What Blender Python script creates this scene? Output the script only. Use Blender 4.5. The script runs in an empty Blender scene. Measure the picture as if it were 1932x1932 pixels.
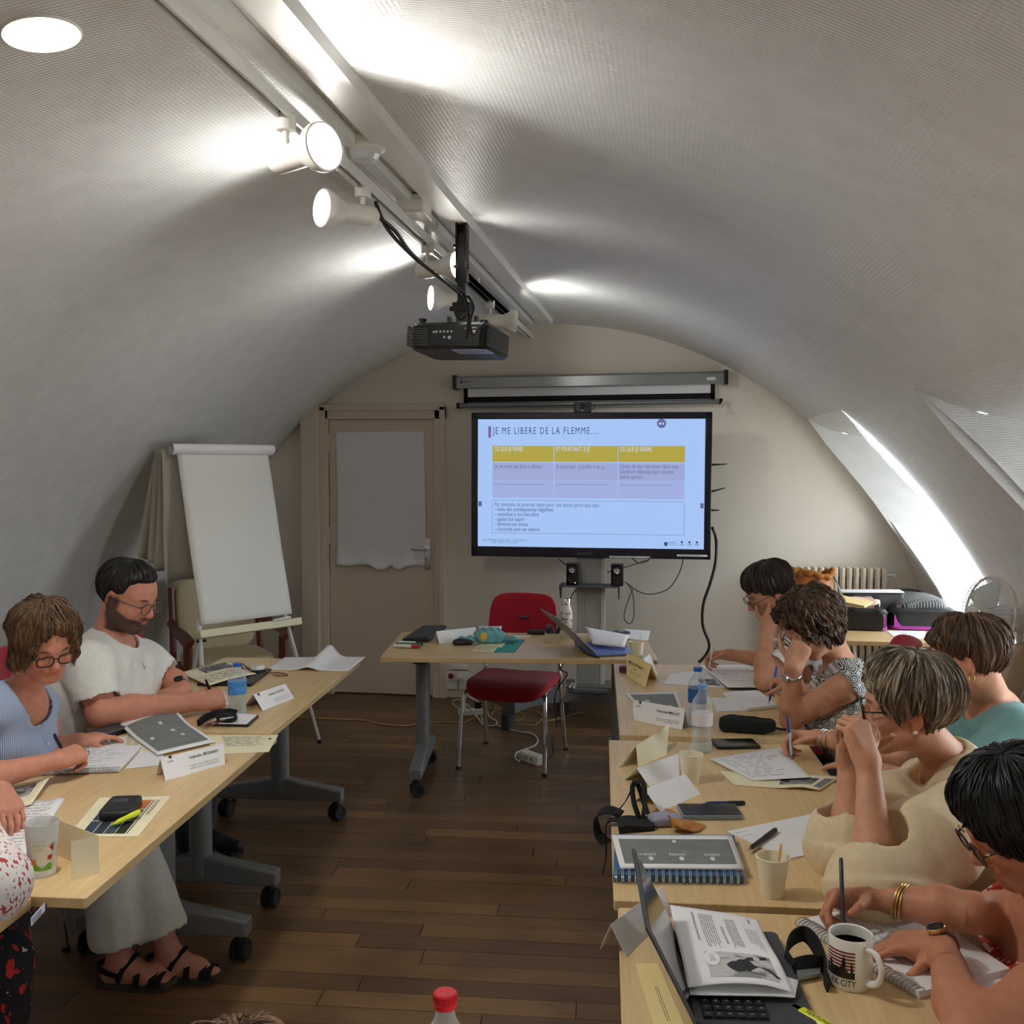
import bpy, math, random
import numpy as np
from mathutils import Vector, Matrix
# ------------------------------------------------------------------ camera, world, lights, exposure
SC = bpy.context.scene
COL = SC.collection
F_PX = 1935.0
CAM = np.array([0.845, 0.0, 1.74])
YAW = math.atan((1255 - 966) / F_PX)
PITCH = math.atan((966 - 867) / F_PX)
ROLL = 0.003
_D = np.array([-math.sin(YAW) * math.cos(PITCH), math.cos(YAW) * math.cos(PITCH), -math.sin(PITCH)])
_r = np.array([math.cos(YAW), math.sin(YAW), 0.0])
_u = np.cross(_r, _D)
_R = math.cos(ROLL) * _r + math.sin(ROLL) * _u
_U = math.cos(ROLL) * _u - math.sin(ROLL) * _r
cam_data = bpy.data.cameras.new('camera')
cam = bpy.data.objects.new('camera', cam_data)
COL.objects.link(cam)
cam_data.sensor_width = 36.0
cam_data.lens = 36.0 * F_PX / 1932.0
cam_data.clip_start = 0.05
cam.matrix_world = Matrix(((_R[0], _U[0], -_D[0], CAM[0]), (_R[1], _U[1], -_D[1], CAM[1]), (_R[2], _U[2], -_D[2], CAM[2]), (0, 0, 0, 1)))
SC.camera = cam
SC.view_settings.view_transform = 'Standard'
SC.view_settings.look = 'None'
SC.view_settings.gamma = 1.0
SC.view_settings.use_curve_mapping = False
SC.view_settings.exposure = 0.60
SC.cycles.max_bounces = 8
SC.cycles.diffuse_bounces = 5
SC.cycles.glossy_bounces = 4
SC.cycles.transmission_bounces = 8
SC.cycles.transparent_max_bounces = 12
SC.cycles.caustics_reflective = False
SC.cycles.caustics_refractive = False
SC.cycles.sample_clamp_indirect = 6.0
SKY = 9.0            # brightness of the overcast sky seen through the windows
SPOT_W = 6.0         # watts of each track spot
world = bpy.data.worlds.new('world')
SC.world = world
world.use_nodes = True
_bg = world.node_tree.nodes['Background']
_tc = world.node_tree.nodes.new('ShaderNodeTexCoord'); _sx = world.node_tree.nodes.new('ShaderNodeSeparateXYZ'); _rp = world.node_tree.nodes.new('ShaderNodeValToRGB')
world.node_tree.links.new(_tc.outputs['Generated'], _sx.inputs[0]); world.node_tree.links.new(_sx.outputs['Z'], _rp.inputs['Fac'])
_rp.color_ramp.elements[0].position = 0.0; _rp.color_ramp.elements[0].color = (0.42, 0.43, 0.43, 1)
_rp.color_ramp.elements[1].position = 0.06; _rp.color_ramp.elements[1].color = (0.86, 0.94, 1.0, 1)
world.node_tree.links.new(_rp.outputs['Color'], _bg.inputs[0])
_bg.inputs[1].default_value = SKY
def portal(loc, rot, sx, sy):
 l = bpy.data.lights.new('window_portal', 'AREA')
 l.shape = 'RECTANGLE'; l.size = sx; l.size_y = sy
 l.cycles.is_portal = True
 o = bpy.data.objects.new('window_portal', l)
 o.location = loc; o.rotation_euler = rot
 COL.objects.link(o)
for _y0, _y1 in ((5.5, 7.1), (2.6, 3.95), (-0.6, 0.95)):
 portal((3.36, (_y0 + _y1) / 2, 1.12), (0, math.radians(90), 0), 1.6, _y1 - _y0)
# ------------------------------------------------------------------ picking points from the photograph's geometry
def ray(px, py):
 return _D + _R * (px - 966.0) / F_PX - _U * (py - 966.0) / F_PX
def at(px, py, z):
 v = ray(px, py); return Vector(CAM + v * ((z - CAM[2]) / v[2]))
def aty(px, py, y):
 v = ray(px, py); return Vector(CAM + v * (y / v[1]))
def pt(px, py, d):
 return Vector(CAM + ray(px, py) * d)
RV = 2.70   # radius of the barrel vault, centred on the floor at x = 0
def atv(px, py, r=RV):
 v = ray(px, py); a = v[0] ** 2 + v[2] ** 2; b = 2 * (CAM[0] * v[0] + CAM[2] * v[2]); c = CAM[0] ** 2 + CAM[2] ** 2 - r * r
 return Vector(CAM + v * ((-b + math.sqrt(b * b - 4 * a * c)) / (2 * a)))
# ------------------------------------------------------------------ objects
WM = {}
def wmat(o):
 if o.name in WM: return WM[o.name]
 return Matrix.Identity(4)
def tag(o, label=None, cat=None, group=None, kind=None):
 if label: o['label'] = label
 if cat: o['category'] = cat
 if group: o['group'] = group
 if kind: o['kind'] = kind
 return o
def thing(name, label, cat, loc=(0, 0, 0), rz=0.0, group=None):
 o = bpy.data.objects.new(name, None)
 o.empty_display_size = 0.05
 o.location = loc; o.rotation_euler = (0, 0, rz)
 COL.objects.link(o)
 WM[o.name] = Matrix.Translation(Vector(loc)) @ Matrix.Rotation(rz, 4, 'Z')
 return tag(o, label, cat, group)
def link_child(o, parent, world=False):
 COL.objects.link(o)
 if parent is not None:
  o.parent = parent
  if world:
   o.matrix_parent_inverse = wmat(parent).inverted()
   WM[o.name] = Matrix.Identity(4)
  else:
   WM[o.name] = wmat(parent) @ o.matrix_basis
def dup(root, loc, rz, label=None, group=None, name=None):
 c = root.copy(); COL.objects.link(c)
 c.location = loc; c.rotation_euler = (0, 0, rz)
 WM[c.name] = Matrix.Translation(Vector(loc)) @ Matrix.Rotation(rz, 4, 'Z')
 if label: c['label'] = label
 if group: c['group'] = group
 for ch in list(root.children):
  k = ch.copy(); COL.objects.link(k); k.parent = c
  for g in list(ch.children):
   q = g.copy(); COL.objects.link(q); q.parent = k
 return c
_TXT = {}
def text_mesh(s, size, align='LEFT', bold=False, spacing=1.0):
 key = (s, size, align, bold, spacing)
 if key in _TXT: return _TXT[key]
 cu = bpy.data.curves.new('lettering', 'FONT')
 cu.body = s; cu.size = size; cu.align_x = align; cu.space_character = spacing
 cu.resolution_u = 2
 if bold: cu.offset = size * 0.008
 ob = bpy.data.objects.new('lettering', cu); COL.objects.link(ob)
 dg = bpy.context.evaluated_depsgraph_get(); dg.update()
 me = bpy.data.meshes.new_from_object(ob.evaluated_get(dg))
 vs = [(v.co.x, v.co.y) for v in me.vertices]; fs = [tuple(p.vertices) for p in me.polygons]
 bpy.data.objects.remove(ob); bpy.data.curves.remove(cu); bpy.data.meshes.remove(me)
 _TXT[key] = (vs, fs)
 return vs, fs
def frame(o, x, y, z=None):
 x = Vector(x).normalized(); y = Vector(y)
 z = x.cross(y).normalized() if z is None else Vector(z).normalized()
 y = z.cross(x).normalized()
 return Matrix(((x.x, y.x, z.x, o[0]), (x.y, y.y, z.y, o[1]), (x.z, y.z, z.z, o[2]), (0, 0, 0, 1)))
class MB:
 def __init__(s):
  s.v = []; s.f = []; s.m = []; s.uv = None
 def add(s, vs, fs, mi=0, M=None):
  b = len(s.v)
  if M is not None: vs = [M @ Vector(p) for p in vs]
  s.v.extend([tuple(p) for p in vs])
  s.f.extend([tuple(i + b for i in f) for f in fs]); s.m.extend([mi] * len(fs))
  return s
 def box(s, c, d, mi=0, M=None):
  x, y, z = c; a, b, h = d[0] / 2, d[1] / 2, d[2] / 2
  vs = [(x + i * a, y + j * b, z + k * h) for k in (-1, 1) for j in (-1, 1) for i in (-1, 1)]
  return s.add(vs, [(0, 2, 3, 1), (4, 5, 7, 6), (0, 1, 5, 4), (2, 6, 7, 3), (1, 3, 7, 5), (0, 4, 6, 2)], mi, M)
 def prism(s, poly, z0, z1, ch=0.0, mi=0, M=None):
  """poly counter-clockwise 2d, chamfer ch at top and bottom rims"""
  n = len(poly); P = [Vector((p[0], p[1])) for p in poly]
  def inset(d):
   out = []
   for i in range(n):
    a = (P[i] - P[i - 1]).normalized(); b = (P[(i + 1) % n] - P[i]).normalized()
    na = Vector((-a.y, a.x)); nb = Vector((-b.y, b.x)); k = na + nb
    k = k / max(0.3, k.dot(na)) if k.length > 1e-6 else na
    out.append(P[i] + k * d)
   return out
  rings = []
  if ch > 0:
   q = inset(ch)
   rings = [(q, z0), (P, z0 + ch), (P, z1 - ch), (q, z1)]
  else:
   rings = [(P, z0), (P, z1)]
  vs = []; fs = []
  for r, z in rings: vs += [(p.x, p.y, z) for p in r]
  for k in range(len(rings) - 1):
   for i in range(n):
    j = (i + 1) % n
    fs.append((k * n + i, k * n + j, (k + 1) * n + j, (k + 1) * n + i))
  fs.append(tuple(range(n - 1, -1, -1))); L = (len(rings) - 1) * n
  fs.append(tuple(range(L, L + n)))
  return s.add(vs, fs, mi, M)
 def rbox(s, c, d, r=0.01, ch=0.0, seg=4, mi=0, M=None):
  return s.prism(rrect(d[0], d[1], r, seg, c[0], c[1]), c[2] - d[2] / 2, c[2] + d[2] / 2, ch, mi, M)
 def lathe(s, prof, seg=24, mi=0, M=None, sx=1.0, sy=1.0):
  n = len(prof); vs = []; fs = []
  for r, z in prof:
   for k in range(seg):
    a = 2 * math.pi * k / seg; vs.append((r * math.cos(a) * sx, r * math.sin(a) * sy, z))
  for i in range(n - 1):
   for k in range(seg):
    j = (k + 1) % seg
    fs.append((i * seg + k, i * seg + j, (i + 1) * seg + j, (i + 1) * seg + k))
  if prof[0][0] > 1e-5: fs.append(tuple(range(seg - 1, -1, -1)))
  if prof[-1][0] > 1e-5: fs.append(tuple(range((n - 1) * seg, n * seg)))
  return s.add(vs, fs, mi, M)
 def cyl(s, p0, p1, r0, r1=None, seg=14, mi=0, M=None):
  p0 = Vector(p0); p1 = Vector(p1); r1 = r0 if r1 is None else r1
  d = p1 - p0; z = d.normalized(); x = z.orthogonal().normalized(); y = z.cross(x)
  Q = Matrix(((x.x, y.x, z.x, p0.x), (x.y, y.y, z.y, p0.y), (x.z, y.z, z.z, p0.z), (0, 0, 0, 1)))
  if M is not None: Q = M @ Q
  return s.lathe([(r0, 0), (r1, d.length)], seg, mi, Q)
 def ell(s, c, r, seg=16, rings=10, mi=0, M=None):
  prof = [(math.sin(math.pi * i / rings), -math.cos(math.pi * i / rings)) for i in range(rings + 1)]
  Q = Matrix.Translation(Vector(c)) @ Matrix.Diagonal((r[0], r[1], r[2], 1))
  if M is not None: Q = M @ Q
  prof[0] = (0.0005, -1); prof[-1] = (0.0005, 1)
  return s.lathe(prof, seg, mi, Q)
 def superell(s, c, r, e1=0.35, e2=0.35, seg=32, rings=14, mi=0, M=None, warp=None):
  pw = lambda a, e: math.copysign(abs(a) ** e, a)
  vs = []; fs = []
  for i in range(rings + 1):
   ph = -math.pi / 2 + math.pi * i / rings; cp, sp = pw(math.cos(ph), e1), pw(math.sin(ph), e1)
   for k in range(seg):
    a = 2 * math.pi * k / seg
    p = Vector((r[0] * cp * pw(math.cos(a), e2), r[1] * cp * pw(math.sin(a), e2), r[2] * sp))
    if warp: p = Vector(warp(p))
    vs.append(p + Vector(c))
  for i in range(rings):
   for k in range(seg):
    j = (k + 1) % seg; fs.append((i * seg + k, i * seg + j, (i + 1) * seg + j, (i + 1) * seg + k))
  return s.add(vs, fs, mi, M)
 def tube(s, path, r, seg=8, mi=0, M=None, flat=None, caps=True):
  """r number or list; flat = (rx, ry) multiplies a strap section"""
  P = [Vector(p) for p in path]; n = len(P); vs = []; fs = []
  t0 = (P[1] - P[0]).normalized(); x = t0.orthogonal().normalized()
  for i in range(n):
   t = (P[min(i + 1, n - 1)] - P[max(i - 1, 0)]).normalized()
   x = (x - t * x.dot(t)); x = x.normalized() if x.length > 1e-6 else t.orthogonal().normalized()
   y = t.cross(x); rr = r[i] if hasattr(r, '__len__') else r
   for k in range(seg):
    a = 2 * math.pi * k / seg
    ca, sa = math.cos(a) * rr, math.sin(a) * rr
    if flat: ca *= flat[0]; sa *= flat[1]
    vs.append(P[i] + x * ca + y * sa)
  for i in range(n - 1):
   for k in range(seg):
    j = (k + 1) % seg
    fs.append((i * seg + k, i * seg + j, (i + 1) * seg + j, (i + 1) * seg + k))
  if caps:
   fs.append(tuple(range(seg - 1, -1, -1))); fs.append(tuple(range((n - 1) * seg, n * seg)))
  return s.add(vs, fs, mi, M)
 def strap(s, path, side, w, th, mi=0, M=None):
  """flat band along path, side = width direction (vector or list)"""
  P = [Vector(p) for p in path]; n = len(P); vs = []; fs = []
  for i in range(n):
   t = (P[min(i + 1, n - 1)] - P[max(i - 1, 0)]).normalized()
   sd = Vector(side[i]) if isinstance(side, list) else Vector(side)
   sd = (sd - t * sd.dot(t)).normalized(); nn = t.cross(sd)
   for a, b in ((-1, -1), (1, -1), (1, 1), (-1, 1)):
    vs.append(P[i] + sd * (a * w / 2) + nn * (b * th / 2))
  for i in range(n - 1):
   for k in range(4):
    j = (k + 1) % 4
    fs.append((i * 4 + k, i * 4 + j, i * 4 + 4 + j, i * 4 + 4 + k))
  fs.append((3, 2, 1, 0)); fs.append(tuple(range(4 * n - 4, 4 * n)))
  return s.add(vs, fs, mi, M)
 def sheet(s, fn, nu, nv, th=0.0, mi=0, M=None):
  """fn(u, v) -> point; with th a thin solid, thickness straight down the local normal"""
  G = [[Vector(fn(i / nu, j / nv)) for i in range(nu + 1)] for j in range(nv + 1)]
  vs = [p for r in G for p in r]; w = nu + 1; fs = []
  for j in range(nv):
   for i in range(nu):
    fs.append((j * w + i, j * w + i + 1, (j + 1) * w + i + 1, (j + 1) * w + i))
  if th > 0:
   b = len(vs); lo = []
   for j in range(nv + 1):
    for i in range(nu + 1):
     du = G[j][min(i + 1, nu)] - G[j][max(i - 1, 0)]; dv = G[min(j + 1, nv)][i] - G[max(j - 1, 0)][i]
     nn = du.cross(dv); nn = nn.normalized() if nn.length > 1e-9 else Vector((0, 0, 1))
     lo.append(G[j][i] - nn * th)
   vs = vs + lo
   fs = fs + [tuple(b + i for i in reversed(f)) for f in list(fs)]
   ring = [i for i in range(w)] + [j * w + nu for j in range(1, nv + 1)] + [nv * w + i for i in range(nu - 1, -1, -1)] + [j * w for j in range(nv - 1, 0, -1)]
   for a, c in zip(ring, ring[1:] + ring[:1]): fs.append((a, b + a, b + c, c))
  return s.add(vs, fs, mi, M)
 def text(s, st, size, fn, align='LEFT', mi=0, bold=False, spacing=1.0, width=None):
  vs, fs = text_mesh(st, size, align, bold, spacing)
  if width:
   x0, x1 = min(v[0] for v in vs), max(v[0] for v in vs); vs = [((x - x0) * width / (x1 - x0), y) for x, y in vs]
  if isinstance(fn, Matrix):
   Q = fn; fn = lambda x, y: Q @ Vector((x, y, 0))
  return s.add([fn(x, y) for x, y in vs], fs, mi)
 def islands(s):
  par = list(range(len(s.v)))
  def find(i):
   while par[i] != i: par[i] = par[par[i]]; i = par[i]
   return i
  for f in s.f:
   a = find(f[0])
   for i in f[1:]:
    b = find(i)
    if a != b: par[b] = a
  grp = {}
  for f, m in zip(s.f, s.m): grp.setdefault(find(f[0]), []).append((f, m))
  out = []
  for g in grp.values():
   q = MB(); mp = {}
   for f, m in g:
    for i in f:
     if i not in mp: mp[i] = len(q.v); q.v.append(s.v[i])
    q.f.append(tuple(mp[i] for i in f)); q.m.append(m)
   out.append(q)
  return out
 def each(s, name, mats, parent, **kw):
  """one object per separate piece"""
  return [q.build(name, mats, parent, **kw) for q in s.islands()]
 def build(s, name, mats, parent=None, world=False, smooth=35, bevel=0.0, kind=None):
  me = bpy.data.meshes.new(name)
  org = Vector((0, 0, 0))
  A = np.array(s.v, dtype=float).reshape(-1, 3)
  if parent is None and len(A):
   lo, hi = A.min(0), A.max(0); org = Vector(((lo[0] + hi[0]) / 2, (lo[1] + hi[1]) / 2, lo[2])); A = A - np.array(org)
  me.from_pydata(A.tolist(), [], s.f)
  if not isinstance(mats, (list, tuple)): mats = [mats]
  for m in mats: me.materials.append(m)
  if len(mats) > 1: me.polygons.foreach_set('material_index', s.m)
  if smooth:
   me.polygons.foreach_set('use_smooth', [True] * len(me.polygons))
   if smooth < 180: me.set_sharp_from_angle(angle=math.radians(smooth))
  if s.uv is not None:
   ul = me.uv_layers.new(name='UVMap'); idx = np.zeros(len(me.loops), dtype=np.int32)
   me.loops.foreach_get('vertex_index', idx)
   ul.data.foreach_set('uv', np.array(s.uv, dtype=float)[idx].ravel())
  me.update()
  o = bpy.data.objects.new(name, me)
  o.location = org
  if parent is None:
   COL.objects.link(o); WM[o.name] = Matrix.Translation(org)
  else:
   link_child(o, parent, world)
  if bevel > 0:
   b = o.modifiers.new('bevel', 'BEVEL'); b.width = bevel; b.segments = 2; b.limit_method = 'ANGLE'; b.angle_limit = math.radians(40)
  if kind: o['kind'] = kind
  return o
def rrect(w, h, r, seg=4, cx=0.0, cy=0.0):
 out = []
 for k, (sx, sy) in enumerate(((1, -1), (1, 1), (-1, 1), (-1, -1))):
  for i in range(seg + 1):
   a = math.radians(-90 + 90 * k + 90 * i / seg)
   out.append((cx + sx * (w / 2 - r) + r * math.cos(a), cy + sy * (h / 2 - r) + r * math.sin(a)))
 return out
def smooth_path(pts, n=8):
 P = [Vector(p) for p in pts]; out = []
 for i in range(len(P) - 1):
  p0, p1, p2, p3 = P[max(i - 1, 0)], P[i], P[i + 1], P[min(i + 2, len(P) - 1)]
  for k in range(n):
   t = k / n
   out.append(0.5 * ((2 * p1) + (p2 - p0) * t + (2 * p0 - 5 * p1 + 4 * p2 - p3) * t * t + (3 * p1 - p0 - 3 * p2 + p3) * t ** 3))
 out.append(P[-1]); return out
# ------------------------------------------------------------------ materials
def new_mat(name):
 m = bpy.data.materials.new(name); m.use_nodes = True
 nt = m.node_tree; b = nt.nodes['Principled BSDF']
 return m, nt, b
def srgb(r, g, b):
 f = lambda c: (c / 255 / 12.92) if c / 255 <= 0.04045 else ((c / 255 + 0.055) / 1.055) ** 2.4
 return (f(r), f(g), f(b))
def ramp(nt, stops):
 n = nt.nodes.new('ShaderNodeValToRGB'); e = n.color_ramp.elements
 while len(e) < len(stops): e.new(0.5)
 for k, (p, c) in enumerate(stops):
  e[k].position = p; e[k].color = (c[0], c[1], c[2], 1)
 return n
def pm(name, col, rough=0.5, metal=0.0, var=0.06, scale=12.0, bump=0.0, bscale=120.0, stretch=(1, 1, 1), spec=0.5, coat=0.0, coord='Object', sheen=0.0):
 """procedural material: base colour broken up by noise, optional fine bump"""
 m, nt, b = new_mat(name)
 tc = nt.nodes.new('ShaderNodeTexCoord'); mp = nt.nodes.new('ShaderNodeMapping'); mp.inputs['Scale'].default_value = stretch
 nt.links.new(tc.outputs[coord], mp.inputs['Vector'])
 nz = nt.nodes.new('ShaderNodeTexNoise'); nz.inputs['Scale'].default_value = scale; nz.inputs['Detail'].default_value = 4
 nt.links.new(mp.outputs['Vector'], nz.inputs['Vector'])
 lo = tuple(max(0, c * (1 - var)) for c in col); hi = tuple(min(1, c * (1 + var)) for c in col)
 r = ramp(nt, [(0.3, lo), (0.7, hi)]); nt.links.new(nz.outputs['Fac'], r.inputs['Fac'])
 nt.links.new(r.outputs['Color'], b.inputs['Base Color'])
 b.inputs['Roughness'].default_value = rough; b.inputs['Metallic'].default_value = metal
 b.inputs['Specular IOR Level'].default_value = spec; b.inputs['Coat Weight'].default_value = coat
 if sheen: b.inputs['Sheen Weight'].default_value = sheen
 if bump > 0:
  n2 = nt.nodes.new('ShaderNodeTexNoise'); n2.inputs['Scale'].default_value = bscale; n2.inputs['Detail'].default_value = 3
  nt.links.new(mp.outputs['Vector'], n2.inputs['Vector'])
  bp = nt.nodes.new('ShaderNodeBump'); bp.inputs['Strength'].default_value = bump; bp.inputs['Distance'].default_value = 0.004
  nt.links.new(n2.outputs['Fac'], bp.inputs['Height']); nt.links.new(bp.outputs['Normal'], b.inputs['Normal'])
 return m
def emit(name, col, strength):
 m, nt, b = new_mat(name)
 b.inputs['Base Color'].default_value = (0.01, 0.01, 0.01, 1); b.inputs['Roughness'].default_value = 0.25
 b.inputs['Emission Color'].default_value = (col[0], col[1], col[2], 1)
 b.inputs['Emission Strength'].default_value = strength
 return m
def glass(name, col=(1, 1, 1), rough=0.0, ior=1.45, thin=False, alpha=1.0):
 m, nt, b = new_mat(name)
 b.inputs['Base Color'].default_value = (*col, 1); b.inputs['Roughness'].default_value = rough
 b.inputs['Transmission Weight'].default_value = 1.0; b.inputs['IOR'].default_value = ior
 b.inputs['Alpha'].default_value = alpha
 return m
def clear_plastic(name, opaque=0.12, white=0.10, tint=(0.93, 0.96, 0.97)):
 """thin clear plastic: see-through, glossy, with a little milky scatter"""
 m, nt, b = new_mat(name); out = nt.nodes['Material Output']
 tr = nt.nodes.new('ShaderNodeBsdfTransparent'); tr.inputs[0].default_value = (*tint, 1)
 b.inputs['Base Color'].default_value = (0.8, 0.83, 0.85, 1); b.inputs['Roughness'].default_value = 0.06
 lw = nt.nodes.new('ShaderNodeLayerWeight'); lw.inputs['Blend'].default_value = 0.25
 ma = nt.nodes.new('ShaderNodeMath'); ma.operation = 'MULTIPLY_ADD'; ma.inputs[1].default_value = 0.55; ma.inputs[2].default_value = opaque; ma.use_clamp = True
 nt.links.new(lw.outputs['Facing'], ma.inputs[0])
 mx = nt.nodes.new('ShaderNodeMixShader'); nt.links.new(ma.outputs[0], mx.inputs[0]); nt.links.new(tr.outputs[0], mx.inputs[1]); nt.links.new(b.outputs[0], mx.inputs[2])
 nt.links.new(mx.outputs[0], out.inputs['Surface']); return m
M = {}
M['white_metal'] = pm('white_metal', srgb(225, 225, 220), 0.4, var=0.02)
M['grey_metal'] = pm('grey_metal', srgb(134, 138, 140), 0.45, 0.3, var=0.04, scale=30)
M['dark_grey'] = pm('dark_grey', srgb(70, 72, 74), 0.5, var=0.05)
M['black'] = pm('black_plastic', srgb(24, 24, 26), 0.4, var=0.1)
M['black_gloss'] = pm('black_gloss', srgb(18, 18, 22), 0.12, var=0.1)
M['black_matt'] = pm('black_cloth', srgb(16, 16, 17), 0.9, var=0.2, scale=200, bump=0.3, bscale=900)
M['rubber'] = pm('rubber', srgb(30, 31, 33), 0.7, var=0.1)
M['chrome'] = pm('chrome', (0.78, 0.78, 0.8), 0.12, 1.0, var=0.02)
M['steel'] = pm('steel', (0.5, 0.5, 0.52), 0.3, 1.0, var=0.04)
M['gold'] = pm('gold', (0.75, 0.52, 0.2), 0.25, 1.0, var=0.03)
M['paper'] = pm('paper_white', srgb(236, 236, 238), 0.75, var=0.015, scale=8)
M['cream_paper'] = pm('paper_cream', srgb(236, 228, 196), 0.75, var=0.02, scale=8)
M['yellow_card'] = pm('card_yellow', srgb(238, 215, 150), 0.75, var=0.02, scale=8)
M['ink'] = pm('ink', srgb(40, 40, 46), 0.7, var=0.1)
M['ink_grey'] = pm('ink_grey', srgb(120, 122, 128), 0.7, var=0.15, scale=60)
M['cover_grey'] = pm('printed_grey', srgb(120, 124, 124), 0.7, var=0.1, scale=25)
M['white_ink'] = pm('ink_white', srgb(225, 225, 222), 0.7, var=0.03)
M['white_plastic'] = pm('white_plastic', srgb(228, 226, 218), 0.35, var=0.02)
M['cream_paint'] = pm('cream_paint', srgb(218, 204, 186), 0.45, var=0.02, scale=5, bump=0.03, bscale=60)
M['door_paint'] = pm('door_paint', srgb(218, 200, 180), 0.45, var=0.025, scale=3, bump=0.03, bscale=50)
M['wall_paint'] = pm('wall_paint', srgb(230, 222, 208), 0.6, var=0.02, scale=3, bump=0.06, bscale=180)
M['red_fabric'] = pm('red_fabric', srgb(168, 8, 36), 0.85, var=0.12, scale=300, bump=0.25, bscale=900, sheen=0.2)
M['blue_plastic'] = pm('blue_plastic', srgb(38, 92, 190), 0.35, var=0.03)
M['wood_brown'] = pm('mahogany', srgb(112, 54, 36), 0.4, var=0.18, scale=14, stretch=(1, 1, 0.15))
M['cream_fabric'] = pm('cream_upholstery', srgb(214, 196, 160), 0.9, var=0.05, scale=80, bump=0.2, bscale=500)
M['wood_stick'] = pm('birch_stick', srgb(205, 160, 112), 0.7, var=0.08, scale=30, stretch=(1, 1, 0.1))
def wood_table(name, tint=1.0):
 m, nt, b = new_mat(name)
 tc = nt.nodes.new('ShaderNodeTexCoord'); mp = nt.nodes.new('ShaderNodeMapping')
 mp.inputs['Scale'].default_value = (26, 1.6, 10)
 nt.links.new(tc.outputs['Object'], mp.inputs['Vector'])
 nz = nt.nodes.new('ShaderNodeTexNoise'); nz.inputs['Scale'].default_value = 2.2; nz.inputs['Detail'].default_value = 6; nz.inputs['Distortion'].default_value = 0.6
 nt.links.new(mp.outputs['Vector'], nz.inputs['Vector'])
 a = srgb(206, 176, 126); c = srgb(222, 194, 146)
 r = ramp(nt, [(0.3, tuple(x * tint for x in a)), (0.7, tuple(x * tint for x in c))])
 nt.links.new(nz.outputs['Fac'], r.inputs['Fac']); nt.links.new(r.outputs['Color'], b.inputs['Base Color'])
 b.inputs['Roughness'].default_value = 0.38; b.inputs['Specular IOR Level'].default_value = 0.45
 return m
M['table_wood'] = wood_table('table_wood')
def plank_mat():
 m, nt, b = new_mat('oak_plank')
 tc = nt.nodes.new('ShaderNodeTexCoord'); oi = nt.nodes.new('ShaderNodeObjectInfo')
 geo = nt.nodes.new('ShaderNodeNewGeometry')
 mp = nt.nodes.new('ShaderNodeMapping'); mp.inputs['Scale'].default_value = (2.0, 30, 10)
 nt.links.new(geo.outputs['Position'], mp.inputs['Vector'])
 nz = nt.nodes.new('ShaderNodeTexNoise'); nz.inputs['Scale'].default_value = 1.6; nz.inputs['Detail'].default_value = 7; nz.inputs['Distortion'].default_value = 0.4
 nz.noise_dimensions = '4D'
 mul = nt.nodes.new('ShaderNodeMath'); mul.operation = 'MULTIPLY'; mul.inputs[1].default_value = 40
 nt.links.new(oi.outputs['Random'], mul.inputs[0]); nt.links.new(mul.outputs[0], nz.inputs['W'])
 nt.links.new(mp.outputs['Vector'], nz.inputs['Vector'])
 base = ramp(nt, [(0.0, srgb(104, 78, 54)), (0.35, srgb(114, 87, 59)), (0.7, srgb(120, 92, 62)), (1.0, srgb(138, 106, 68))])
 nt.links.new(oi.outputs['Random'], base.inputs['Fac'])
 gr = ramp(nt, [(0.25, (0.72, 0.70, 0.68)), (0.6, (1.05, 1.05, 1.05))]); nt.links.new(nz.outputs['Fac'], gr.inputs['Fac'])
 st = nt.nodes.new('ShaderNodeTexNoise'); st.inputs['Scale'].default_value = 2.6; st.inputs['Detail'].default_value = 3
 nt.links.new(geo.outputs['Position'], st.inputs['Vector'])
 sr = ramp(nt, [(0.33, (0.7, 0.68, 0.66)), (0.55, (1, 1, 1))]); nt.links.new(st.outputs['Fac'], sr.inputs['Fac'])
 m1 = nt.nodes.new('ShaderNodeMix'); m1.data_type = 'RGBA'; m1.blend_type = 'MULTIPLY'; m1.inputs[0].default_value = 1
 nt.links.new(base.outputs['Color'], m1.inputs[6]); nt.links.new(gr.outputs['Color'], m1.inputs[7])
 m2 = nt.nodes.new('ShaderNodeMix'); m2.data_type = 'RGBA'; m2.blend_type = 'MULTIPLY'; m2.inputs[0].default_value = 1
 nt.links.new(m1.outputs[2], m2.inputs[6]); nt.links.new(sr.outputs['Color'], m2.inputs[7])
 nt.links.new(m2.outputs[2], b.inputs['Base Color'])
 rr = ramp(nt, [(0.3, (0.36,) * 3), (0.7, (0.5,) * 3)]); nt.links.new(nz.outputs['Fac'], rr.inputs['Fac'])
 nt.links.new(rr.outputs['Color'], b.inputs['Roughness'])
 bp = nt.nodes.new('ShaderNodeBump'); bp.inputs['Strength'].default_value = 0.12; bp.inputs['Distance'].default_value = 0.002
 nt.links.new(nz.outputs['Fac'], bp.inputs['Height']); nt.links.new(bp.outputs['Normal'], b.inputs['Normal'])
 return m
M['plank'] = plank_mat()
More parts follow.
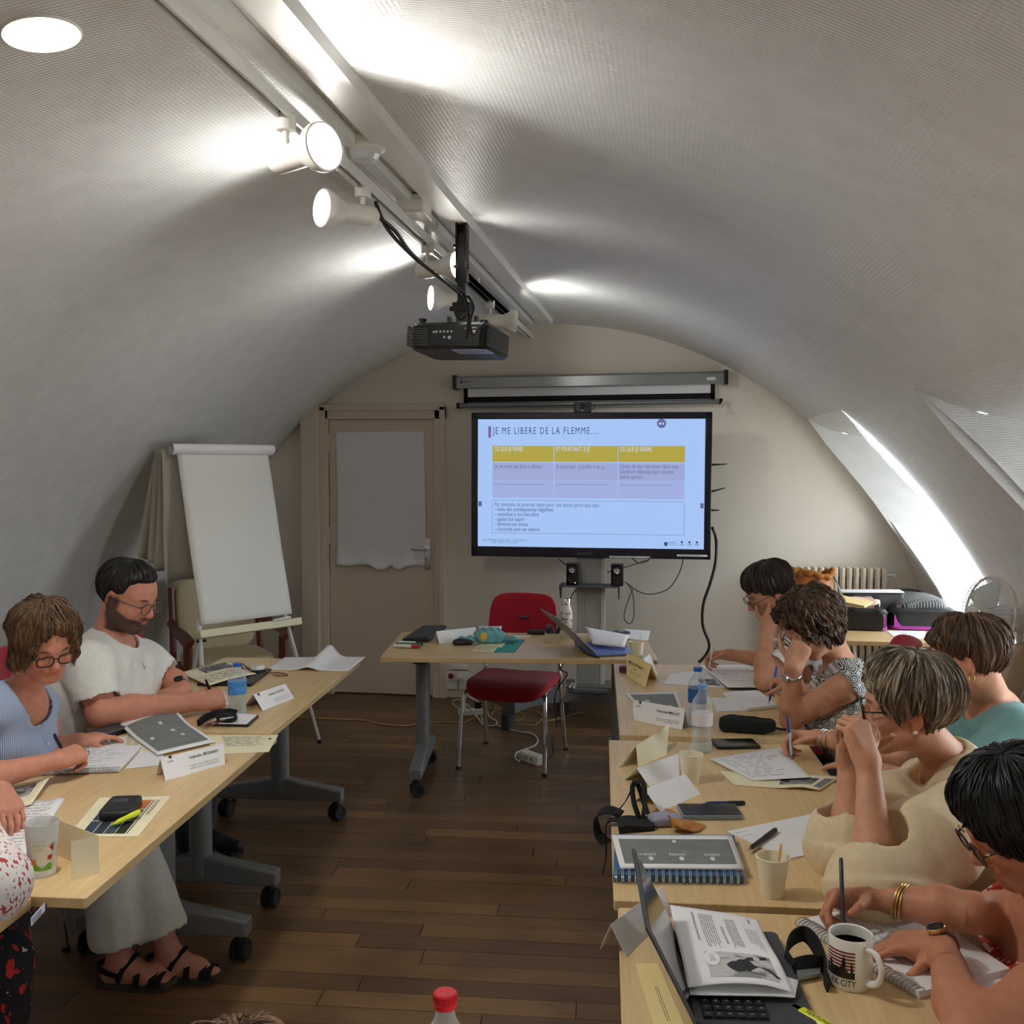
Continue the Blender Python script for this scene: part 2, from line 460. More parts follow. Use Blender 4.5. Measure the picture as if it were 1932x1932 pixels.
def vault_mat():
 """painted glass-fibre wallpaper: raised weave, ribs along the arch"""
 m, nt, b = new_mat('woven_wallpaper')
 uv = nt.nodes.new('ShaderNodeUVMap'); uv.uv_map = 'UVMap'
 sep = nt.nodes.new('ShaderNodeSeparateXYZ'); nt.links.new(uv.outputs['UV'], sep.inputs[0])
 def sine(out, k, ph=None):
  a = nt.nodes.new('ShaderNodeMath'); a.operation = 'MULTIPLY'; a.inputs[1].default_value = k; nt.links.new(out, a.inputs[0])
  if ph is not None:
   q = nt.nodes.new('ShaderNodeMath'); q.operation = 'ADD'; nt.links.new(a.outputs[0], q.inputs[0]); nt.links.new(ph, q.inputs[1]); a = q
  s_ = nt.nodes.new('ShaderNodeMath'); s_.operation = 'SINE'; nt.links.new(a.outputs[0], s_.inputs[0]); return s_.outputs[0]
 nz = nt.nodes.new('ShaderNodeTexNoise'); nz.inputs['Scale'].default_value = 9; nz.inputs['Detail'].default_value = 4
 nt.links.new(uv.outputs['UV'], nz.inputs['Vector'])
 a = sine(sep.outputs['Y'], 2 * math.pi / 0.011, nz.outputs['Fac'])
 c = sine(sep.outputs['X'], 2 * math.pi / 0.013)
 h = nt.nodes.new('ShaderNodeMath'); h.operation = 'MULTIPLY_ADD'; nt.links.new(c, h.inputs[0]); h.inputs[1].default_value = 0.55; nt.links.new(a, h.inputs[2])
 bp = nt.nodes.new('ShaderNodeBump'); bp.inputs['Strength'].default_value = 0.5; bp.inputs['Distance'].default_value = 0.0009
 nt.links.new(h.outputs[0], bp.inputs['Height']); nt.links.new(bp.outputs['Normal'], b.inputs['Normal'])
 r = ramp(nt, [(0.3, srgb(212, 213, 212)), (0.7, srgb(222, 223, 222))]); nt.links.new(nz.outputs['Fac'], r.inputs['Fac'])
 nt.links.new(r.outputs['Color'], b.inputs['Base Color'])
 b.inputs['Roughness'].default_value = 0.36; b.inputs['Specular IOR Level'].default_value = 0.5
 return m
M['vault'] = vault_mat()
rnd = random.Random(7)
# ------------------------------------------------------------------ the vaulted room
YB = 7.30       # back wall
YF = -3.2       # wall behind the camera
ZN = 2.02       # top of the window niches
def lerp(a, b, t): return a + (b - a) * t
def far1(z):
 if z > 1.3: return 7.18
 return lerp(6.586, 7.18, (z - 0.883) / 0.417) if z > 0.883 else lerp(6.1, 6.586, z / 0.883)
def near1(z): return lerp(4.95, 5.84, min(1, max(0, z / 2.01)))
NICHES = [(lambda z: near1(z), lambda z: far1(z)),
          (lambda z: lerp(2.35, 2.75, min(1, z / 2.0)), lambda z: lerp(3.45, 4.17, min(1, z / 2.02))),
          (lambda z: lerp(-0.85, -0.3, min(1, z / 2.0)), lambda z: lerp(0.45, 1.05, min(1, z / 2.0)))]
def vault_point(th):  # th: 0 at the right floor edge, pi at the left
 return RV * math.cos(th), RV * math.sin(th)
def build_vault():
 mb = MB(); uv = []
 thn = math.asin(ZN / RV)
 ths = list(np.linspace(0, thn, 22)) + list(np.linspace(thn, math.pi, 84))[1:]
 nlow = 22
 def strip(y0f, y1f, idx, ny):
  b = len(mb.v); w = ny + 1
  for i in idx:
   x, z = vault_point(ths[i]); a, c = y0f(z), y1f(z)
   for k in range(w):
    y = lerp(a, c, k / ny); mb.v.append((x, y, z)); uv.append((ths[i] * RV, y))
  for r in range(len(idx) - 1):
   for k in range(ny):
    mb.f.append((b + r * w + k, b + (r + 1) * w + k, b + (r + 1) * w + k + 1, b + r * w + k + 1)); mb.m.append(0)
 strip(lambda z: YF, lambda z: YB, list(range(nlow - 1, len(ths))), 24)
 low = list(range(0, nlow))
 N = sorted(NICHES, key=lambda n: n[0](2.0))
 prev = lambda z: YF
 for n in N:
  strip(prev, n[0], low, 4); prev = n[1]
 strip(prev, lambda z: YB, low, 2)
 mb.uv = uv
 A = mb.build('ceiling', M['vault'], parent=None, smooth=60)
 A['kind'] = 'structure'
 return A
def build_niches():
 mb = MB(); uv = []
 XW = 3.24
 def quadgrid(fn, nu, nv):
  b = len(mb.v)
  for j in range(nv + 1):
   for i in range(nu + 1):
    p = fn(i / nu, j / nv); mb.v.append(tuple(p)); uv.append((p[0] + p[2] * 0.7, p[1] + p[2]))
  for j in range(nv):
   for i in range(nu):
    mb.f.append((b + j * (nu + 1) + i, b + j * (nu + 1) + i + 1, b + (j + 1) * (nu + 1) + i + 1, b + (j + 1) * (nu + 1) + i)); mb.m.append(0)
 wins = []
 xv = math.sqrt(RV * RV - ZN * ZN)
 def drop(x): return 0.16 * (1 - math.exp(-max(0, x - xv) * 4.0))
 for n0, n1 in NICHES:
  a0, a1 = n0(1.2) + 0.12, n1(1.4) - 0.10
  def side(fn, ye):
   def g(u, v):
    z = ZN * v; x = lerp(math.sqrt(max(0, RV * RV - z * z)), XW, u)
    return (x, lerp(fn(z), ye, u ** 1.2), z - drop(x) * v ** 3)
   return g
  quadgrid(side(n0, a0), 6, 16); quadgrid(side(n1, a1), 6, 16)
  quadgrid(lambda u, v: (lerp(xv, XW, u), lerp(lerp(n0(ZN), n1(ZN), v), lerp(a0, a1, v), u ** 1.2), ZN - drop(lerp(xv, XW, u))), 10, 8)
  quadgrid(lambda u, v: (XW, lerp(a0, a1, v), lerp(0, 0.42, u)), 2, 2)
  quadgrid(lambda u, v: (XW, lerp(a0, a1, v), lerp(1.84, ZN - drop(XW), u)), 2, 2)
  wins.append((a0, a1))
 mb.uv = uv
 o = mb.build('wall_right', M['vault'], smooth=60); o['kind'] = 'structure'
 for k, (a0, a1) in enumerate(wins):
  w = MB(); w_, c = 0.045, 0.05
  ym, zm, h = (a0 + a1) / 2, 1.13, 1.42
  w.box((XW + 0.03, a0 + 0.03, zm), (c, w_, h)); w.box((XW + 0.03, a1 - 0.03, zm), (c, w_, h))
  w.box((XW + 0.03, ym, zm), (c, w_, h)); w.box((XW + 0.03, ym, 0.42 + 0.03), (c, a1 - a0, w_)); w.box((XW + 0.03, ym, 1.84 - 0.03), (c, a1 - a0, w_))
  fr = w.build('window_%d' % (k + 1), M['white_metal']); fr['kind'] = 'structure'
  g = MB(); q = (a1 - a0) / 2 - 0.09
  for s in (-1, 1):
   gg = MB().box((0, 0, 0), (0.006, q, h - 0.12)); p = gg.build('pane', M['window_glass'], fr)
   p.location = (0, s * (q / 2 + 0.03), h / 2)
   p.location.x = 0
def window_glass():
 m, nt, b = new_mat('window_glass')
 tr = nt.nodes.new('ShaderNodeBsdfTransparent'); gl = nt.nodes.new('ShaderNodeBsdfGlossy'); gl.inputs['Roughness'].default_value = 0.02
 mx = nt.nodes.new('ShaderNodeMixShader'); mx.inputs[0].default_value = 0.06
 nt.links.new(tr.outputs[0], mx.inputs[1]); nt.links.new(gl.outputs[0], mx.inputs[2])
 nt.links.new(mx.outputs[0], nt.nodes['Material Output'].inputs['Surface'])
 return m
M['window_glass'] = window_glass()
build_vault(); build_niches()
def end_wall(name, y, sgn, m):
 mb = MB(); n = 64; R2 = RV + 0.02
 poly = [(R2 * math.cos(math.pi * i / n), R2 * math.sin(math.pi * i / n)) for i in range(n + 1)]
 poly = [(x, max(z, -0.03)) for x, z in poly]
 vs = [(x, y, z) for x, z in poly] + [(x, y + sgn * 0.15, z) for x, z in poly]; k = len(poly)
 mb.add(vs, [tuple(range(k)), tuple(range(2 * k - 1, k - 1, -1))] + [(i, k + i, k + (i + 1) % k, (i + 1) % k) for i in range(k)])
 o = mb.build(name, m, smooth=0); o['kind'] = 'structure'; return o
end_wall('wall_back', YB, 1, M['wall_paint'])
end_wall('wall_front', YF, -1, M['wall_paint'])
PHI = math.radians(3.2)
fb = MB().box((0.2, 2.0, -0.025), (7.2, 11.0, 0.03)); floor = fb.build('floor', M['floor_gap'] if 'floor_gap' in M else pm('floor_gap', srgb(30, 20, 13), 0.9, var=0.2)); floor['kind'] = 'structure'
fx = Vector((math.cos(PHI), math.sin(PHI), 0)); fy = Vector((-math.sin(PHI), math.cos(PHI), 0))
pw = 0.0996
def plank_mesh():
 mb = MB().prism([(-0.5, -pw / 2 + 0.0013), (0.5, -pw / 2 + 0.0013), (0.5, pw / 2 - 0.0013), (-0.5, pw / 2 - 0.0013)], -0.0095, 0.0, 0.0)
 me = bpy.data.meshes.new('plank'); me.from_pydata([tuple(v) for v in mb.v], [], mb.f); me.materials.append(M['plank']); return me
pme = plank_mesh(); rest = MB(); n_pl = 0
WF = wmat(floor)
for r in range(-36, 78):
 off = r * pw + 0.03
 x = -3.0 - rnd.random() * 1.2
 while x < 3.1:
  L = rnd.choice((0.8, 0.95, 1.1, 1.25, 1.4, 1.55)) + rnd.random() * 0.1
  c = fx * (x + L / 2) + fy * off; dz = rnd.uniform(-0.0006, 0.0006)
  inside = abs(c.x) < 3.7 and c.y < YB + 0.05 and c.y > YF
  if inside:
   Q = Matrix.Translation(c + Vector((0, 0, dz))) @ Matrix.Rotation(PHI, 4, 'Z') @ Matrix.Diagonal((L - 0.003, 1, 1, 1))
   if c.y > 2.55 and c.x < 1.75 and n_pl < 296:
    o = bpy.data.objects.new('plank', pme); COL.objects.link(o); o.parent = floor
    o.matrix_parent_inverse = WF.inverted(); o.matrix_basis = Q; n_pl += 1
   else:
    rest.add([tuple(Q @ Vector(v.co)) for v in pme.vertices], [tuple(p.vertices) for p in pme.polygons])
  x += L
o = rest.build('planks', M['plank'], floor, world=True, smooth=0); o['kind'] = 'stuff'
mb = MB().box((0.45, YB - 0.012, 0.065), (2.4, 0.024, 0.13)).box((-2.15, YB - 0.012, 0.065), (0.7, 0.024, 0.13))
mb.build('baseboard_back', M['cream_paint'], bevel=0.004)['kind'] = 'structure'
p0 = aty(579, 1310, YB); p1 = aty(611, 1310, YB)
zt = math.sqrt(RV ** 2 - p0.x ** 2) + 0.02; zt2 = math.sqrt(RV ** 2 - p1.x ** 2) + 0.02
mb = MB(); yy0, yy1 = YB - 0.10, YB + 0.02
mb.add([(p0.x, yy0, 0), (p1.x, yy0, 0), (p1.x, yy1, 0), (p0.x, yy1, 0), (p0.x, yy0, zt), (p1.x, yy0, zt2), (p1.x, yy1, zt2), (p0.x, yy1, zt)],
       [(0, 3, 2, 1), (4, 5, 6, 7), (0, 1, 5, 4), (1, 2, 6, 5), (2, 3, 7, 6), (3, 0, 4, 7)])
mb.build('trim_1', M['cream_paint'], smooth=0, bevel=0.006)['kind'] = 'structure'
def door():
 a = aty(625, 1310, YB); b = aty(822, 1310, YB); x0, x1 = a.x, b.x; zt = 2.03
 lo, hi = aty(611, 1310, YB).x, aty(842, 1310, YB).x
 root = thing('door_1', 'cream flush door with a torn white paper taped over its upper half', None, ((x0 + x1) / 2, YB, 0)); root['kind'] = 'structure'
 for k in ('label',):
  if k in root: del root[k]
 mb = MB().box(((x0 + x1) / 2, YB - 0.012, zt / 2 + 0.004), (x1 - x0 - 0.008, 0.022, zt - 0.012))
 leaf = mb.build('door_leaf', M['door_paint'], root, world=True, bevel=0.002)
 fr = MB(); t = 0.045
 fr.box(((lo + x0) / 2, YB - t / 2, 1.06), (x0 - lo, t, 2.12)); fr.box(((hi + x1) / 2, YB - t / 2, 1.06), (hi - x1, t, 2.12))
 fr.box(((lo + hi) / 2, YB - t / 2, (zt + 2.14) / 2), (hi - lo, t, 2.14 - zt))
 fr.box((lo + 0.02, YB - t - 0.008, 1.06), (0.04, 0.018, 2.12)); fr.box((hi - 0.02, YB - t - 0.008, 1.06), (0.04, 0.018, 2.12)); fr.box(((lo + hi) / 2, YB - t - 0.008, 2.115), (hi - lo, 0.018, 0.045))
 fr.box((hi - 0.04, YB - 0.03, 0.09), (0.1, 0.06, 0.18)); fr.box((lo + 0.04, YB - 0.03, 0.09), (0.1, 0.06, 0.18))
 fr.build('door_frame', M['cream_paint'], root, world=True, bevel=0.003)
 gap = MB().box(((x0 + x1) / 2, YB - 0.003, zt / 2 + 0.002), (x1 - x0 + 0.004, 0.004, zt + 0.004)).build('gap', M['dark_grey'], root, world=True)
 for z in (1.86, 1.18):
  MB().cyl((x0, YB - 0.03, z - 0.06), (x0, YB - 0.03, z + 0.06), 0.011).build('hinge', M['cream_paint'], root, world=True)
 hx = aty(808, 1030, YB).x; z0, z1 = aty(808, 1074, YB).z, aty(808, 1015, YB).z
 pl = MB().rbox((0, 0, 0), (0.046, z1 - z0, 0.008), 0.006, 0.001, M=frame((hx, YB - 0.028, (z0 + z1) / 2), (1, 0, 0), (0, 0, 1))).build('handle_plate', M['chrome'], root, world=True)
 hz = aty(808, 1036, YB).z
 MB().tube(smooth_path([(hx, YB - 0.03, hz), (hx, YB - 0.075, hz), (hx - 0.02, YB - 0.085, hz), (hx - 0.11, YB - 0.08, hz + 0.004)], 5), 0.008).cyl((hx, YB - 0.028, hz), (hx, YB - 0.045, hz), 0.016).build('handle', M['chrome'], root, world=True)
 MB().cyl((hx, YB - 0.03, hz - 0.07), (hx, YB - 0.04, hz - 0.07), 0.009).build('lock', M['steel'], root, world=True)
door()
def door_paper():
 x0, x1 = aty(637, 815, YB).x, aty(804, 815, YB).x; zt = aty(720, 814, YB).z
 prof = [(0, 1066), (0.1, 1068), (0.25, 1066), (0.36, 1064), (0.42, 1068), (0.47, 1074), (0.55, 1073), (0.60, 1066), (0.64, 1067), (0.68, 1074), (0.73, 1072), (0.80, 1066), (0.9, 1064), (1.0, 1066)]
 def bottom(u):
  for (a, p), (b, q) in zip(prof, prof[1:]):
   if u <= b: return aty(720, lerp(p, q, (u - a) / (b - a)), YB).z
  return aty(720, 1066, YB).z
 def fn(u, v):
  z = lerp(bottom(u), zt - 0.012 * (1 - abs(2 * u - 1)) * 0.0 - 0.01 * (u > 0.94) * (u - 0.94) / 0.06, v)
  curl = 0.03 * max(0, 1 - v * 9) * (0.4 + 0.6 * math.sin(u * 9 + 1) ** 2)
  wave = 0.003 * math.sin(u * 5 + v * 7) + 0.002 * math.sin(u * 13 - v * 4)
  return (lerp(x0, x1, u) + 0.004 * math.sin(v * 5), YB - 0.030 - curl - 0.003 - wave, z)
 mb = MB(); mb.sheet(fn, 48, 40, 0.0012)
 tag(mb.build('paper_sheet', M['paper'], smooth=180), 'large blank white paper with torn lower edge taped on the cream door', 'paper')
door_paper()
def socket_and_switch():
 c = aty(869, 1023, YB)
 root = thing('light_switch', 'pale square wall switch between the door and the big screen', 'light switch', (c.x, YB, c.z))
 MB().rbox((0, 0, 0), (0.082, 0.082, 0.01), 0.008, 0.002, M=frame((0, -0.005, 0), (1, 0, 0), (0, 0, 1))).build('plate', M['white_plastic'], root)
 MB().rbox((0, 0, 0), (0.045, 0.045, 0.006), 0.004, 0.001, M=frame((0, -0.013, 0), (1, 0, 0), (0, 0, 1))).build('rocker', M['white_plastic'], root)
 c = aty(862, 1273, YB)
 root = thing('wall_socket', 'white double wall socket low beside the door frame with one plug in', 'socket', (c.x, YB, c.z))
 MB().box((0.01, -0.02, -0.035), (0.17, 0.04, 0.13)).box((0.03, -0.02, 0.06), (0.12, 0.04, 0.03)).build('base_box', M['white_plastic'], root, bevel=0.004)
 MB().rbox((0, 0, 0), (0.15, 0.075, 0.012), 0.006, 0.002, M=frame((0, -0.046, 0), (1, 0, 0), (0, 0, 1))).build('face_plate', M['white_plastic'], root, bevel=0.001)
 MB().cyl((-0.034, -0.053, 0), (-0.034, -0.056, 0), 0.021).build('socket_hole', pm('socket_red', srgb(120, 30, 22), 0.5), root)
 MB().cyl((0.03, -0.052, 0), (0.03, -0.085, 0), 0.021, 0.018).build('plug', M['white_plastic'], root)
 return root
socket_and_switch()
def radiator():
 a = aty(1478, 1068, YB - 0.13); b = aty(1674, 1068, YB - 0.13); n = 15; zt, zb = a.z, 0.22
 root = thing('radiator', 'cream ribbed panel radiator on the back wall behind the brown handbag', 'radiator', ((a.x + b.x) / 2, YB - 0.13, 0.0))
 w = (b.x - a.x) / n; cm = M['cream_paint']
 fin = MB(); fin.prism([(-w * 0.36, -0.035), (-w * 0.1, -0.05), (w * 0.1, -0.05), (w * 0.36, -0.035), (w * 0.36, 0.05), (-w * 0.36, 0.05)], zb, zt, 0.004)
 first = None
 for i in range(n):
  x = (i + 0.5) * w - (b.x - a.x) / 2
  if first is None:
   first = fin.build('radiator_column', cm, root, smooth=30); first.location = (x, 0, 0)
  else:
   k = first.copy(); COL.objects.link(k); k.location = (x, 0, 0)
 L = b.x - a.x
 MB().cyl((-L / 2, 0.01, zt - 0.05), (L / 2, 0.01, zt - 0.05), 0.02).cyl((-L / 2, 0.01, zb + 0.06), (L / 2, 0.01, zb + 0.06), 0.02).build('header', cm, root)
 MB().cyl((L / 2, 0.01, zt - 0.05), (L / 2 + 0.05, 0.01, zt - 0.05), 0.008).cyl((L / 2 + 0.05, -0.005, zt - 0.05), (L / 2 + 0.05, 0.025, zt - 0.05), 0.012).build('valve', M['steel'], root)
 for s in (-1, 1): MB().box((s * L * 0.35, 0.088, zb + 0.1), (0.03, 0.08, 0.04)).build('bracket', cm, root)
radiator()
# ------------------------------------------------------------------ ceiling track, spots, projector
M['lamp_on'] = emit('lamp_lens', (1.0, 0.97, 0.9), 60.0)
XT, ZT = -0.115, 2.615
def track():
 root = thing('lighting_track', 'long white lighting rail running along the crown of the vault', 'light rail', (XT, 3.0, ZT))
 y0, y1 = -2.6, 4.45
 mb = MB()
 for x, w in ((-0.0145, 0.009), (0.0145, 0.009)): mb.box((x, (y0 + y1) / 2, 0.0), (w, y1 - y0, 0.034))
 mb.box((0, (y0 + y1) / 2, 0.014), (0.03, y1 - y0, 0.008)); mb.build('rail', M['white_metal'], root, bevel=0.001)
 MB().box((0, (y0 + y1) / 2, 0.006), (0.018, y1 - y0, 0.010)).build('contact_groove', M['dark_grey'], root)
 mb = MB()
 for y in np.arange(y0 + 0.4, y1, 1.1): mb.box((0.0, y, 0.038), (0.02, 0.05, 0.05))
 mb.each('bracket', M['white_metal'], root)
 tr = MB(); y0, y1 = YF, YB - 0.25
 tr.prism([(-0.045, -0.012), (0.045, -0.012), (0.055, 0.02), (-0.055, 0.02)], y0, y1, 0.0, M=Matrix(((1, 0, 0, 0.02), (0, 0, 1, 0), (0, 1, 0, RV - 0.018), (0, 0, 0, 1))))
 tr.prism([(-0.02, -0.012), (0.02, -0.012), (0.024, 0.02), (-0.024, 0.02)], y0, y1, 0.0, M=Matrix(((1, 0, 0, -0.09), (0, 0, 1, 0), (0, 1, 0, RV - 0.022), (0, 0, 0, 1))))
 tr.build('trim_2', M['white_metal'], smooth=0)['kind'] = 'structure'
track()
def spot(label, y, axis, drop=0.155, disc=None, on=1.0, cone=155, power=None):
 """track spot: adapter, stem, cylindrical body, flared head with lens; axis = beam direction"""
 root = thing('track_spot', label, 'spotlight', (XT, y, ZT), 0, 'white spots on the ceiling rail')
 a = Vector(axis).normalized()
 MB().lathe([(0.023, -0.045), (0.026, -0.04), (0.026, -0.008), (0.02, 0.0)], 18).box((0, 0.03, -0.012), (0.022, 0.05, 0.012)).build('adapter', M['white_plastic'], root)
 MB().cyl((0, 0, -0.04), (0, 0, -drop + 0.02), 0.0085).build('stem', M['white_plastic'], root)
 o = Vector((0, 0, -drop))
 x = a.orthogonal(); Q = Matrix.Translation(o) @ frame((0, 0, 0), x, a.cross(x), a)
 MB().lathe([(0.001, -0.052), (0.02, -0.05), (0.030, -0.040), (0.033, -0.025), (0.033, 0.085), (0.036, 0.09)], 24, M=Q).build('body', M['white_plastic'], root)
 hd = MB().lathe([(0.034, 0.075), (0.038, 0.085), (0.055, 0.115), (0.060, 0.13), (0.060, 0.145), (0.055, 0.147), (0.054, 0.135), (0.03, 0.10)], 28, M=Q).build('head', M['white_plastic'], root)
 MB().lathe([(0.0005, 0.1385), (0.03, 0.138), (0.0545, 0.136)], 28, M=Q).build('lens', M['lamp_on'], hd)
 l = bpy.data.lights.new('spot_beam', 'SPOT'); l.energy = (power or SPOT_W) * on; l.color = (1.0, 0.975, 0.93)
 l.spot_size = math.radians(cone); l.spot_blend = 0.3; l.shadow_soft_size = 0.045
 lo = bpy.data.objects.new('spot_beam', l); COL.objects.link(lo); lo.parent = hd
 lo.matrix_basis = Q @ Matrix.Translation((0, 0, 0.155)) @ Matrix.Rotation(math.pi, 4, 'X')
 return root
def ang(side, a, dz=0.0): return (side * math.cos(math.radians(a)), -math.sin(math.radians(a)), dz)
spot('largest track spot, glowing face toward the camera, beside the round motion sensor', 2.53, ang(1, 30, 0.03), drop=0.115)
spot('track spot facing left toward the camera, below the rail junction box', 3.20, ang(-1, 47), drop=0.10)
spot('track spot facing right just behind the black projector pole', 4.10, ang(1, 22, 0.03), drop=0.11)
for _y, _s, _w in ((1.05, -1, 'left'), (0.25, 1, 'right'), (-0.75, -1, 'left'), (-1.7, 1, 'right')): spot('added unseen track spot behind the camera, %s of the four, facing %s' % ({1.05: 'first', 0.25: 'second', -0.75: 'third', -1.7: 'last'}[_y], _w), _y, ang(_s, 20), drop=0.11)  # unseen spots, added to light the room from the rear
def far_track():
 """the second length of rail carrying the two spots beyond the projector"""
 root = thing('lighting_track', 'shorter far length of white rail carrying the two spots beyond the projector', 'light rail', (XT, 5.5, ZT))
 mb = MB(); L = 1.95
 for x, w in ((-0.0145, 0.009), (0.0145, 0.009)): mb.box((x, 0.05, 0.0), (w, L, 0.034))
 mb.box((0, 0.05, 0.014), (0.03, L, 0.008)).build('rail', M['white_metal'], root, bevel=0.001)
 MB().box((0, 0.05, 0.006), (0.018, L, 0.010)).build('contact_groove', M['dark_grey'], root)
far_track()
spot('small far track spot facing left, just left of the projector pole', 4.78, ang(-1, 28), drop=0.125)
spot('farthest track spot, white head turned right above the projector', 5.60, ang(1, -14, -0.02), drop=0.11)
def downlight():
 c = atv(78, 62); n = Vector((-c.x, 0, -c.z)).normalized()
 root = thing('ceiling_downlight', 'round lit downlight set flush in the vault at the upper left', 'ceiling light', c)
 Q = frame(c, (0, 1, 0), n.cross(Vector((0, 1, 0))), n)
 MB().lathe([(0.083, -0.01), (0.083, 0.004), (0.079, 0.006), (0.0765, 0.003)], 48, M=Q).build('rim', M['white_plastic'], root, world=True)
 MB().lathe([(0.0005, 0.0035), (0.0765, 0.003)], 48, M=Q).build('diffuser', M['lamp_on'], root, world=True)
 l = bpy.data.lights.new('downlight_beam', 'AREA'); l.shape = 'DISK'; l.size = 0.15; l.energy = 9.0; l.color = (1.0, 0.98, 0.95)
 o = bpy.data.objects.new('downlight_beam', l); COL.objects.link(o); o.parent = root; o.matrix_parent_inverse = wmat(root).inverted(); o.matrix_basis = Q @ Matrix.Translation((0, 0, 0.012)) @ Matrix.Rotation(math.pi, 4, 'X')
downlight()
def ceiling_bits():
 c = atv(687, 262); n = Vector((-c.x, 0, -c.z)).normalized()
 Q = frame(c, (0, 1, 0), n.cross(Vector((0, 1, 0))), n)
 root = thing('motion_sensor', 'round white ceiling motion sensor with a faceted clear dome beside the rail', 'sensor', c)
 MB().lathe([(0.064, 0.0), (0.066, 0.02), (0.062, 0.034), (0.05, 0.038)], 32, M=Q).build('base', M['white_plastic'], root, world=True)
 gm = clear_plastic('sensor_dome', 0.45, 0.35)
 MB().lathe([(0.05, 0.036), (0.047, 0.05), (0.036, 0.064), (0.018, 0.071), (0.0005, 0.073)], 12, M=Q).build('dome', gm, root, world=True, smooth=0)
 MB().lathe([(0.04, 0.036), (0.03, 0.052), (0.0005, 0.058)], 8, M=Q).build('lens_core', M['white_plastic'], root, world=True, smooth=0)
 MB().box((0.085, -0.01, 0.02), (0.05, 0.006, 0.012), M=Q).box((0.105, -0.02, 0.02), (0.008, 0.05, 0.014), M=Q).each('clip', M['white_plastic'], root, world=True)
 c = atv(771, 372); c.x += 0.02
 root = thing('junction_box', 'small white rectangular junction box on the ceiling trunking', 'box', (c.x, c.y, c.z))
 MB().box((0, 0, -0.035), (0.10, 0.14, 0.06)).build('box_body', M['white_plastic'], root, bevel=0.006)
 MB().box((0, 0, -0.068), (0.104, 0.144, 0.008)).build('cover', M['white_plastic'], root, bevel=0.003)
ceiling_bits()
def projector():
 c = atv(872, 408); px, py = c.x + 0.0, c.y
 zb = pt(866, 640, 4.0).z
 root = thing('ceiling_projector', 'black ceiling projector hanging from a pole in front of the screen', 'projector', (px, py, zb))
 H = c.z - zb
 bk = M['black']
 mb = MB()
 for s in (-1, 1):
  mb.box((s * 0.020, 0, H - 0.13), (0.006, 0.05, 0.26))
  mb.cyl((s * 0.022, -0.02, H - 0.12), (s * 0.031, -0.02, H - 0.12), 0.008).cyl((s * 0.022, -0.02, H - 0.20), (s * 0.031, -0.02, H - 0.20), 0.008)
 mb.box((0, 0.022, H - 0.13), (0.046, 0.006, 0.26)).box((0, 0, H - 0.003), (0.06, 0.09, 0.006))
 mb.build('ceiling_bracket', bk, root, bevel=0.001)
 mb = MB().box((0, 0, H * 0.5 + 0.01), (0.032, 0.038, H - 0.16)); mb.build('pole', bk, root, bevel=0.002)
 mb = MB().box((0, 0, 0.135), (0.07, 0.05, 0.035)).box((0, 0, 0.085), (0.04, 0.04, 0.06)).box((0, 0, 0.066), (0.14, 0.10, 0.010))
 for s in (-1, 1): mb.cyl((s * 0.02, 0, 0.13), (s * 0.05, 0, 0.13), 0.009).box((s * 0.055, 0.02, 0.085), (0.012, 0.05, 0.03))
 mb.build('swivel', bk, root, bevel=0.002)
 R = Matrix.Translation((-0.012, 0.03, 0)) @ Matrix.Rotation(math.radians(-14), 4, 'Z') @ Matrix.Rotation(math.radians(2), 4, 'Y') @ Matrix.Rotation(math.radians(-6), 4, 'X')
 body = MB().prism(rrect(0.345, 0.25, 0.045, 5), -0.05, 0.055, 0.012, M=R).build('casing', M['black'], root, bevel=0.0)
 g = MB()
 for i in range(9): g.box((-0.173, -0.06 + i * 0.0001, -0.035 + i * 0.009), (0.006, 0.14, 0.004), M=R).box((0.173, -0.06, -0.035 + i * 0.009), (0.006, 0.14, 0.004), M=R)
 for i in range(8): g.box((-0.12, -0.1255, -0.034 + i * 0.009), (0.075, 0.003, 0.0035), M=R)
 g.each('vent_slats', M['dark_grey'], root)
 pn = MB().box((0.035, -0.1245, 0.0), (0.21, 0.004, 0.07), M=R).build('port_panel', M['black_gloss'], root)
 po = MB()
 for i in range(5): po.cyl((-0.045 + i * 0.016, -0.1265, 0.016), (-0.045 + i * 0.016, -0.1285, 0.016), 0.0045, seg=12, M=R)
 po.cyl((-0.01, -0.1265, -0.006), (-0.01, -0.1285, -0.006), 0.005, M=R).cyl((0.012, -0.1265, -0.008), (0.012, -0.1285, -0.008), 0.007, M=R)
 po.box((-0.055, -0.127, 0.014), (0.016, 0.003, 0.006), M=R).box((0.112, -0.127, 0.012), (0.018, 0.003, 0.016), M=R).box((0.085, -0.127, 0.027), (0.02, 0.003, 0.004), M=R).box((0.115, -0.127, 0.03), (0.018, 0.003, 0.004), M=R)
 po.each('ports', M['steel'], root)
 lb = MB().rbox((0.09, -0.07, -0.052), (0.15, 0.085, 0.002), 0.006, 0, M=R); lb.build('label_plate', pm('projector_label', srgb(150, 165, 215), 0.3, var=0.25, scale=40), root)
 lp = MB().text('LAMP', 0.016, R @ Matrix.Translation((0.04, -0.06, -0.0545)) @ Matrix.Rotation(math.pi, 4, 'X'))
 lens = MB().cyl((0.10, 0.12, 0.0), (0.10, 0.14, 0.0), 0.04, seg=20, M=R).build('objective', M['black_gloss'], root)
 ft = MB()
 for x, y in ((-0.13, -0.09), (0.12, -0.05), (0.0, 0.09)): ft.cyl((x, y, 0.054), (x, y, 0.068), 0.011, M=R).cyl((x, y, 0.068), (x, y, 0.075), 0.016, M=R)
 ft.each('foot', bk, root)
 cb = MB()
 j = Vector((0, 0, 0))
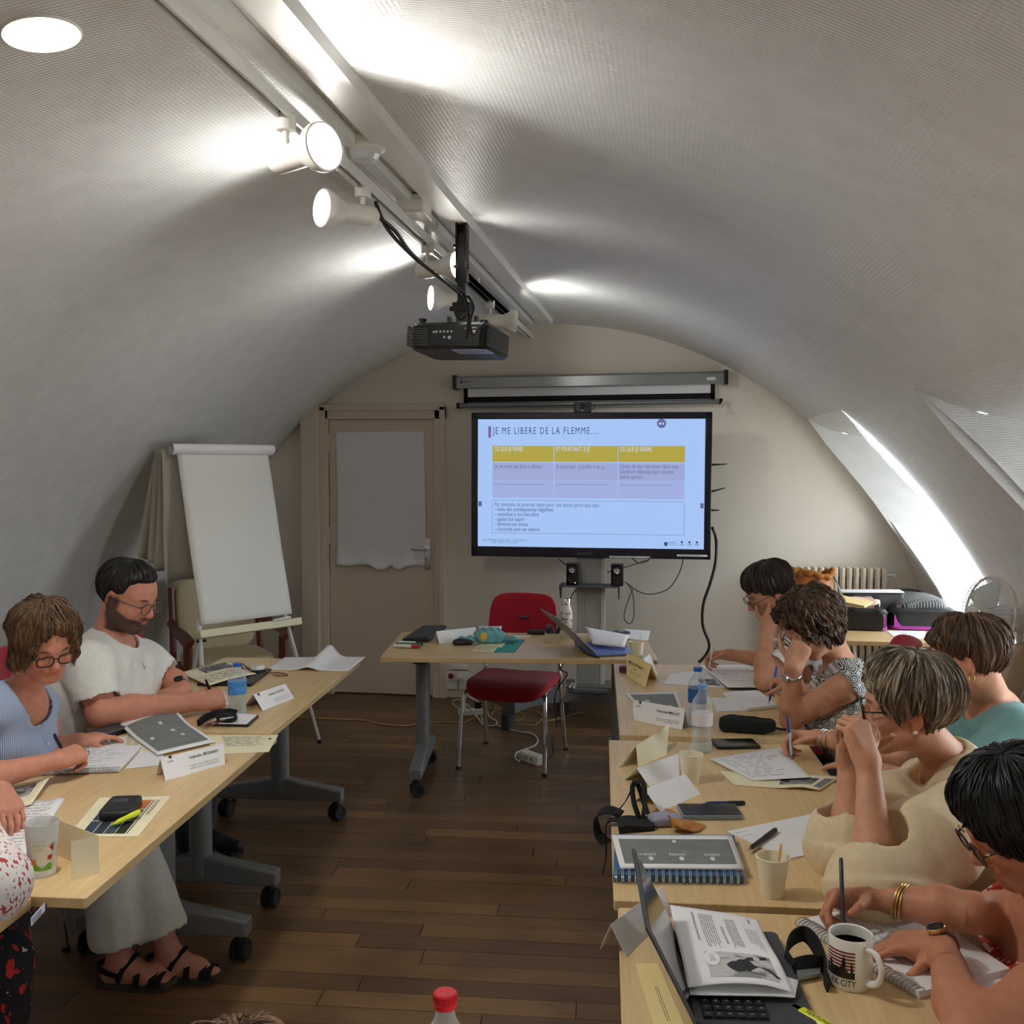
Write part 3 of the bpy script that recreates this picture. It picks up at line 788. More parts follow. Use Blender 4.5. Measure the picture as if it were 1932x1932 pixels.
 q = lambda x, y, d: pt(x, y, d) - Vector((px, py, zb))
 cb.tube(smooth_path([q(708, 380, 3.35), q(730, 430, 3.4), q(775, 480, 3.5), q(825, 520, 3.65), q(860, 548, 3.85), q(872, 560, 3.92)], 8), 0.0065)
 cb.tube(smooth_path([q(705, 403, 3.35), q(745, 435, 3.42), q(770, 470, 3.55), q(805, 505, 3.7), q(850, 535, 3.85), q(876, 552, 3.93)], 8), 0.0065)
 cb.tube(smooth_path([q(872, 556, 3.93), q(862, 575, 3.93), q(860, 592, 3.93), q(870, 602, 3.93), q(884, 585, 3.93), q(890, 570, 3.93), q(882, 558, 3.93)], 8), 0.006)
 cb.tube(smooth_path([q(876, 556, 3.9), q(884, 590, 3.88), q(882, 620, 3.86), q(880, 640, 3.855)], 8), 0.006)
 cb.tube(smooth_path([q(885, 560, 3.9), q(893, 580, 3.88), q(886, 610, 3.86), q(893, 632, 3.855), q(905, 618, 3.87), q(915, 608, 3.9)], 8), 0.0055)
 cb.each('cable', bk, root)
projector()
# ------------------------------------------------------------------ pull-down screen and the big display
def pull_screen():
 a = aty(857, 722, YB - 0.06); b = aty(1372, 712, YB - 0.06); L = (b - a).length; x = (b - a).normalized()
 root = thing('projection_screen', 'grey pull-down projection screen, nearly rolled up, above the display', 'screen', a)
 Q = frame((0, 0, 0), x, (0, 1, 0)); y = Vector((0, 0, 1))
 mb = MB(); cs = [(-0.04, -0.045), (0.035, -0.045), (0.042, -0.03), (0.042, 0.015), (0.025, 0.038), (-0.02, 0.042), (-0.04, 0.03)]
 mb.prism(cs, 0.02, L - 0.02, 0, M=Matrix(((0, 0, 1, 0), (1, 0, 0, 0), (0, 1, 0, 0), (0, 0, 0, 1))))
 mb.v = [tuple(Q @ Vector(v)) for v in mb.v]
 case = mb.build('casing', pm('screen_case', srgb(150, 153, 155), 0.3, 0.35, var=0.02), root, bevel=0.004)
 mb = MB()
 for s in (0.01, L - 0.01): mb.rbox((s, 0, 0), (0.03, 0.095, 0.10), 0.008, 0.003)
 mb.v = [tuple(Q @ Vector(v)) for v in mb.v]; mb.each('end_cap', M['black'], root)
 MB().rbox((0.06, -0.044, 0.0), (0.05, 0.002, 0.001), 0.0004).text('ORAY', 0.02, Q @ frame((0.075, -0.0425, -0.006), (1, 0, 0), (0, 0, 1)), bold=True).box((0.06, -0.0425, 0.001), (0.012, 0.001, 0.022)).build('lettering', M['ink'], case)
 MB().box((L - 0.11, -0.043, -0.01), (0.06, 0.001, 0.022), M=Q).each('sticker', M['paper'], case)
 l2 = L * 0.963; off = L * 0.012 + 0.006
 zb = -0.147
 fab = MB().box((off + l2 / 2, 0.0, (zb - 0.04) / 2), (l2 - 0.08, 0.002, -zb - 0.03), M=Q); fab.build('screen_cloth', M['paper'], root)
 bd = MB().box((off + 0.055, -0.001, zb / 2 - 0.02), (0.03, 0.0028, -zb - 0.03), M=Q).box((off + l2 - 0.055, -0.001, zb / 2 - 0.02), (0.03, 0.0028, -zb - 0.03), M=Q).box((off + l2 / 2, -0.001, zb + 0.022), (l2 - 0.08, 0.0028, 0.04), M=Q)
 bd.each('border', M['black_matt'], root)
 MB().cyl((off, 0, zb - 0.018), (off + l2, 0, zb - 0.018), 0.018, M=Q).build('weight_bar', pm('screen_bar', srgb(140, 142, 145), 0.35, 0.4, var=0.02), root)
 MB().cyl((off - 0.012, 0, zb - 0.018), (off + 0.012, 0, zb - 0.018), 0.0215, M=Q).cyl((off + l2 - 0.012, 0, zb - 0.018), (off + l2 + 0.012, 0, zb - 0.018), 0.0215, M=Q).each('bar_cap', M['black'], root)
 cx = off + l2 * 0.5
 MB().tube(smooth_path([(cx - 0.03, -0.01, zb - 0.03), (cx - 0.045, -0.02, zb - 0.05), (cx, -0.025, zb - 0.065), (cx + 0.05, -0.02, zb - 0.055), (cx + 0.045, -0.01, zb - 0.035)], 6), 0.0035, 6, M=Q).build('pull_loop', M['dark_grey'], root)
 MB().tube(smooth_path([(L - 0.03, -0.02, zb - 0.02), (L - 0.045, -0.02, zb - 0.05), (L - 0.03, -0.02, zb - 0.07), (L - 0.02, -0.02, zb - 0.04)], 6), 0.004, 6, M=Q).box((L - 0.035, -0.02, zb - 0.072), (0.035, 0.02, 0.022), M=Q).build('hook', M['white_plastic'], root)
pull_screen()
YT = 6.85
M['slide_blue'] = emit('slide_blue', srgb(172, 204, 255), 0.59)
M['slide_yellow'] = emit('slide_yellow', srgb(186, 172, 72), 0.57)
M['slide_row'] = emit('slide_row', srgb(166, 178, 226), 0.57)
M['slide_row2'] = emit('slide_row2', srgb(170, 184, 236), 0.57)
M['slide_ink'] = emit('slide_ink', srgb(62, 78, 130), 0.54)
M['slide_ink2'] = emit('slide_ink_grey', srgb(100, 112, 168), 0.54)
M['slide_white'] = emit('slide_white', srgb(214, 224, 240), 0.57)
M['slide_mauve'] = emit('slide_mauve', srgb(128, 104, 150), 0.54)
def display():
 tl, tr, bl, br = aty(889, 780, YT), aty(1343, 776, YT), aty(890, 1050, YT), aty(1342, 1055, YT)
 cx = (tl.x + br.x) / 2; cz = (tl.z + br.z) / 2; W = tr.x - tl.x; H = (tl.z - bl.z + tr.z - br.z) / 2
 root = thing('interactive_display', 'huge black framed display on a wheeled column stand showing a blue slide', 'display', (cx, YT, 0), math.radians(0.6))
 bz = MB(); t = 0.045; tb = 0.068; z0 = cz
 bz.box((0, 0.03, z0 + H / 2 - t / 2), (W, 0.08, t)).box((0, 0.03, z0 - H / 2 + tb / 2), (W, 0.08, tb))
 bz.box((-W / 2 + t / 2, 0.03, z0), (t, 0.08, H)).box((W / 2 - t / 2, 0.03, z0), (t, 0.08, H)).box((0, 0.055, z0), (W - 0.02, 0.05, H - 0.02))
 bz.build('bezel', pm('display_bezel', srgb(22, 24, 38), 0.25, var=0.05), root, bevel=0.006)
 w, h = W - 2 * t, H - t - tb; sz = z0 + (tb - t) / 2
 scr = MB().box((0, 0.0, sz), (w, 0.012, h)).build('screen_panel', M['slide_blue'], root)
 Q = frame((-w / 2, -0.0075, sz + h / 2), (1, 0, 0), (0, 0, 1))     # x right, y up, from the top-left corner of the picture
 def S(u, v): return Q @ Matrix.Translation((u * w, -v * h, 0.0))
 def rect(name, u0, v0, u1, v1, m, d=0.0):
  return MB().box(((u0 + u1) / 2 * w, -(v0 + v1) / 2 * h, d), ((u1 - u0) * w, (v1 - v0) * h, 0.0006), M=Q).build(name, m, scr)
 rect('slide_mark', 0.047, 0.055, 0.059, 0.145, M['slide_mauve'])
 cols = ((0.066, 0.340), (0.343, 0.623), (0.626, 0.914))
 for k, (a, b) in enumerate(cols):
  rect('table_head', a, 0.208, b, 0.332, M['slide_yellow']); rect('table_cell', a, 0.340, b, 0.475, M['slide_row']); rect('table_cell', a, 0.477, b, 0.615, M['slide_row2'])
 def line(tx, s, size, u0, u1, v, **k): tx.text(s, size, Q @ Matrix.Translation((u0 * w, -v * h, 0.0012)), width=(u1 - u0) * w, **k)
 tx = MB(); line(tx, 'JE ME LIBERE DE LA FLEMME....', 0.066, 0.066, 0.538, 0.115, spacing=1.28); tx.build('lettering', M['slide_ink'], scr)
 tx = MB()
 for s, u0, u1 in (('CE QUE JE PENSE', 0.075, 0.203), ('ET POURTANT, SI JE', 0.3515, 0.50), ('CE QUE JE DESIRE', 0.634, 0.772)): line(tx, s, 0.040, u0, u1, 0.248, bold=True)
 tx.build('lettering', M['slide_white'], scr)
 tx = MB()
 for s, u0, u1, v in (('Je ne veux pas faire x chose,', 0.077, 0.287, 0.382), ('et pourtant,  si je fais x ou y...', 0.3515, 0.572, 0.382), ('j\'évite de me retrouver dans une', 0.633, 0.886, 0.380), ('situation délicate sans aucune', 0.634, 0.867, 0.420), ('autre option.', 0.634, 0.7325, 0.460),
                         ('Par exemple, tu pourrais opter pour une action parce que cela :', 0.077, 0.547, 0.682)): line(tx, s, 0.040, u0, u1, v)
 for s, u1, v in (('- évite des conséquences négatives', 0.339, 0.720), ('- contribue à ton bien-être', 0.275, 0.759), ('- apaise ton esprit', 0.211, 0.798), ('- diminue ton stress', 0.226, 0.837), ('- s\'accorde avec tes valeurs', 0.279, 0.876)): line(tx, s, 0.039, 0.077, u1, v, bold=True)
 tx.build('lettering', M['slide_ink2'], scr)
 tx = MB(); line(tx, 'LA FORMATION EST L\'ESSENCE', 0.020, 0.020, 0.223, 0.957, spacing=1.5); line(tx, 'DE TOUT SUCCÈS', 0.020, 0.0666, 0.178, 0.975, spacing=1.5); tx.build('lettering', M['slide_ink'], scr)
 tx = MB()
 for (a, b) in cols:
  for i in range(46): tx.box(((a + 0.008 + i * 0.005) * w, -0.509 * h, 0.0004), (0.0032 * w, 0.0035, 0.0005), M=Q)
 for v0, v1, u0, u1 in ((0.635, 0.637, 0.066, 0.914), (0.893, 0.895, 0.066, 0.914)): tx.box(((u0 + u1) / 2 * w, -v0 * h, 0.0004), ((u1 - u0) * w, 0.002, 0.0005), M=Q)
 for u in (0.066, 0.914): tx.box((u * w, -0.765 * h, 0.0004), (0.002, 0.26 * h, 0.0005), M=Q)
 tx.build('rule_lines', M['slide_ink2'], scr)
 mb = MB().cyl((0.812 * w, -0.035 * h, 0), (0.812 * w, -0.035 * h, 0.0008), 0.030, seg=28, M=Q); mb.build('camera_button', M['slide_ink2'], scr)
 MB().box((0.806 * w, -0.036 * h, 0.001), (0.014, 0.014, 0.0006), M=Q).box((0.819 * w, -0.036 * h, 0.001), (0.008, 0.016, 0.0006), M=Q).build('camera_sign', M['slide_white'], scr)
 MB().box((0.010 * w, -0.665 * h, 0.0003), (0.016 * w, 0.04 * h, 0.0006), M=Q).box((0.990 * w, -0.665 * h, 0.0003), (0.014 * w, 0.04 * h, 0.0006), M=Q).build('side_button', M['slide_ink2'], scr)
 lg = MB()
 lg.prism([(0, -0.004), (0.012, -0.018), (0.024, -0.004), (0.024, 0.012), (0, 0.012)], 0, 0.0006, M=S(0.828, 0.962)).text('ADREC', 0.016, S(0.848, 0.958)).text('FORMATION', 0.010, S(0.848, 0.972))
 for u in (0.905, 0.938, 0.970): lg.cyl((u * w, -0.947 * h, 0), (u * w, -0.947 * h, 0.0006), 0.008, seg=8, M=Q).box((u * w, -0.967 * h, 0.0003), (0.026, 0.004, 0.0006), M=Q)
 lg.build('slide_logo', M['slide_ink'], scr)['kind'] = 'stuff'
 BQ = frame((0, -0.0105, z0 - H / 2), (1, 0, 0), (0, 0, 1))
 MB().text('Speechi', 0.034, BQ @ Matrix.Translation((-0.03, 0.020, 0)), 'CENTER', bold=True).build('lettering', pm('bezel_print', srgb(70, 72, 84), 0.5), root)
 MB().box((0.27, 0.010, 0.0), (0.27, 0.011, 0.001), M=BQ).box((0.68, 0.026, 0.0), (0.20, 0.013, 0.001), M=BQ).each('sticker', M['paper'], root)
 MB().text('NE PAS DÉBRANCHER CETTE PRISE', 0.009, BQ @ Matrix.Translation((0.595, 0.022, 0.001))).text('ÉCRAN TACTILE - UTILISER LE STYLET FOURNI', 0.008, BQ @ Matrix.Translation((0.15, 0.0075, 0.001))).build('lettering', M['ink'], root)
 for (px, py, l, a) in ((1343, 877, 0.10, 3), (1343, 928, 0.095, 16), (1343, 963, 0.055, 0)):
  p = aty(px, py, YT); z = p.z; d = Vector((math.cos(math.radians(a)), 0, math.sin(math.radians(a))))
  s = Vector((W / 2, 0.03, z)); MB().cyl(s, s + d * l, 0.0075, 0.003, 8).build('stylus_clip', M['black'], root)
 cw = 0.20; lo, hi = 0.20, z0 - H / 2 + 0.2
 sx = aty(1114, 1200, YT + 0.1).x - cx
 col = MB(); n = 15
 col.box((sx, 0.12, (lo + hi) / 2), (cw, 0.10, hi - lo))
 col.build('column', pm('alu_column', srgb(178, 178, 174), 0.5, 0.0, var=0.02), root, bevel=0.002)
 rb = MB()
 for i in range(n): rb.box((sx - cw / 2 + 0.022 + i * 0.0108, 0.067, (lo + hi) / 2), (0.0062, 0.012, hi - lo))
 rb.box((sx + cw / 2 - 0.012, 0.064, (lo + hi) / 2), (0.024, 0.02, hi - lo)).box((sx - cw / 2 + 0.006, 0.064, (lo + hi) / 2), (0.012, 0.02, hi - lo))
 rb.build('column_ribs', pm('alu_ribs', srgb(214, 213, 208), 0.45, 0.0, var=0.02), root)
 bs = MB(); bs.rbox((sx, 0.10, 0.19), (0.36, 0.30, 0.035), 0.02, 0.006)
 arm = smooth_path([(sx - 0.50, -0.36, 0.155), (sx - 0.40, -0.16, 0.16), (sx - 0.2, -0.02, 0.165), (sx, 0.02, 0.165), (sx + 0.2, -0.02, 0.165), (sx + 0.40, -0.16, 0.16), (sx + 0.5, -0.36, 0.155)], 6)
 bs.strap(arm, (0, 0, 1), 0.11, 0.10)
 bs.prism([(sx - 0.28, 0.0), (sx + 0.28, 0.0), (sx + 0.22, 0.28), (sx - 0.22, 0.28)], 0.12, 0.175, 0.006)
 bs.build('base', pm('stand_grey', srgb(112, 117, 120), 0.5, var=0.05), root, bevel=0.008)
 for s in (-1, 1):
  for y in (-0.36, 0.26):
   x = sx + s * (0.5 if y < 0 else 0.2)
   MB().cyl((x, y, 0.0), (x, y, 0.10), 0.045, seg=16).build('caster', M['dark_grey'], root)
 zsh = aty(1090, 1104, YT).z
 MB().box((sx, 0.0, zsh), (0.40, 0.16, 0.012)).prism([(-0.08, 0), (0.08, 0), (0.0, -0.09)], -0.2, -0.19, M=frame((sx, 0, zsh), (0, 1, 0), (0, 0, 1), (1, 0, 0))).prism([(-0.08, 0), (0.08, 0), (0.0, -0.09)], 0.19, 0.2, M=frame((sx, 0, zsh), (0, 1, 0), (0, 0, 1), (1, 0, 0))).build('shelf', pm('shelf_grey', srgb(92, 95, 97), 0.45, 0.2), root, bevel=0.002)
 return root, cx, sx, zsh, H, z0
DISP = display()
def display_extras():
 root, cx, sx, zsh, H, z0 = DISP
 y = YT
 for px, lab in ((1081, 'black loudspeaker under the display, left of the column, power light on'), (1165, 'black loudspeaker under the display, right of the column')):
  p = aty(px, 1080, y - 0.01)
  t = thing('loudspeaker', lab, 'speaker', (p.x, y - 0.02, zsh + 0.006), 0, 'loudspeakers under the display')
  MB().rbox((0, 0, 0.073), (0.082, 0.10, 0.146), 0.012, 0.004).build('cabinet', M['black_gloss'], t)
  MB().lathe([(0.021, 0), (0.021, 0.004), (0.017, 0.002), (0.010, -0.002), (0.0005, 0.005)], 20, M=frame((0.0, -0.052, 0.105), (1, 0, 0), (0, 0, 1))).build('driver', M['steel'], t)
  MB().lathe([(0.03, 0), (0.03, 0.003), (0.0005, -0.0)], 20, M=frame((0.0, -0.051, 0.045), (1, 0, 0), (0, 0, 1))).build('cone', M['black'], t)
  MB().cyl((0.02, -0.05, 0.018), (0.02, -0.052, 0.018), 0.003, seg=8).build('power_light', emit('led_%d' % px, (1, 0.55, 0.15), 3.0 if px < 1100 else 0.0), t)
 p = aty(1099, 774, y)
 t = thing('webcam', 'black webcam standing on top of the big display', 'camera', (p.x, y + 0.02, z0 + H / 2))
 MB().rbox((0, 0, 0.034), (0.115, 0.06, 0.068), 0.01, 0.003).build('camera_body', M['black'], t)
 MB().lathe([(0.018, 0), (0.018, 0.006), (0.012, 0.008), (0.0005, 0.004)], 20, M=frame((0, -0.03, 0.042), (1, 0, 0), (0, 0, 1))).build('lens', M['black_gloss'], t)
 MB().prism([(-0.005, 0), (0.005, 0), (0, 0.01)], 0, 0.001, M=frame((0, -0.031, 0.008), (1, 0, 0), (0, 0, 1))).build('mark', M['white_ink'], t)
 mb = MB(); q = lambda a, b, d=6.95: pt(a, b, d)
 mb.tube(smooth_path([q(1344, 996, 6.8), q(1351, 1020), q(1350, 1060), q(1340, 1100), q(1327, 1140), q(1326, 1180), q(1338, 1215), q(1332, 1235), q(1318, 1250)], 8), 0.010, 8)
 tag(mb.build('extension_cord', M['black'], smooth=180), 'thick black power cord hanging down the wall right of the display', 'cord')
 for lab, pts, r in (('short dark cable looping out under the display, left of the column', [q(1054, 1054), q(1066, 1064), q(1080, 1066)], 0.004),
      ('black cable loop hanging under the display right of the column', [q(1192, 1052, 6.8), q(1205, 1062, 6.8), q(1222, 1058, 6.8), q(1226, 1052, 6.8)], 0.005),
      ('grey cable slanting from the column up to the display', [q(1146, 1080, 6.8), q(1180, 1070, 6.8), q(1224, 1056, 6.8)], 0.004),
      ('thin dark cable swinging down the wall from the display to the right speaker', [q(1289, 1055), q(1282, 1080), q(1262, 1110), q(1230, 1121), q(1205, 1116), q(1185, 1102), q(1178, 1098)], 0.004),
      ('thin dark cable hanging in a long loop below the right speaker', [q(1184, 1102, 6.85), q(1194, 1120), q(1196, 1160), q(1190, 1176), q(1180, 1172), q(1178, 1158), q(1186, 1130), q(1194, 1112)], 0.0035),
      ('thin dark cable dropping from the left speaker shelf behind the flask', [q(1087, 1112, 6.9), q(1078, 1126), q(1072, 1150), q(1070, 1170)], 0.0035)):
  tag(MB().tube(smooth_path(pts, 7), r, 6).build('speaker_cable', M['dark_grey'], smooth=180), lab, 'cable')
display_extras()
# ------------------------------------------------------------------ tables and chairs
ZT_ = 0.74
def pedestal(root, y, W, first_name='pedestal'):
 g = M['grey_metal']
 MB().lathe([(0.045, 0.12), (0.045, 0.66)], 24, M=Matrix.Translation((0, y, 0)), sx=1.0, sy=0.85).build('column', g, root)
 mb = MB(); mb.rbox((0, y, 0.685), (0.30, 0.10, 0.06), 0.03, 0.012); mb.build('flip_bracket', M['dark_grey'], root)
 s = W / 2 - 0.075
 prof = [(-s - 0.035, 0.095), (s + 0.035, 0.095), (s + 0.035, 0.150), (0.10, 0.185), (0.05, 0.20), (-0.05, 0.20), (-0.10, 0.185), (-s - 0.035, 0.150)]
 MB().prism(prof, -0.033, 0.033, 0.006, M=Matrix(((1, 0, 0, 0), (0, 0, -1, y), (0, 1, 0, 0), (0, 0, 0, 1)))).build('foot', g, root, bevel=0.004)
 for q in (-1, 1):
  a = rnd.uniform(-0.7, 0.7); R = Matrix.Translation((q * s, y, 0)) @ Matrix.Rotation(a, 4, 'Z')
  c = MB().cyl((0, 0, 0.06), (0, 0, 0.10), 0.016, M=R).prism([(-0.03, 0.035), (0.03, 0.035), (0.034, 0.06), (0.015, 0.078), (-0.015, 0.078), (-0.034, 0.06)], -0.008, 0.008, M=R @ Matrix(((0, 0, 1, 0), (1, 0, 0, 0), (0, 1, 0, 0), (0, 0, 0, 1))))
  c = c.build('caster', M['black'], root)
  for k in (-1, 1):
   wl = MB(); x = Vector((k * 0.018, 0.006, 0.0375))
   wl.lathe([(0.020, -0.011), (0.033, -0.011), (0.0375, -0.006), (0.0375, 0.006), (0.033, 0.011), (0.026, 0.011), (0.024, 0.008), (0.0005, 0.009)] if k > 0 else [(0.0005, -0.009), (0.024, -0.008), (0.026, -0.011), (0.033, -0.011), (0.0375, -0.006), (0.0375, 0.006), (0.033, 0.011), (0.02, 0.011)], 20, M=R @ Matrix.Translation(x) @ frame((0, 0, 0), (0, 1, 0), (0, 0, 1)))
   wl.build('wheel', M['rubber'], c)
def flip_table(label, cx, cy, yaw, L=1.4, W=0.70, inset=0.20, foot=None, lip=0.026, h=ZT_):
 root = thing('folding_table', label, 'table', (cx, cy, 0), math.radians(yaw), 'beech training tables on castors')
 top = MB().prism(rrect(W, L, 0.006, 2), h - lip, h, 0.002).build('tabletop', M['table_wood'], root)
 for y in (-L / 2 + inset, L / 2 - inset): pedestal(root, y, foot or W)
 MB().box((0, 0, 0.665), (0.05, L - 2 * inset, 0.04)).build('beam', M['dark_grey'], root)
 return root
LM = flip_table('beech table on the left with the name card and the spiral notepad', -0.842, 2.790, 3.55, 1.39)
LF = flip_table('beech table on the far left where the man in white polo writes', -0.958, 4.190, 3.2, 1.375)
LN = flip_table('beech table corner at the lower left with a label stuck on its edge', -0.880, 1.385, 3.5, 1.40)
R3 = flip_table('beech table on the right with the paper cup, phones and grey folder', 1.046, 2.985, 3.6, 1.34)
R2 = flip_table('beech table far right with the water bottles and black pencil case', 0.996, 4.385, 3.8, 1.31)
R4 = flip_table('beech table nearest on the right carrying the mug and dark laptop', 1.140, 1.600, 3.4, 1.36)
PT = flip_table('beech table at the front of the room before the red chair', 0.080, 5.447, 6.5 - 90, 1.40, 0.77, 0.17, 0.74)
BT_ = flip_table('beech table closing the near end of the room, carrying the red-capped bottle', 0.13, 1.29, 90.0, 1.10, 0.50)
def edge_label():
 """sticker on the near left table's edge"""
 a = at(58, 1740, 0.728); b = at(84, 1711, 0.728); x = (b - a).normalized()
 Q = frame((a + b) / 2, x, (0, 0, 1))
 mb = MB().box((0, -0.0, 0.0006), ((b - a).length, 0.018, 0.001), M=Q)
 s = mb.build('edge_label', M['paper'], LN, world=True)
 mb = MB()
 for i in range(3): mb.box((-0.01 + i * 0.002, 0.005 - i * 0.005, 0.0014), (0.05, 0.0018, 0.0006), M=Q)
 mb.box((0.045, 0, 0.0014), (0.012, 0.010, 0.0006), M=Q).build('label_print', pm('label_blue', srgb(70, 90, 150), 0.6), s, world=True)
edge_label()
def red_chair():
 root = thing('red_chair', 'red fabric chair with chrome legs behind the front table', 'chair', (-0.01, 5.82, 0), math.radians(-7), 'red stacking chairs')
 def sw(p):
  x, y, z = p
  return (x, y, z - 0.05 * max(0, (-y - 0.10) / 0.13) ** 2 + 0.012 * (abs(x) / 0.24) ** 2 - 0.006 * math.cos(y * 9))
 MB().superell((0, -0.01, 0.455), (0.245, 0.235, 0.034), 0.5, 0.42, 40, 12, warp=sw).build('seat', M['red_fabric'], root, smooth=180)
 def bw(p):
  x, y, z = p
  k = 1 - 0.10 * (z / 0.2 + 1) * 0.5
  return (x * k, y + 0.05 * (x / 0.22) ** 2 * -1 + (z + 0.2) * 0.16, z)
 bk = MB().superell((0, 0.205, 0.735), (0.222, 0.022, 0.205), 0.38, 0.5, 40, 20, M=None, warp=bw)
 bk = bk.build('backrest', M['red_fabric'], root, smooth=180)
 MB().ell((0, 0.213, 0.80), (0.036, 0.012, 0.010)).build('grip_hole', pm('grip_plate', srgb(86, 70, 78), 0.5), bk)
 for s in (-1, 1):
  MB().tube(smooth_path([(s * 0.25, -0.27, 0.0), (s * 0.245, -0.24, 0.25), (s * 0.235, -0.205, 0.40), (s * 0.225, -0.16, 0.432), (s * 0.215, 0.0, 0.425)], 6), 0.0125, 12).build('leg', M['chrome'], root)
  MB().tube(smooth_path([(s * 0.25, 0.27, 0.0), (s * 0.24, 0.215, 0.25), (s * 0.232, 0.175, 0.45), (s * 0.222, 0.205, 0.58), (s * 0.20, 0.235, 0.70)], 6), 0.0125, 12).build('leg', M['chrome'], root)
  for y in (-0.27, 0.27): MB().cyl((s * 0.25, y, 0), (s * 0.2495, y * 0.995, 0.018), 0.0145).build('leg_cap', M['black'], root)
 MB().cyl((-0.215, -0.10, 0.425), (0.215, -0.10, 0.425), 0.010).cyl((-0.222, 0.12, 0.425), (0.222, 0.12, 0.425), 0.010).each('crossbar', M['black'], root)
 MB().rbox((0, 0.0, 0.424), (0.40, 0.36, 0.012), 0.04, 0.003).build('seat_pan', M['black'], root)
 return root
RC = red_chair()
for x, y, rz, lab in ((-1.58, 4.62, 88, 'empty red chair standing right of the man in the white polo'),
                      (-1.66, 3.98, 90, 'red chair under the man in the white polo'),
                      (-1.50, 3.02, 90, 'red chair under the woman in the blue striped shirt'),
                      (-1.48, 2.05, 92, 'red chair under the person in the white flowered blouse'),
                      (1.70, 4.80, -88, 'red chair under the dark-haired person farthest on the right'),
                      (1.73, 4.02, -84, 'red chair whose back shows behind the curly-haired woman'),
                      (1.98, 3.22, -92, 'red chair under the person in the teal top'),
                      (1.83, 2.56, -90, 'red chair under the woman in the beige blouse'),
                      (1.86, 1.86, -88, 'red chair under the black-haired woman')):
 dup(RC, (x, y, 0), math.radians(rz), lab, 'red stacking chairs')
def armchair(label, loc, rz):
 root = thing('armchair', label, 'armchair', loc, math.radians(rz), 'wooden armchairs')
 wd, fb = M['wood_brown'], M['cream_fabric']
 MB().superell((0, -0.02, 0.43), (0.27, 0.26, 0.055), 0.4, 0.35, 32, 12).build('seat', fb, root, smooth=180)
 MB().superell((0, 0.26, 0.70), (0.26, 0.045, 0.24), 0.4, 0.4, 32, 14, warp=lambda p: (p[0], p[1] + (p[2] + 0.2) * 0.22, p[2])).build('backrest', fb, root, smooth=180)
 for s in (-1, 1):
  MB().tube(smooth_path([(s * 0.30, -0.24, 0.0), (s * 0.30, -0.25, 0.35), (s * 0.30, -0.26, 0.60)], 5), [0.018] * 5 + [0.024] * 6, 8, flat=(1, 1.3)).build('leg', wd, root)
  MB().tube(smooth_path([(s * 0.29, 0.34, 0.0), (s * 0.29, 0.24, 0.42), (s * 0.28, 0.33, 0.88)], 6), 0.022, 8).build('leg', wd, root)
  MB().tube(smooth_path([(s * 0.30, -0.33, 0.605), (s * 0.315, -0.2, 0.635), (s * 0.315, 0.0, 0.64), (s * 0.30, 0.27, 0.66)], 6), [0.024] * 12 + [0.02] * 7, 8, flat=(1.5, 0.8)).build('armrest', wd, root)
  MB().box((s * 0.28, 0, 0.37), (0.03, 0.5, 0.05)).build('rail', wd, root, bevel=0.006)
 MB().box((0, -0.25, 0.37), (0.55, 0.03, 0.05)).box((0, 0.25, 0.37), (0.55, 0.03, 0.05)).each('rail', wd, root, bevel=0.006)
 return root
A0 = armchair('mahogany armchair with tan seat standing behind the flipchart', (-1.98, 6.30, 0), 38)
dup(A0, (2.16, 5.02, 0), math.radians(-128), 'cream upholstered armchair with dark wood arms behind the white fan', 'wooden armchairs')
def side_table():
 c = (2.03, 6.20)
 root = thing('folding_table', 'small beech topped table with white metal legs under the open suitcase', 'table', (c[0], c[1], 0), math.radians(1.5))
 MB().prism(rrect(0.95, 0.66, 0.006, 2), 0.715, 0.74, 0.002).build('tabletop', M['table_wood'], root)
 for s in (-1, 1):
  MB().tube(smooth_path([(s * 0.38, -0.24, 0.0), (s * 0.35, -0.26, 0.5), (s * 0.30, -0.26, 0.70), (s * 0.27, -0.2, 0.712)], 6), 0.011, 10).build('leg', M['white_metal'], root)
  MB().tube(smooth_path([(s * 0.38, 0.24, 0.0), (s * 0.35, 0.26, 0.5), (s * 0.30, 0.26, 0.70), (s * 0.27, 0.2, 0.712)], 6), 0.011, 10).build('leg', M['white_metal'], root)
 MB().tube(smooth_path([(0.05, -0.25, 0.71), (-0.02, -0.27, 0.62), (-0.10, -0.27, 0.55), (-0.14, -0.25, 0.71)], 6), 0.009, 8).build('hinge_loop', M['white_metal'], root)
side_table()
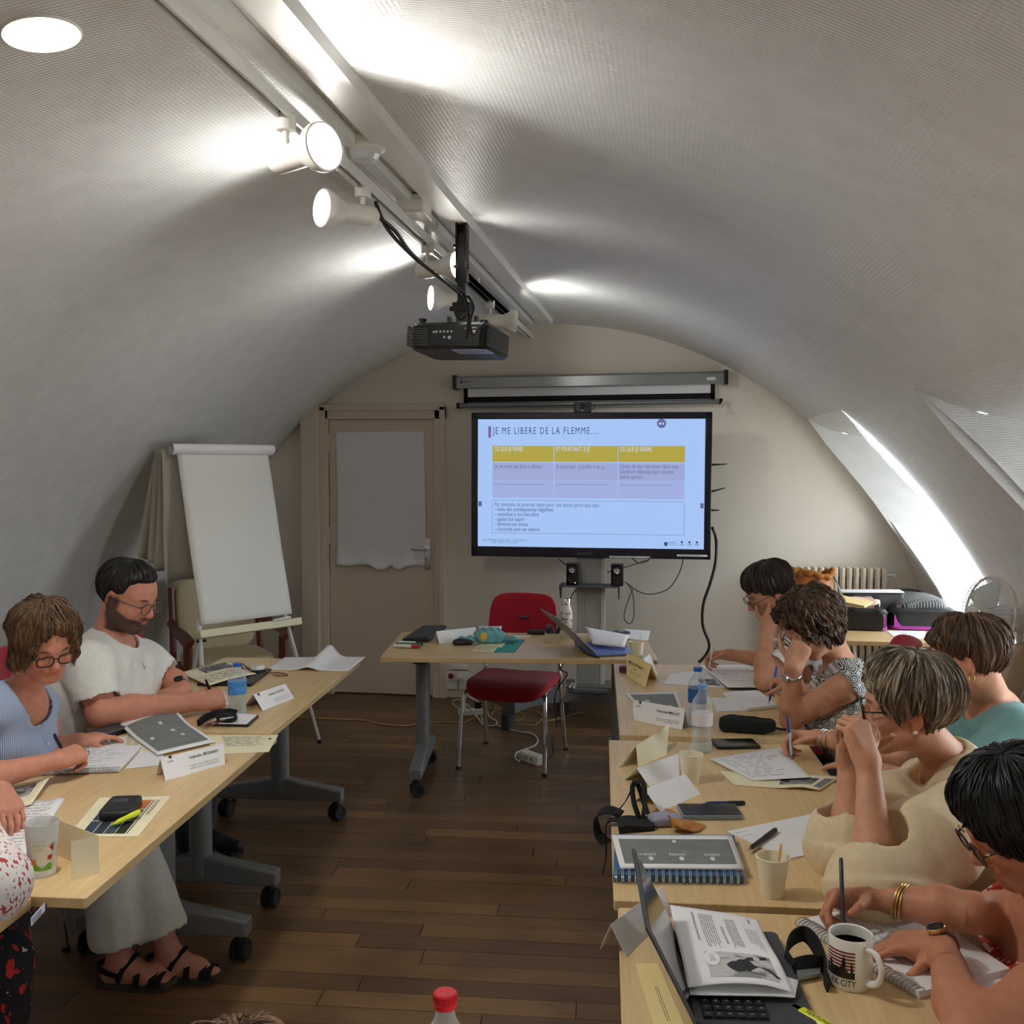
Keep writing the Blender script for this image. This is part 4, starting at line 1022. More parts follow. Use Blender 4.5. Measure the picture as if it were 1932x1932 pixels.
# ------------------------------------------------------------------ flipchart
def flipchart():
 BL = at(367, 1192, 0.79); BR = at(556, 1167, 0.79); x = (BR - BL).normalized(); W = (BR - BL).length
 back = Vector((-x.y, x.x, 0)); up = (Vector((0, 0, 1)) + back * 0.24).normalized()
 tl = pt(325, 848, 6.1); H = 1.03
 top_z = 1.80; H = (top_z - 0.79) / up.z
 c = (BL + BR) / 2
 root = thing('flipchart', 'white flipchart easel with a blank pad standing before the left vault', 'flipchart', (c.x, c.y, 0))
 Q = frame(BL, x, up)
 bd = MB().prism(rrect(W, H, 0.012, 3, W / 2, H / 2), -0.02, 0.0).build('board', M['white_metal'], root, world=True, bevel=0.003)
 MB().sheet(lambda u, v: Q @ Vector((0.035 + u * (W - 0.062), 0.03 + v * (H - 0.05), 0.010 + 0.004 * math.sin(v * 9 + u) * (1 - v) + 0.006 * (1 - v))), 14, 30, 0.008).build('paper_pad', pm('flip_paper', srgb(226, 226, 220), 0.7, var=0.01), root, world=True, smooth=180)
 roll = MB(); roll.tube([Q @ Vector((-0.002, H - 0.012, 0.016)), Q @ Vector((W + 0.002, H - 0.012, 0.016))], 0.036, 20, flat=(1, 0.8), caps=False)
 roll.tube([Q @ Vector((-0.001, H - 0.012, 0.016)), Q @ Vector((W + 0.001, H - 0.012, 0.016))], 0.030, 20, flat=(1, 0.8), caps=False)
 roll.each('paper_roll', M['paper'], root, world=True)
 MB().box((W / 2, -0.022, 0.03), (W + 0.01, 0.045, 0.075), M=Q).build('pen_tray', pm('tray_cream', srgb(232, 224, 188), 0.5, var=0.02), root, world=True, bevel=0.006)
 MB().tube([Q @ Vector((W - 0.20, 0.0, 0.075)), Q @ Vector((W - 0.08, 0.008, 0.075))], 0.008, 8).build('tray_clip', M['white_plastic'], root, world=True)
 foot = [at(604, 1402, 0.0), None, None]
 lf = Vector((BL.x + x.x * 0.04, BL.y + x.y * 0.04, 0)) - back * 0.25 - x * 0.10
 for p, s in ((foot[0], W - 0.05), (lf, 0.05)):
  t = Q @ Vector((s, 0.06, -0.03)); m = t.lerp(p, 0.45)
  MB().cyl(t, m, 0.013).build('leg', M['white_metal'], root, world=True)
  MB().cyl(m, p, 0.010).build('leg', M['white_metal'], root, world=True)
  MB().cyl(p, p + (t - p).normalized() * 0.025, 0.014).build('leg_cap', M['black'], root, world=True)
  k = t.lerp(p, 0.13); MB().cyl(k - x * 0.02, k + x * 0.035, 0.008).build('clamp_knob', M['black'], root, world=True)
 t = Q @ Vector((W * 0.5, H * 0.75, -0.04)); p = Vector((c.x, c.y, 0)) + back * 0.75
 MB().cyl(t, p, 0.012).build('leg', M['white_metal'], root, world=True)
 def fl(k):
  def fn(u, v):
   wv = 0.02 * math.sin(u * 11 + k * 2 + v * 4) * (1 - v) + 0.012 * math.sin(u * 23 + k)
   b = Q @ Vector((-0.03 - 0.02 * k * (1 - v) + u * (W - 0.02), 0, 0))
   z = lerp(1.02 + 0.05 * k + 0.03 * math.sin(u * 7 + k), top_z - 0.01, v)
   yy = 0.035 + 0.028 * k + (1 - v) * (0.16 + 0.03 * k) + wv + (z - 0.79) * 0.24 / 1.0
   q = Vector((b.x, b.y, 0)) + back * yy
   return (q.x, q.y, z)
  return fn
 for k in range(4):
  MB().sheet(fl(k), 26, 12, 0.0008).build('flipped_sheet', pm('flip_back_%d' % k, srgb(186, 180, 164), 0.8, var=0.04), root, world=True, smooth=180)
flipchart()
# ------------------------------------------------------------------ things on the tables
ZP = ZT_ + 0.0006
def bil(q):
 def f(u, v):
  return (q[0] * (1 - u) + q[1] * u) * (1 - v) + (q[3] * (1 - u) + q[2] * u) * v
 return f
def quad(px, z): return [at(a, b, z) for a, b in px]
def sheet(name, label, px, z=ZP, cat='paper', mat='paper', th=0.0012, warp=None, nu=10, nv=10, group=None):
 """px: corners near-left, near-right, far-right, far-left; warp(u, v) -> height above z"""
 Q = bil(quad(px, z))
 w = warp or (lambda u, v: 0.0)
 S = lambda u, v, d=0.0: Q(u, v) + Vector((0, 0, th + w(u, v) + d))
 if not warp: nu = nv = 2
 o = MB().sheet(lambda u, v: S(u, v), nu, nv, th).build(name, M[mat], smooth=180 if warp else 0)
 tag(o, label, cat, group)
 return o, S
def pr_quad(mb, S, u0, v0, u1, v1, n=1, m=1, d=0.0005):
 mb.sheet(lambda u, v: S(lerp(u0, u1, u), lerp(v0, v1, v), d), n, m)
def pr_lines(S, o, rows, u0, v0, u1, v1, hgt, mat='ink_grey', along='u', seed=1, gap=0.12, ragged=0.3, n=1):
 """rows of broken dashes standing for small print or handwriting"""
 r = random.Random(seed); mb = MB()
 for i in range(rows):
  t = (i + 0.5) / rows; a = 0.0; end = 1 - r.random() * ragged
  while a < end:
   L = r.uniform(0.05, 0.22); b = min(end, a + L)
   if along == 'u':
    v = lerp(v1, v0, t); pr_quad(mb, S, lerp(u0, u1, a), v - hgt / 2, lerp(u0, u1, b), v + hgt / 2, n)
   else:
    u = lerp(u0, u1, t); pr_quad(mb, S, u - hgt / 2, lerp(v1, v0, a), u + hgt / 2, lerp(v1, v0, b), 1, n)
   a = b + r.uniform(0.02, gap)
 k = mb.build('print', M[mat], o, world=True, smooth=0); k['kind'] = 'stuff'; return k
def pr_block(S, o, u0, v0, u1, v1, mat, name='print', n=6, d=0.0005):
 mb = MB(); pr_quad(mb, S, u0, v0, u1, v1, n, n, d); return mb.build(name, M[mat] if isinstance(mat, str) else mat, o, world=True, smooth=180)
def pr_text(S, o, lines, mat='ink', d=0.0008):
 """lines: (string, u, v, height, right vector scale, align); text runs along +u"""
 mb = MB()
 for s, u, v, hu, hv, al, flip in lines:
  mb.text(s, 1.0, (lambda x, y: S(u + x * hu, v + y * hv, d)), al, bold=True)
 return mb.build('lettering', M[mat], o, world=True, smooth=0)
def photo_mat(name, dark=0.08, light=0.6, scale=14):
 m, nt, b = new_mat(name)
 tc = nt.nodes.new('ShaderNodeTexCoord'); nz = nt.nodes.new('ShaderNodeTexNoise'); nz.inputs['Scale'].default_value = scale; nz.inputs['Detail'].default_value = 2; nz.inputs['Distortion'].default_value = 1.2
 nt.links.new(tc.outputs['Object'], nz.inputs['Vector'])
 r = ramp(nt, [(0.38, (dark,) * 3), (0.5, (dark * 2.2,) * 3), (0.62, (light,) * 3)]); nt.links.new(nz.outputs['Fac'], r.inputs['Fac'])
 nt.links.new(r.outputs['Color'], b.inputs['Base Color']); b.inputs['Roughness'].default_value = 0.6
 return m
M['photo'] = photo_mat('printed_photo', 0.05, 0.35, 22)
def tent(name, label, A, B, C, D, h, mat='paper', z=ZP, th=0.0008, cat='name card', back=1.0, A2=None):
 """folded card: A, B front base corners (px left, right), C, D ridge above them (px), ridge height h"""
 a, b = at(*A, z), at(*B, z)
 for _ in range(30):
  c, d = at(*C, z + h), at(*D, z + h)
  lean = min((q - p).dot(Vector((p.x - CAM[0], p.y - CAM[1], 0)).normalized()) for p, q in ((a, c), (b, d)))
  if lean > 0.28 * h: break
  h *= 0.96
 a2 = Vector((c.x + (c.x - a.x) * back, c.y + (c.y - a.y) * back, z)); b2 = Vector((d.x + (d.x - b.x) * back, d.y + (d.y - b.y) * back, z))
 if A2: a2 = at(*A2, z); b2 = a2 + (b - a)
 mb = MB()
 mb.sheet(lambda u, v: a.lerp(b, u).lerp(c.lerp(d, u), v), 6, 6, th)
 mb.sheet(lambda u, v: a2.lerp(b2, u).lerp(c.lerp(d, u), 1 - v) if False else c.lerp(d, u).lerp(a2.lerp(b2, u), v), 6, 6, th)
 o = mb.build(name, M[mat], smooth=0); tag(o, label, cat)
 n = (b - a).cross(c - a).normalized()
 if n.dot(Vector(CAM) - a) < 0: n = -n
 S = lambda u, v, dd=0.0006: a.lerp(b, u).lerp(c.lerp(d, u), v) + n * (dd + 0.0010)
 return o, S
def pen(label, p0, p1, r=0.0045, body='black', cap=None, clip=True, tip='steel', cat='pen', name='pen'):
 """p0 writing tip, p1 rear end"""
 p0 = Vector(p0); p1 = Vector(p1); L = (p1 - p0).length
 root = thing(name, label, cat, (p0 + p1) / 2)
 d = (p1 - p0).normalized(); x = d.cross(Vector((0, 0, 1))); x = x.normalized() if x.length > 0.05 else Vector((1, 0, 0))
 Q = frame(p0, x, d.cross(x), d)
 MB().lathe([(0.0006, 0), (0.0012, 0.004), (r * 0.55, 0.014)], 12, M=Q).build('tip', M[tip], root, world=True)
 MB().lathe([(r * 0.55, 0.014), (r * 0.95, 0.026), (r, 0.034), (r, L * 0.62)], 14, M=Q).build('barrel', M[body], root, world=True)
 MB().lathe([(r * 1.12, L * 0.62), (r * 1.12, L - 0.006), (r * 0.8, L - 0.001), (0.0005, L)], 14, M=Q).build('cap', M[cap or body], root, world=True)
 if clip: MB().box((0, r * 1.5, L * 0.80), (0.0035, 0.0016, L * 0.26), M=Q).build('clip', M[cap or body], root, world=True)
 return root
def smartphone(label, px, z=ZP, th=0.009, body='black', screen='black_gloss'):
 q = quad(px, z); c = sum(q, Vector()) / 4; x = (q[1] - q[0] + q[2] - q[3]) / 2; y = (q[3] - q[0] + q[2] - q[1]) / 2
 root = thing('smartphone', label, 'phone', c); Q = frame(c, x, y)
 MB().rbox((0, 0, th / 2), (x.length, y.length, th), 0.009, 0.002, 5, M=Q).build('body', M[body], root, world=True)
 MB().rbox((0, 0, th + 0.0003), (x.length - 0.007, y.length - 0.007, 0.0008), 0.007, 0, 5, M=Q).build('screen', M[screen], root, world=True)
 return root
def paper_cup(label, base, h=0.085, r0=0.026, r1=0.0365, stick=None, z=ZP):
 c = at(*base, z)
 root = thing('paper_cup', label, 'cup', c)
 MB().lathe([(0.0005, 0.003), (r0 - 0.0015, 0.003), (r0, 0.0), (r0 + 0.0004, 0.001), (r1, h - 0.002), (r1 - 0.0012, h - 0.003), (r0 - 0.0012, 0.006), (0.0005, 0.006)], 36).build('cup_wall', M['cream_cup'], root)
 MB().tube([(r1 * math.cos(2 * math.pi * k / 36), r1 * math.sin(2 * math.pi * k / 36), h - 0.002) for k in range(37)], 0.0017, 8).build('rim', M['cream_cup'], root)
 if stick:
  a, lean, m, w = stick
  MB().rbox((0, 0, 0), (w, 0.115, 0.0016), w * 0.49, 0.0004, M=Matrix.Translation((math.cos(a) * r1 * 0.35, math.sin(a) * r1 * 0.35, 0.063)) @ Matrix.Rotation(a, 4, 'Z') @ Matrix.Rotation(lean, 4, 'Y') @ Matrix.Rotation(math.pi / 2, 4, 'Z') @ Matrix.Rotation(math.pi / 2, 4, 'X')).build('stirrer', M[m], root)
 return root
M['cream_cup'] = pm('cup_card', srgb(238, 230, 204), 0.6, var=0.015)
M['bottle_glass'] = clear_plastic('bottle_plastic', 0.10)
M['water'] = clear_plastic('water', 0.03, tint=(0.9, 0.95, 0.97))
M['bottle_label_blue'] = pm('bottle_label_blue', srgb(70, 140, 205), 0.45, var=0.25, scale=60)
M['bottle_label_dark'] = pm('bottle_label_navy', srgb(40, 92, 150), 0.45, var=0.3, scale=60)
def bottle(label, base, H, r, cap='blue_plastic', wave=0.0012, label_z=None, lmat='bottle_label_blue', z=ZP, waist=0.0, name='water_bottle', c=None, level=0.0, neck=0.0125):
 c = at(*base, z) if c is None else Vector(c)
 root = thing(name, label, 'bottle', c)
 sh = H * 0.72; pr = [(0.0005, 0.006), (r * 0.55, 0.004), (r * 0.9, 0.0), (r, 0.010)]
 n = 34
 for i in range(1, n):
  t = i / n; zz = 0.010 + (sh - 0.010) * t
  rr = r * (1 - waist * math.exp(-((t - 0.42) / 0.13) ** 2)) + wave * math.sin(t * 60)
  pr.append((rr, zz))
 for i in range(1, 11):
  t = i / 10; zz = sh + (H * 0.92 - sh) * t; pr.append((lerp(r, neck, 0.5 - 0.5 * math.cos(math.pi * min(1, t * 1.02))), zz))
 pr.append((neck, H * 0.955))
 MB().lathe(pr, 40).build('bottle_shell', M['bottle_glass'], root, smooth=180)
 if level > 0:
  ins = [(max(0.0005, a - 0.0015), b) for a, b in pr if b < level * H]; ins += [(ins[-1][0], level * H), (0.0005, level * H)]
  MB().lathe(ins, 32).build('water', M['water'], root, smooth=180)
 k = MB(); rc = neck + 0.0028
 k.lathe([(rc, H * 0.935), (rc, H * 0.955), (rc * 0.96, H * 0.957), (rc, H * 0.96), (rc, H - 0.002), (rc - 0.002, H), (0.0005, H)], 30)
 kk = k.build('cap', M[cap], root)
 rg = MB()
 for i in range(30):
  a = 2 * math.pi * i / 30; rg.box((rc * math.cos(a), rc * math.sin(a), H * 0.98), (0.0012, 0.0012, H * 0.03), M=None)
 rg.build('cap_ridges', M[cap], kk)['kind'] = 'stuff'
 lb = None
 if label_z:
  a, b = label_z
  rl = max(q[0] for q in pr if a * H - 0.004 < q[1] < b * H + 0.004) + 0.0012
  lb = MB().lathe([(rl, a * H), (rl, b * H)], 40).build('label_band', M[lmat], root)
 return root, lb, pr
# ---------------- front table
def front_table():
 px = [(746, 1212), (818, 1214), (846, 1187), (797, 1184)]
 q = quad(px, ZP); c = sum(q, Vector()) / 4; x = (q[3] - q[0] + q[2] - q[1]).normalized(); y = Vector((-x.y, x.x, 0))
 root = thing('keyboard', 'black computer keyboard at the left end of the front table', 'keyboard', c)
 Q = frame(c, x, y); L, Wd = 0.45, 0.15
 MB().rbox((0, 0, 0.012), (L, Wd, 0.018), 0.012, 0.004, M=Q @ Matrix.Rotation(math.radians(-3), 4, 'X')).build('base', M['black'], root, world=True)
 kb = MB()
 for i in range(5):
  for j in range(18): kb.box((-L / 2 + 0.03 + j * 0.0228, -0.055 + i * 0.0225, 0.0245 - 0.0012 * i), (0.019, 0.019, 0.006), M=Q)
 kb.build('keys', M['dark_grey'], root, world=True, bevel=0.0)['kind'] = 'stuff'
 t0 = at(741, 1222, ZP); t1 = at(806, 1224, ZP); d = (t1 - t0)
 cols = (('red', srgb(200, 24, 40)), ('green', srgb(40, 120, 70)), ('blue', srgb(60, 80, 150)), ('black', srgb(40, 40, 44)))
 for k, (nm, cc) in enumerate(cols):
  M['mk_' + nm] = pm('marker_' + nm, cc, 0.4)
  o = Vector((0, 0.024 * k, 0.011 + 0.004 * (k % 2)))
  p0 = t0 + o + d * (0.03 + 0.03 * (k % 2)); p1 = p0 + d.normalized() * 0.135
  root = thing('marker', 'white board marker with %s cap beside the keyboard' % nm, 'marker', (p0 + p1) / 2, 0, 'markers beside the keyboard')
  u = d.normalized(); e = p0.lerp(p1, 0.72) if k != 1 else p0.lerp(p1, 0.25)
  MB().cyl(p0, e, 0.0095).build('barrel', M['white_plastic'] if k != 1 else M['mk_green'], root, world=True)
  MB().cyl(e, p1, 0.0102).build('cap', M['mk_' + nm], root, world=True)
 o, S = tent('name_card', 'blank backed white folded card behind the computer mouse', (829, 1215), (903, 1206), (823, 1191), (897, 1183), 0.075)
 o, S = sheet('paper_slip', 'white slip of paper leaning behind the teal packet on the front table', [(906, 1199), (944, 1195), (947, 1188), (903, 1188)], warp=lambda u, v: 0.02 * v)
 c = at(873, 1216, ZP)
 root = thing('computer_mouse', 'black and grey computer mouse in front of the white folded card', 'mouse', c, math.radians(-80))
 MB().superell((0, 0, 0.012), (0.034, 0.056, 0.022), 0.8, 0.75, 30, 12, warp=lambda p: (p[0], p[1], max(-0.012, p[2]) * (1.0 - 4 * p[1] if p[1] > 0 else 1 - 2 * abs(p[1])))).build('shell', M['black'], root, smooth=180)
 MB().tube(smooth_path([(-0.03, -0.02, 0.016), (-0.034, 0.01, 0.018), (-0.02, 0.045, 0.016)], 5), 0.003, 6).build('grey_band', M['grey_metal'], root)
 o, S = sheet('paper_sheet', 'cream sheet half under the teal packet on the front table', [(889, 1229), (934, 1231), (956, 1212), (912, 1211)], mat='cream_paper')
 pr_lines(S, o, 4, 0.1, 0.1, 0.8, 0.5, 0.03)
 o, S = sheet('paper_slip', 'small cream note lying across the teal folder edge', [(913, 1218), (946, 1222), (956, 1212), (922, 1210)], z=ZP + 0.003, mat='cream_paper')
 M['teal_card'] = pm('teal_card', srgb(40, 150, 140), 0.6, var=0.03)
 sheet('folder', 'bright teal card folder on the front table', [(932, 1231), (970, 1231), (990, 1208), (953, 1207)], cat='folder', mat='teal_card', th=0.004)
 sheet('paper_slip', 'long cream strip of paper behind the teal folder', [(964, 1204), (1000, 1203), (1003, 1198), (960, 1198)], mat='cream_paper')
 c = at(924, 1214, ZP)
 root = thing('tissue_packet', 'crumpled pale teal plastic packet with a yellow spot on the front table', 'packet', c, math.radians(8))
 tm = pm('teal_plastic', srgb(110, 170, 178), 0.3, var=0.15, scale=30, bump=0.6, bscale=60)
 MB().superell((0, 0, 0.042), (0.085, 0.05, 0.042), 0.8, 0.8, 40, 24, warp=lambda p: (p[0] * (1 + 0.06 * math.sin(p[2] * 160)), p[1], p[2] + 0.005 * math.sin(p[0] * 140 + p[1] * 90))).build('packet_body', tm, root, smooth=180)
 MB().superell((-0.12, 0.0, 0.02), (0.06, 0.03, 0.02), 0.9, 0.9, 24, 12, warp=lambda p: (p[0], p[1], p[2] * (1 + 0.3 * math.sin(p[0] * 120)))).build('twisted_end', tm, root, smooth=180)
 MB().superell((0.11, 0.0, 0.025), (0.05, 0.025, 0.015), 0.9, 0.9, 24, 12, warp=lambda p: (p[0], p[1], p[2] * (1 + 0.4 * math.sin(p[0] * 110)))).build('twisted_end', tm, root, smooth=180)
 MB().ell((-0.03, -0.043, 0.045), (0.022, 0.010, 0.024)).build('yellow_spot', pm('packet_yellow', srgb(225, 190, 70), 0.4), root)
 c = at(1014, 1197, ZP)
 root = thing('presenter_remote', 'black remote clicker beside the pen box on the front table', 'remote', c, math.radians(5))
 MB().superell((0, 0, 0.014), (0.06, 0.02, 0.014), 0.5, 0.5).build('body', M['black'], root, smooth=180)
 bt = MB()
 for i in range(3): bt.cyl((-0.03 + i * 0.022, 0, 0.026), (-0.03 + i * 0.022, 0, 0.030), 0.006)
 bt.each('button', M['dark_grey'], root)
 c = at(1041, 1213, ZP) + Vector((0, 0.04, 0))
 root = thing('pen_box', 'open pale cardboard box of pens on the front table', 'box', c, math.radians(6))
 w, dd, h = 0.082, 0.075, 0.05; bm = pm('box_card', srgb(196, 188, 170), 0.7)
 MB().box((0, -dd / 2, h / 2), (w, 0.003, h)).box((0, dd / 2, h / 2), (w, 0.003, h)).box((-w / 2, 0, h / 2), (0.003, dd, h)).box((w / 2, 0, h / 2), (0.003, dd, h)).box((0, 0, 0.002), (w, dd, 0.003)).build('carton', bm, root)
 cs = (srgb(30, 28, 34), srgb(70, 50, 90), srgb(36, 34, 40), srgb(90, 40, 60), srgb(24, 24, 30), srgb(60, 60, 80))
 for i in range(9):
  r2 = random.Random(i); a = r2.uniform(-0.6, 0.6)
  p0 = Vector((c.x + r2.uniform(-0.02, 0.02), c.y + r2.uniform(-0.02, 0.02), ZP + 0.008)); p1 = p0 + Vector((math.sin(a) * 0.07, r2.uniform(-0.02, 0.03), 0.075 + r2.uniform(0, 0.025)))
  M['bp%d' % i] = pm('box_pen_%d' % i, cs[i % 6], 0.4)
  pen('dark pen standing in the pale pen box', p0, p1, 0.005, 'bp%d' % i, clip=False)['group'] = 'pens in the pen box'
 c = at(1067, 1203, ZP) + Vector((0, 0.03, 0))
 root = thing('flask', 'white steel flask with dark leaf print and silver cap behind the laptop', 'bottle', c)
 MB().lathe([(0.0005, 0), (0.034, 0.0), (0.036, 0.006), (0.036, 0.12), (0.034, 0.145), (0.024, 0.175), (0.022, 0.185)], 32).build('flask_body', pm('flask_white', srgb(222, 214, 206), 0.35, var=0.03), root)
 MB().lathe([(0.024, 0.183), (0.024, 0.215), (0.022, 0.218), (0.0005, 0.218)], 28).build('flask_cap', M['chrome'], root)
 lf = MB()
 for i in range(26):
  r2 = random.Random(i + 50); a = -1.57 + r2.uniform(-1.4, 1.4); z = r2.uniform(0.03, 0.15); rr = 0.0366
  for k in range(4):
   t = r2.uniform(0, 6.28); d2 = Vector((-math.sin(a) * math.cos(t), math.cos(a) * math.cos(t), math.sin(t))); b0 = Vector((rr * math.cos(a), rr * math.sin(a), z))
   e = Vector((-math.sin(a) * -math.sin(t), math.cos(a) * -math.sin(t), math.cos(t)))
   lf.add([b0, b0 + d2 * 0.008 + e * 0.0016, b0 + d2 * 0.018, b0 + d2 * 0.008 - e * 0.0016], [(0, 1, 2, 3)])
 lf.build('leaf_print', pm('flask_leaf', srgb(52, 42, 52), 0.5), root)['kind'] = 'stuff'
 nl, nr = at(1124, 1240, ZP), at(1188, 1237, ZP)
 fl_, fr_ = at(1086, 1207, ZP), at(1152, 1204, ZP)
 x = (nr - nl).normalized(); y = (fl_ - nl); y = (y - x * y.dot(x)).normalized(); Wd, L = 0.235, 0.345
 x = Vector((y.y, -y.x, 0))
 root = thing('laptop', 'silver laptop with blue lit keyboard open on the front table', 'laptop', nl); Q = frame(nl, x, y)
 MB().rbox((Wd / 2, L / 2, 0.009), (Wd, L, 0.014), 0.012, 0.003, M=Q).build('base', pm('laptop_blue_lit', srgb(120, 140, 205), 0.35, 0.2), root, world=True)  # blue keyboard light painted into the silver base's colour
 kb = MB()
 for i in range(5):
  for j in range(15): kb.box((0.03 + i * 0.0195, 0.025 + j * 0.021, 0.0172), (0.0165, 0.0175, 0.002), M=Q)
 kb.build('keys', pm('laptop_keys', srgb(92, 112, 190), 0.4), root, world=True)['kind'] = 'stuff'  # keys carry the same blue light as plain colour
 a = math.radians(47)
 QL = Q @ Matrix.Translation((0.0, 0, 0.016)) @ Matrix.Rotation(-a, 4, 'Y')
 MB().rbox((0.004, L / 2, 0.135), (0.006, L, 0.27), 0.003, 0.001, M=QL).build('lid', pm('laptop_lid', srgb(140, 140, 146), 0.35, 0.4), root, world=True)
 MB().box((0.0075, L / 2, 0.135), (0.001, L - 0.02, 0.24), M=QL).build('screen', M['black_gloss'], root, world=True)
 cd = MB().tube(smooth_path([at(1084, 1206, ZP + 0.03), at(1092, 1214, ZP + 0.01), at(1096, 1224, ZP + 0.004), at(1108, 1234, ZP + 0.004), at(1130, 1241, ZP + 0.004)], 6), 0.0045, 8).box(at(1090, 1208, ZP + 0.015), (0.03, 0.05, 0.03))
 tag(cd.build('charger_cable', M['black'], smooth=60), 'black charger cable trailing from the silver laptop', 'cable')
 o, S = sheet('paper_sheet', 'curved white sheets lying over the silver laptop keyboard', [(1118, 1220), (1178, 1226), (1188, 1204), (1100, 1190)], z=ZP + 0.02, warp=lambda u, v: 0.012 + 0.03 * math.sin(math.pi * min(1, v * 0.9)) * (1 - u * 0.6), th=0.002)
 o, S = sheet('paper_sheet', 'flat white sheets with a black disc on them at the front table right end', [(1168, 1206), (1222, 1210), (1227, 1192), (1180, 1189)], th=0.006)
 o.location.z = max(o.location.z, ZT_ + 0.001)
 c = at(1172, 1196, ZP + 0.008)
 root = thing('conference_puck', 'flat black oval speaker puck on white sheets', 'speaker', c)
 MB().superell((0, 0, 0.008), (0.052, 0.05, 0.010), 0.8, 1.0).build('puck', M['black'], root, smooth=180)
 MB().ell((0, 0, 0.017), (0.018, 0.018, 0.003)).build('puck_button', M['steel'], root)
front_table()
# ---------------- right hand tables
def right_far():
 c = at(1173, 1269, ZP)
 root = thing('small_case', 'small dark maroon box beside the yellow handwritten card', 'box', c + Vector((0.025, 0.02, 0)), math.radians(4))
 MB().rbox((0, 0, 0.014), (0.075, 0.05, 0.028), 0.008, 0.004).build('case_body', pm('maroon_box', srgb(92, 44, 60), 0.4), root)
 MB().box((0, 0, 0.018), (0.0755, 0.0505, 0.001)).build('lid_line', M['black'], root)
 a, b, c_, d = at(1182, 1274, ZP), at(1217.5, 1297, ZP), None, None
 o, S = tent('name_card', 'pale yellow folded card with a handwritten name, beside the purple box', (1182, 1274), (1217.5, 1297), (1182, 1231), (1229, 1254), 0.085, 'yellow_card')
 pr_text(S, o, [('IMELLE LECHEUX', 0.10, 0.60, 0.085, 0.16, 'LEFT', 0), ('IFSI', 0.36, 0.42, 0.07, 0.11, 'LEFT', 0)])
 pr_lines(S, o, 3, 0.2, 0.16, 0.75, 0.36, 0.02)
 o, S = tent('name_card', 'white folded card leaning behind the yellow handwritten card', (1228, 1266), (1244, 1277), (1214, 1243), (1226, 1234), 0.09, 'paper')
 paper_cup('cream paper cup with stirrer beside the silver laptop', (1201, 1243), 0.088, stick=(0.6, 0.2, 'cream_cup', 0.006))
 o, S = sheet('document', 'grey printed document cover lying behind a white name card', [(1216, 1346), (1290, 1350), (1276, 1308), (1180, 1310)], mat='paper', cat='document', th=0.004)
 pr_block(S, o, 0.06, 0.1, 0.94, 0.93, 'cover_grey'); pr_block(S, o, 0.25, 0.55, 0.36, 0.62, 'white_ink', d=0.0009); pr_block(S, o, 0.7, 0.3, 0.8, 0.37, 'white_ink', d=0.0009)
 o, S = tent('name_card', 'white printed name card in front of the grey document', (1196, 1359), (1287, 1377), (1195, 1320), (1293, 1337), 0.072, 'paper')
 pr_text(S, o, [('Francine MALLET', 0.92, 0.62, 0.062, 0.17, 'RIGHT', 0)])
 pr_text(S, o, [('FORMATION MANAGEMENT DES ÉQUIPES', 0.92, 0.30, 0.024, 0.065, 'RIGHT', 0), ('ADRESSE : CENTRE DE FORMATION PARIS', 0.92, 0.20, 0.024, 0.065, 'RIGHT', 0), ('adéa', 0.06, 0.70, 0.05, 0.12, 'LEFT', 0)], 'ink_grey')
 mb = MB(); mb.sheet(lambda u, v: S(0.14 + (u - 0.5) * 0.05 * min(1, v * 2 + 0.1), 0.84 + v * 0.14, 0.0009), 4, 4).build('shield_mark', M['ink'], o, world=True)
 bottle('blue capped water bottle with blue label, behind the clear one', (1315, 1371), 0.225, 0.033, label_z=(0.42, 0.66), lmat='bottle_label_dark', level=0.3)
 root, lb, pr = bottle('clear water bottle with white label and pale blue cap, front of the pair', (1324, 1417), 0.232, 0.0335, cap='pale_blue', wave=0.0016, waist=0.10, label_z=(0.40, 0.58), lmat='clear_label', level=0.12)
 H = 0.232; rl = 0.0352; az = math.atan2(CAM[1] - root.location.y, CAM[0] - root.location.x)
 cyl = lambda x, y: (lambda a: (root.location.x + rl * math.cos(a), root.location.y + rl * math.sin(a), root.location.z + 0.47 * H - 0.006 + y))(az + x / rl)
 MB().text('evian', 0.022, cyl, 'CENTER', bold=True).build('lettering', pm('label_red', srgb(130, 60, 78), 0.5), lb, world=True)
 mk = MB()
 for k, hh in ((-0.008, 0.006), (0.0, 0.008), (0.008, 0.006)):
  mk.add([cyl(k - 0.004, 0.021), cyl(k + 0.004, 0.021), cyl(k, 0.021 + hh)], [(0, 1, 2)])
 mk.build('mountain_mark', M['ink'], lb, world=True)['kind'] = 'stuff'
 o, S = sheet('document', 'printed sheets with a dark photo under the open white pad', [(1252, 1291), (1368, 1298), (1330, 1264), (1266, 1273)], th=0.004, cat='document')
 pr_block(S, o, 0.62, 0.05, 0.95, 0.42, 'photo')
 sheet('folder', 'thin black folder under the open white pad', [(1375, 1300), (1500, 1302), (1490, 1262), (1345, 1262)], z=ZP + 0.0045, cat='folder', mat='black', th=0.008)
 o, S = sheet('notepad', 'open white pad written on by the dark-haired person farthest right', [(1372, 1297), (1498, 1298), (1488, 1256), (1322, 1256)], z=ZP + 0.013, cat='notepad', th=0.004)
 pr_lines(S, o, 7, 0.1, 0.2, 0.6, 0.9, 0.01, seed=4)
 sheet('paper_sheet', 'plain white sheet under the thick white writing pad', [(1353, 1343), (1408, 1341), (1372, 1316), (1341, 1317)])
 o, S = sheet('notepad', 'thick white writing pad under the hand with the blue pen', [(1411, 1341), (1466, 1336), (1430, 1307), (1364, 1311)], z=ZP + 0.0015, cat='notepad', th=0.012)
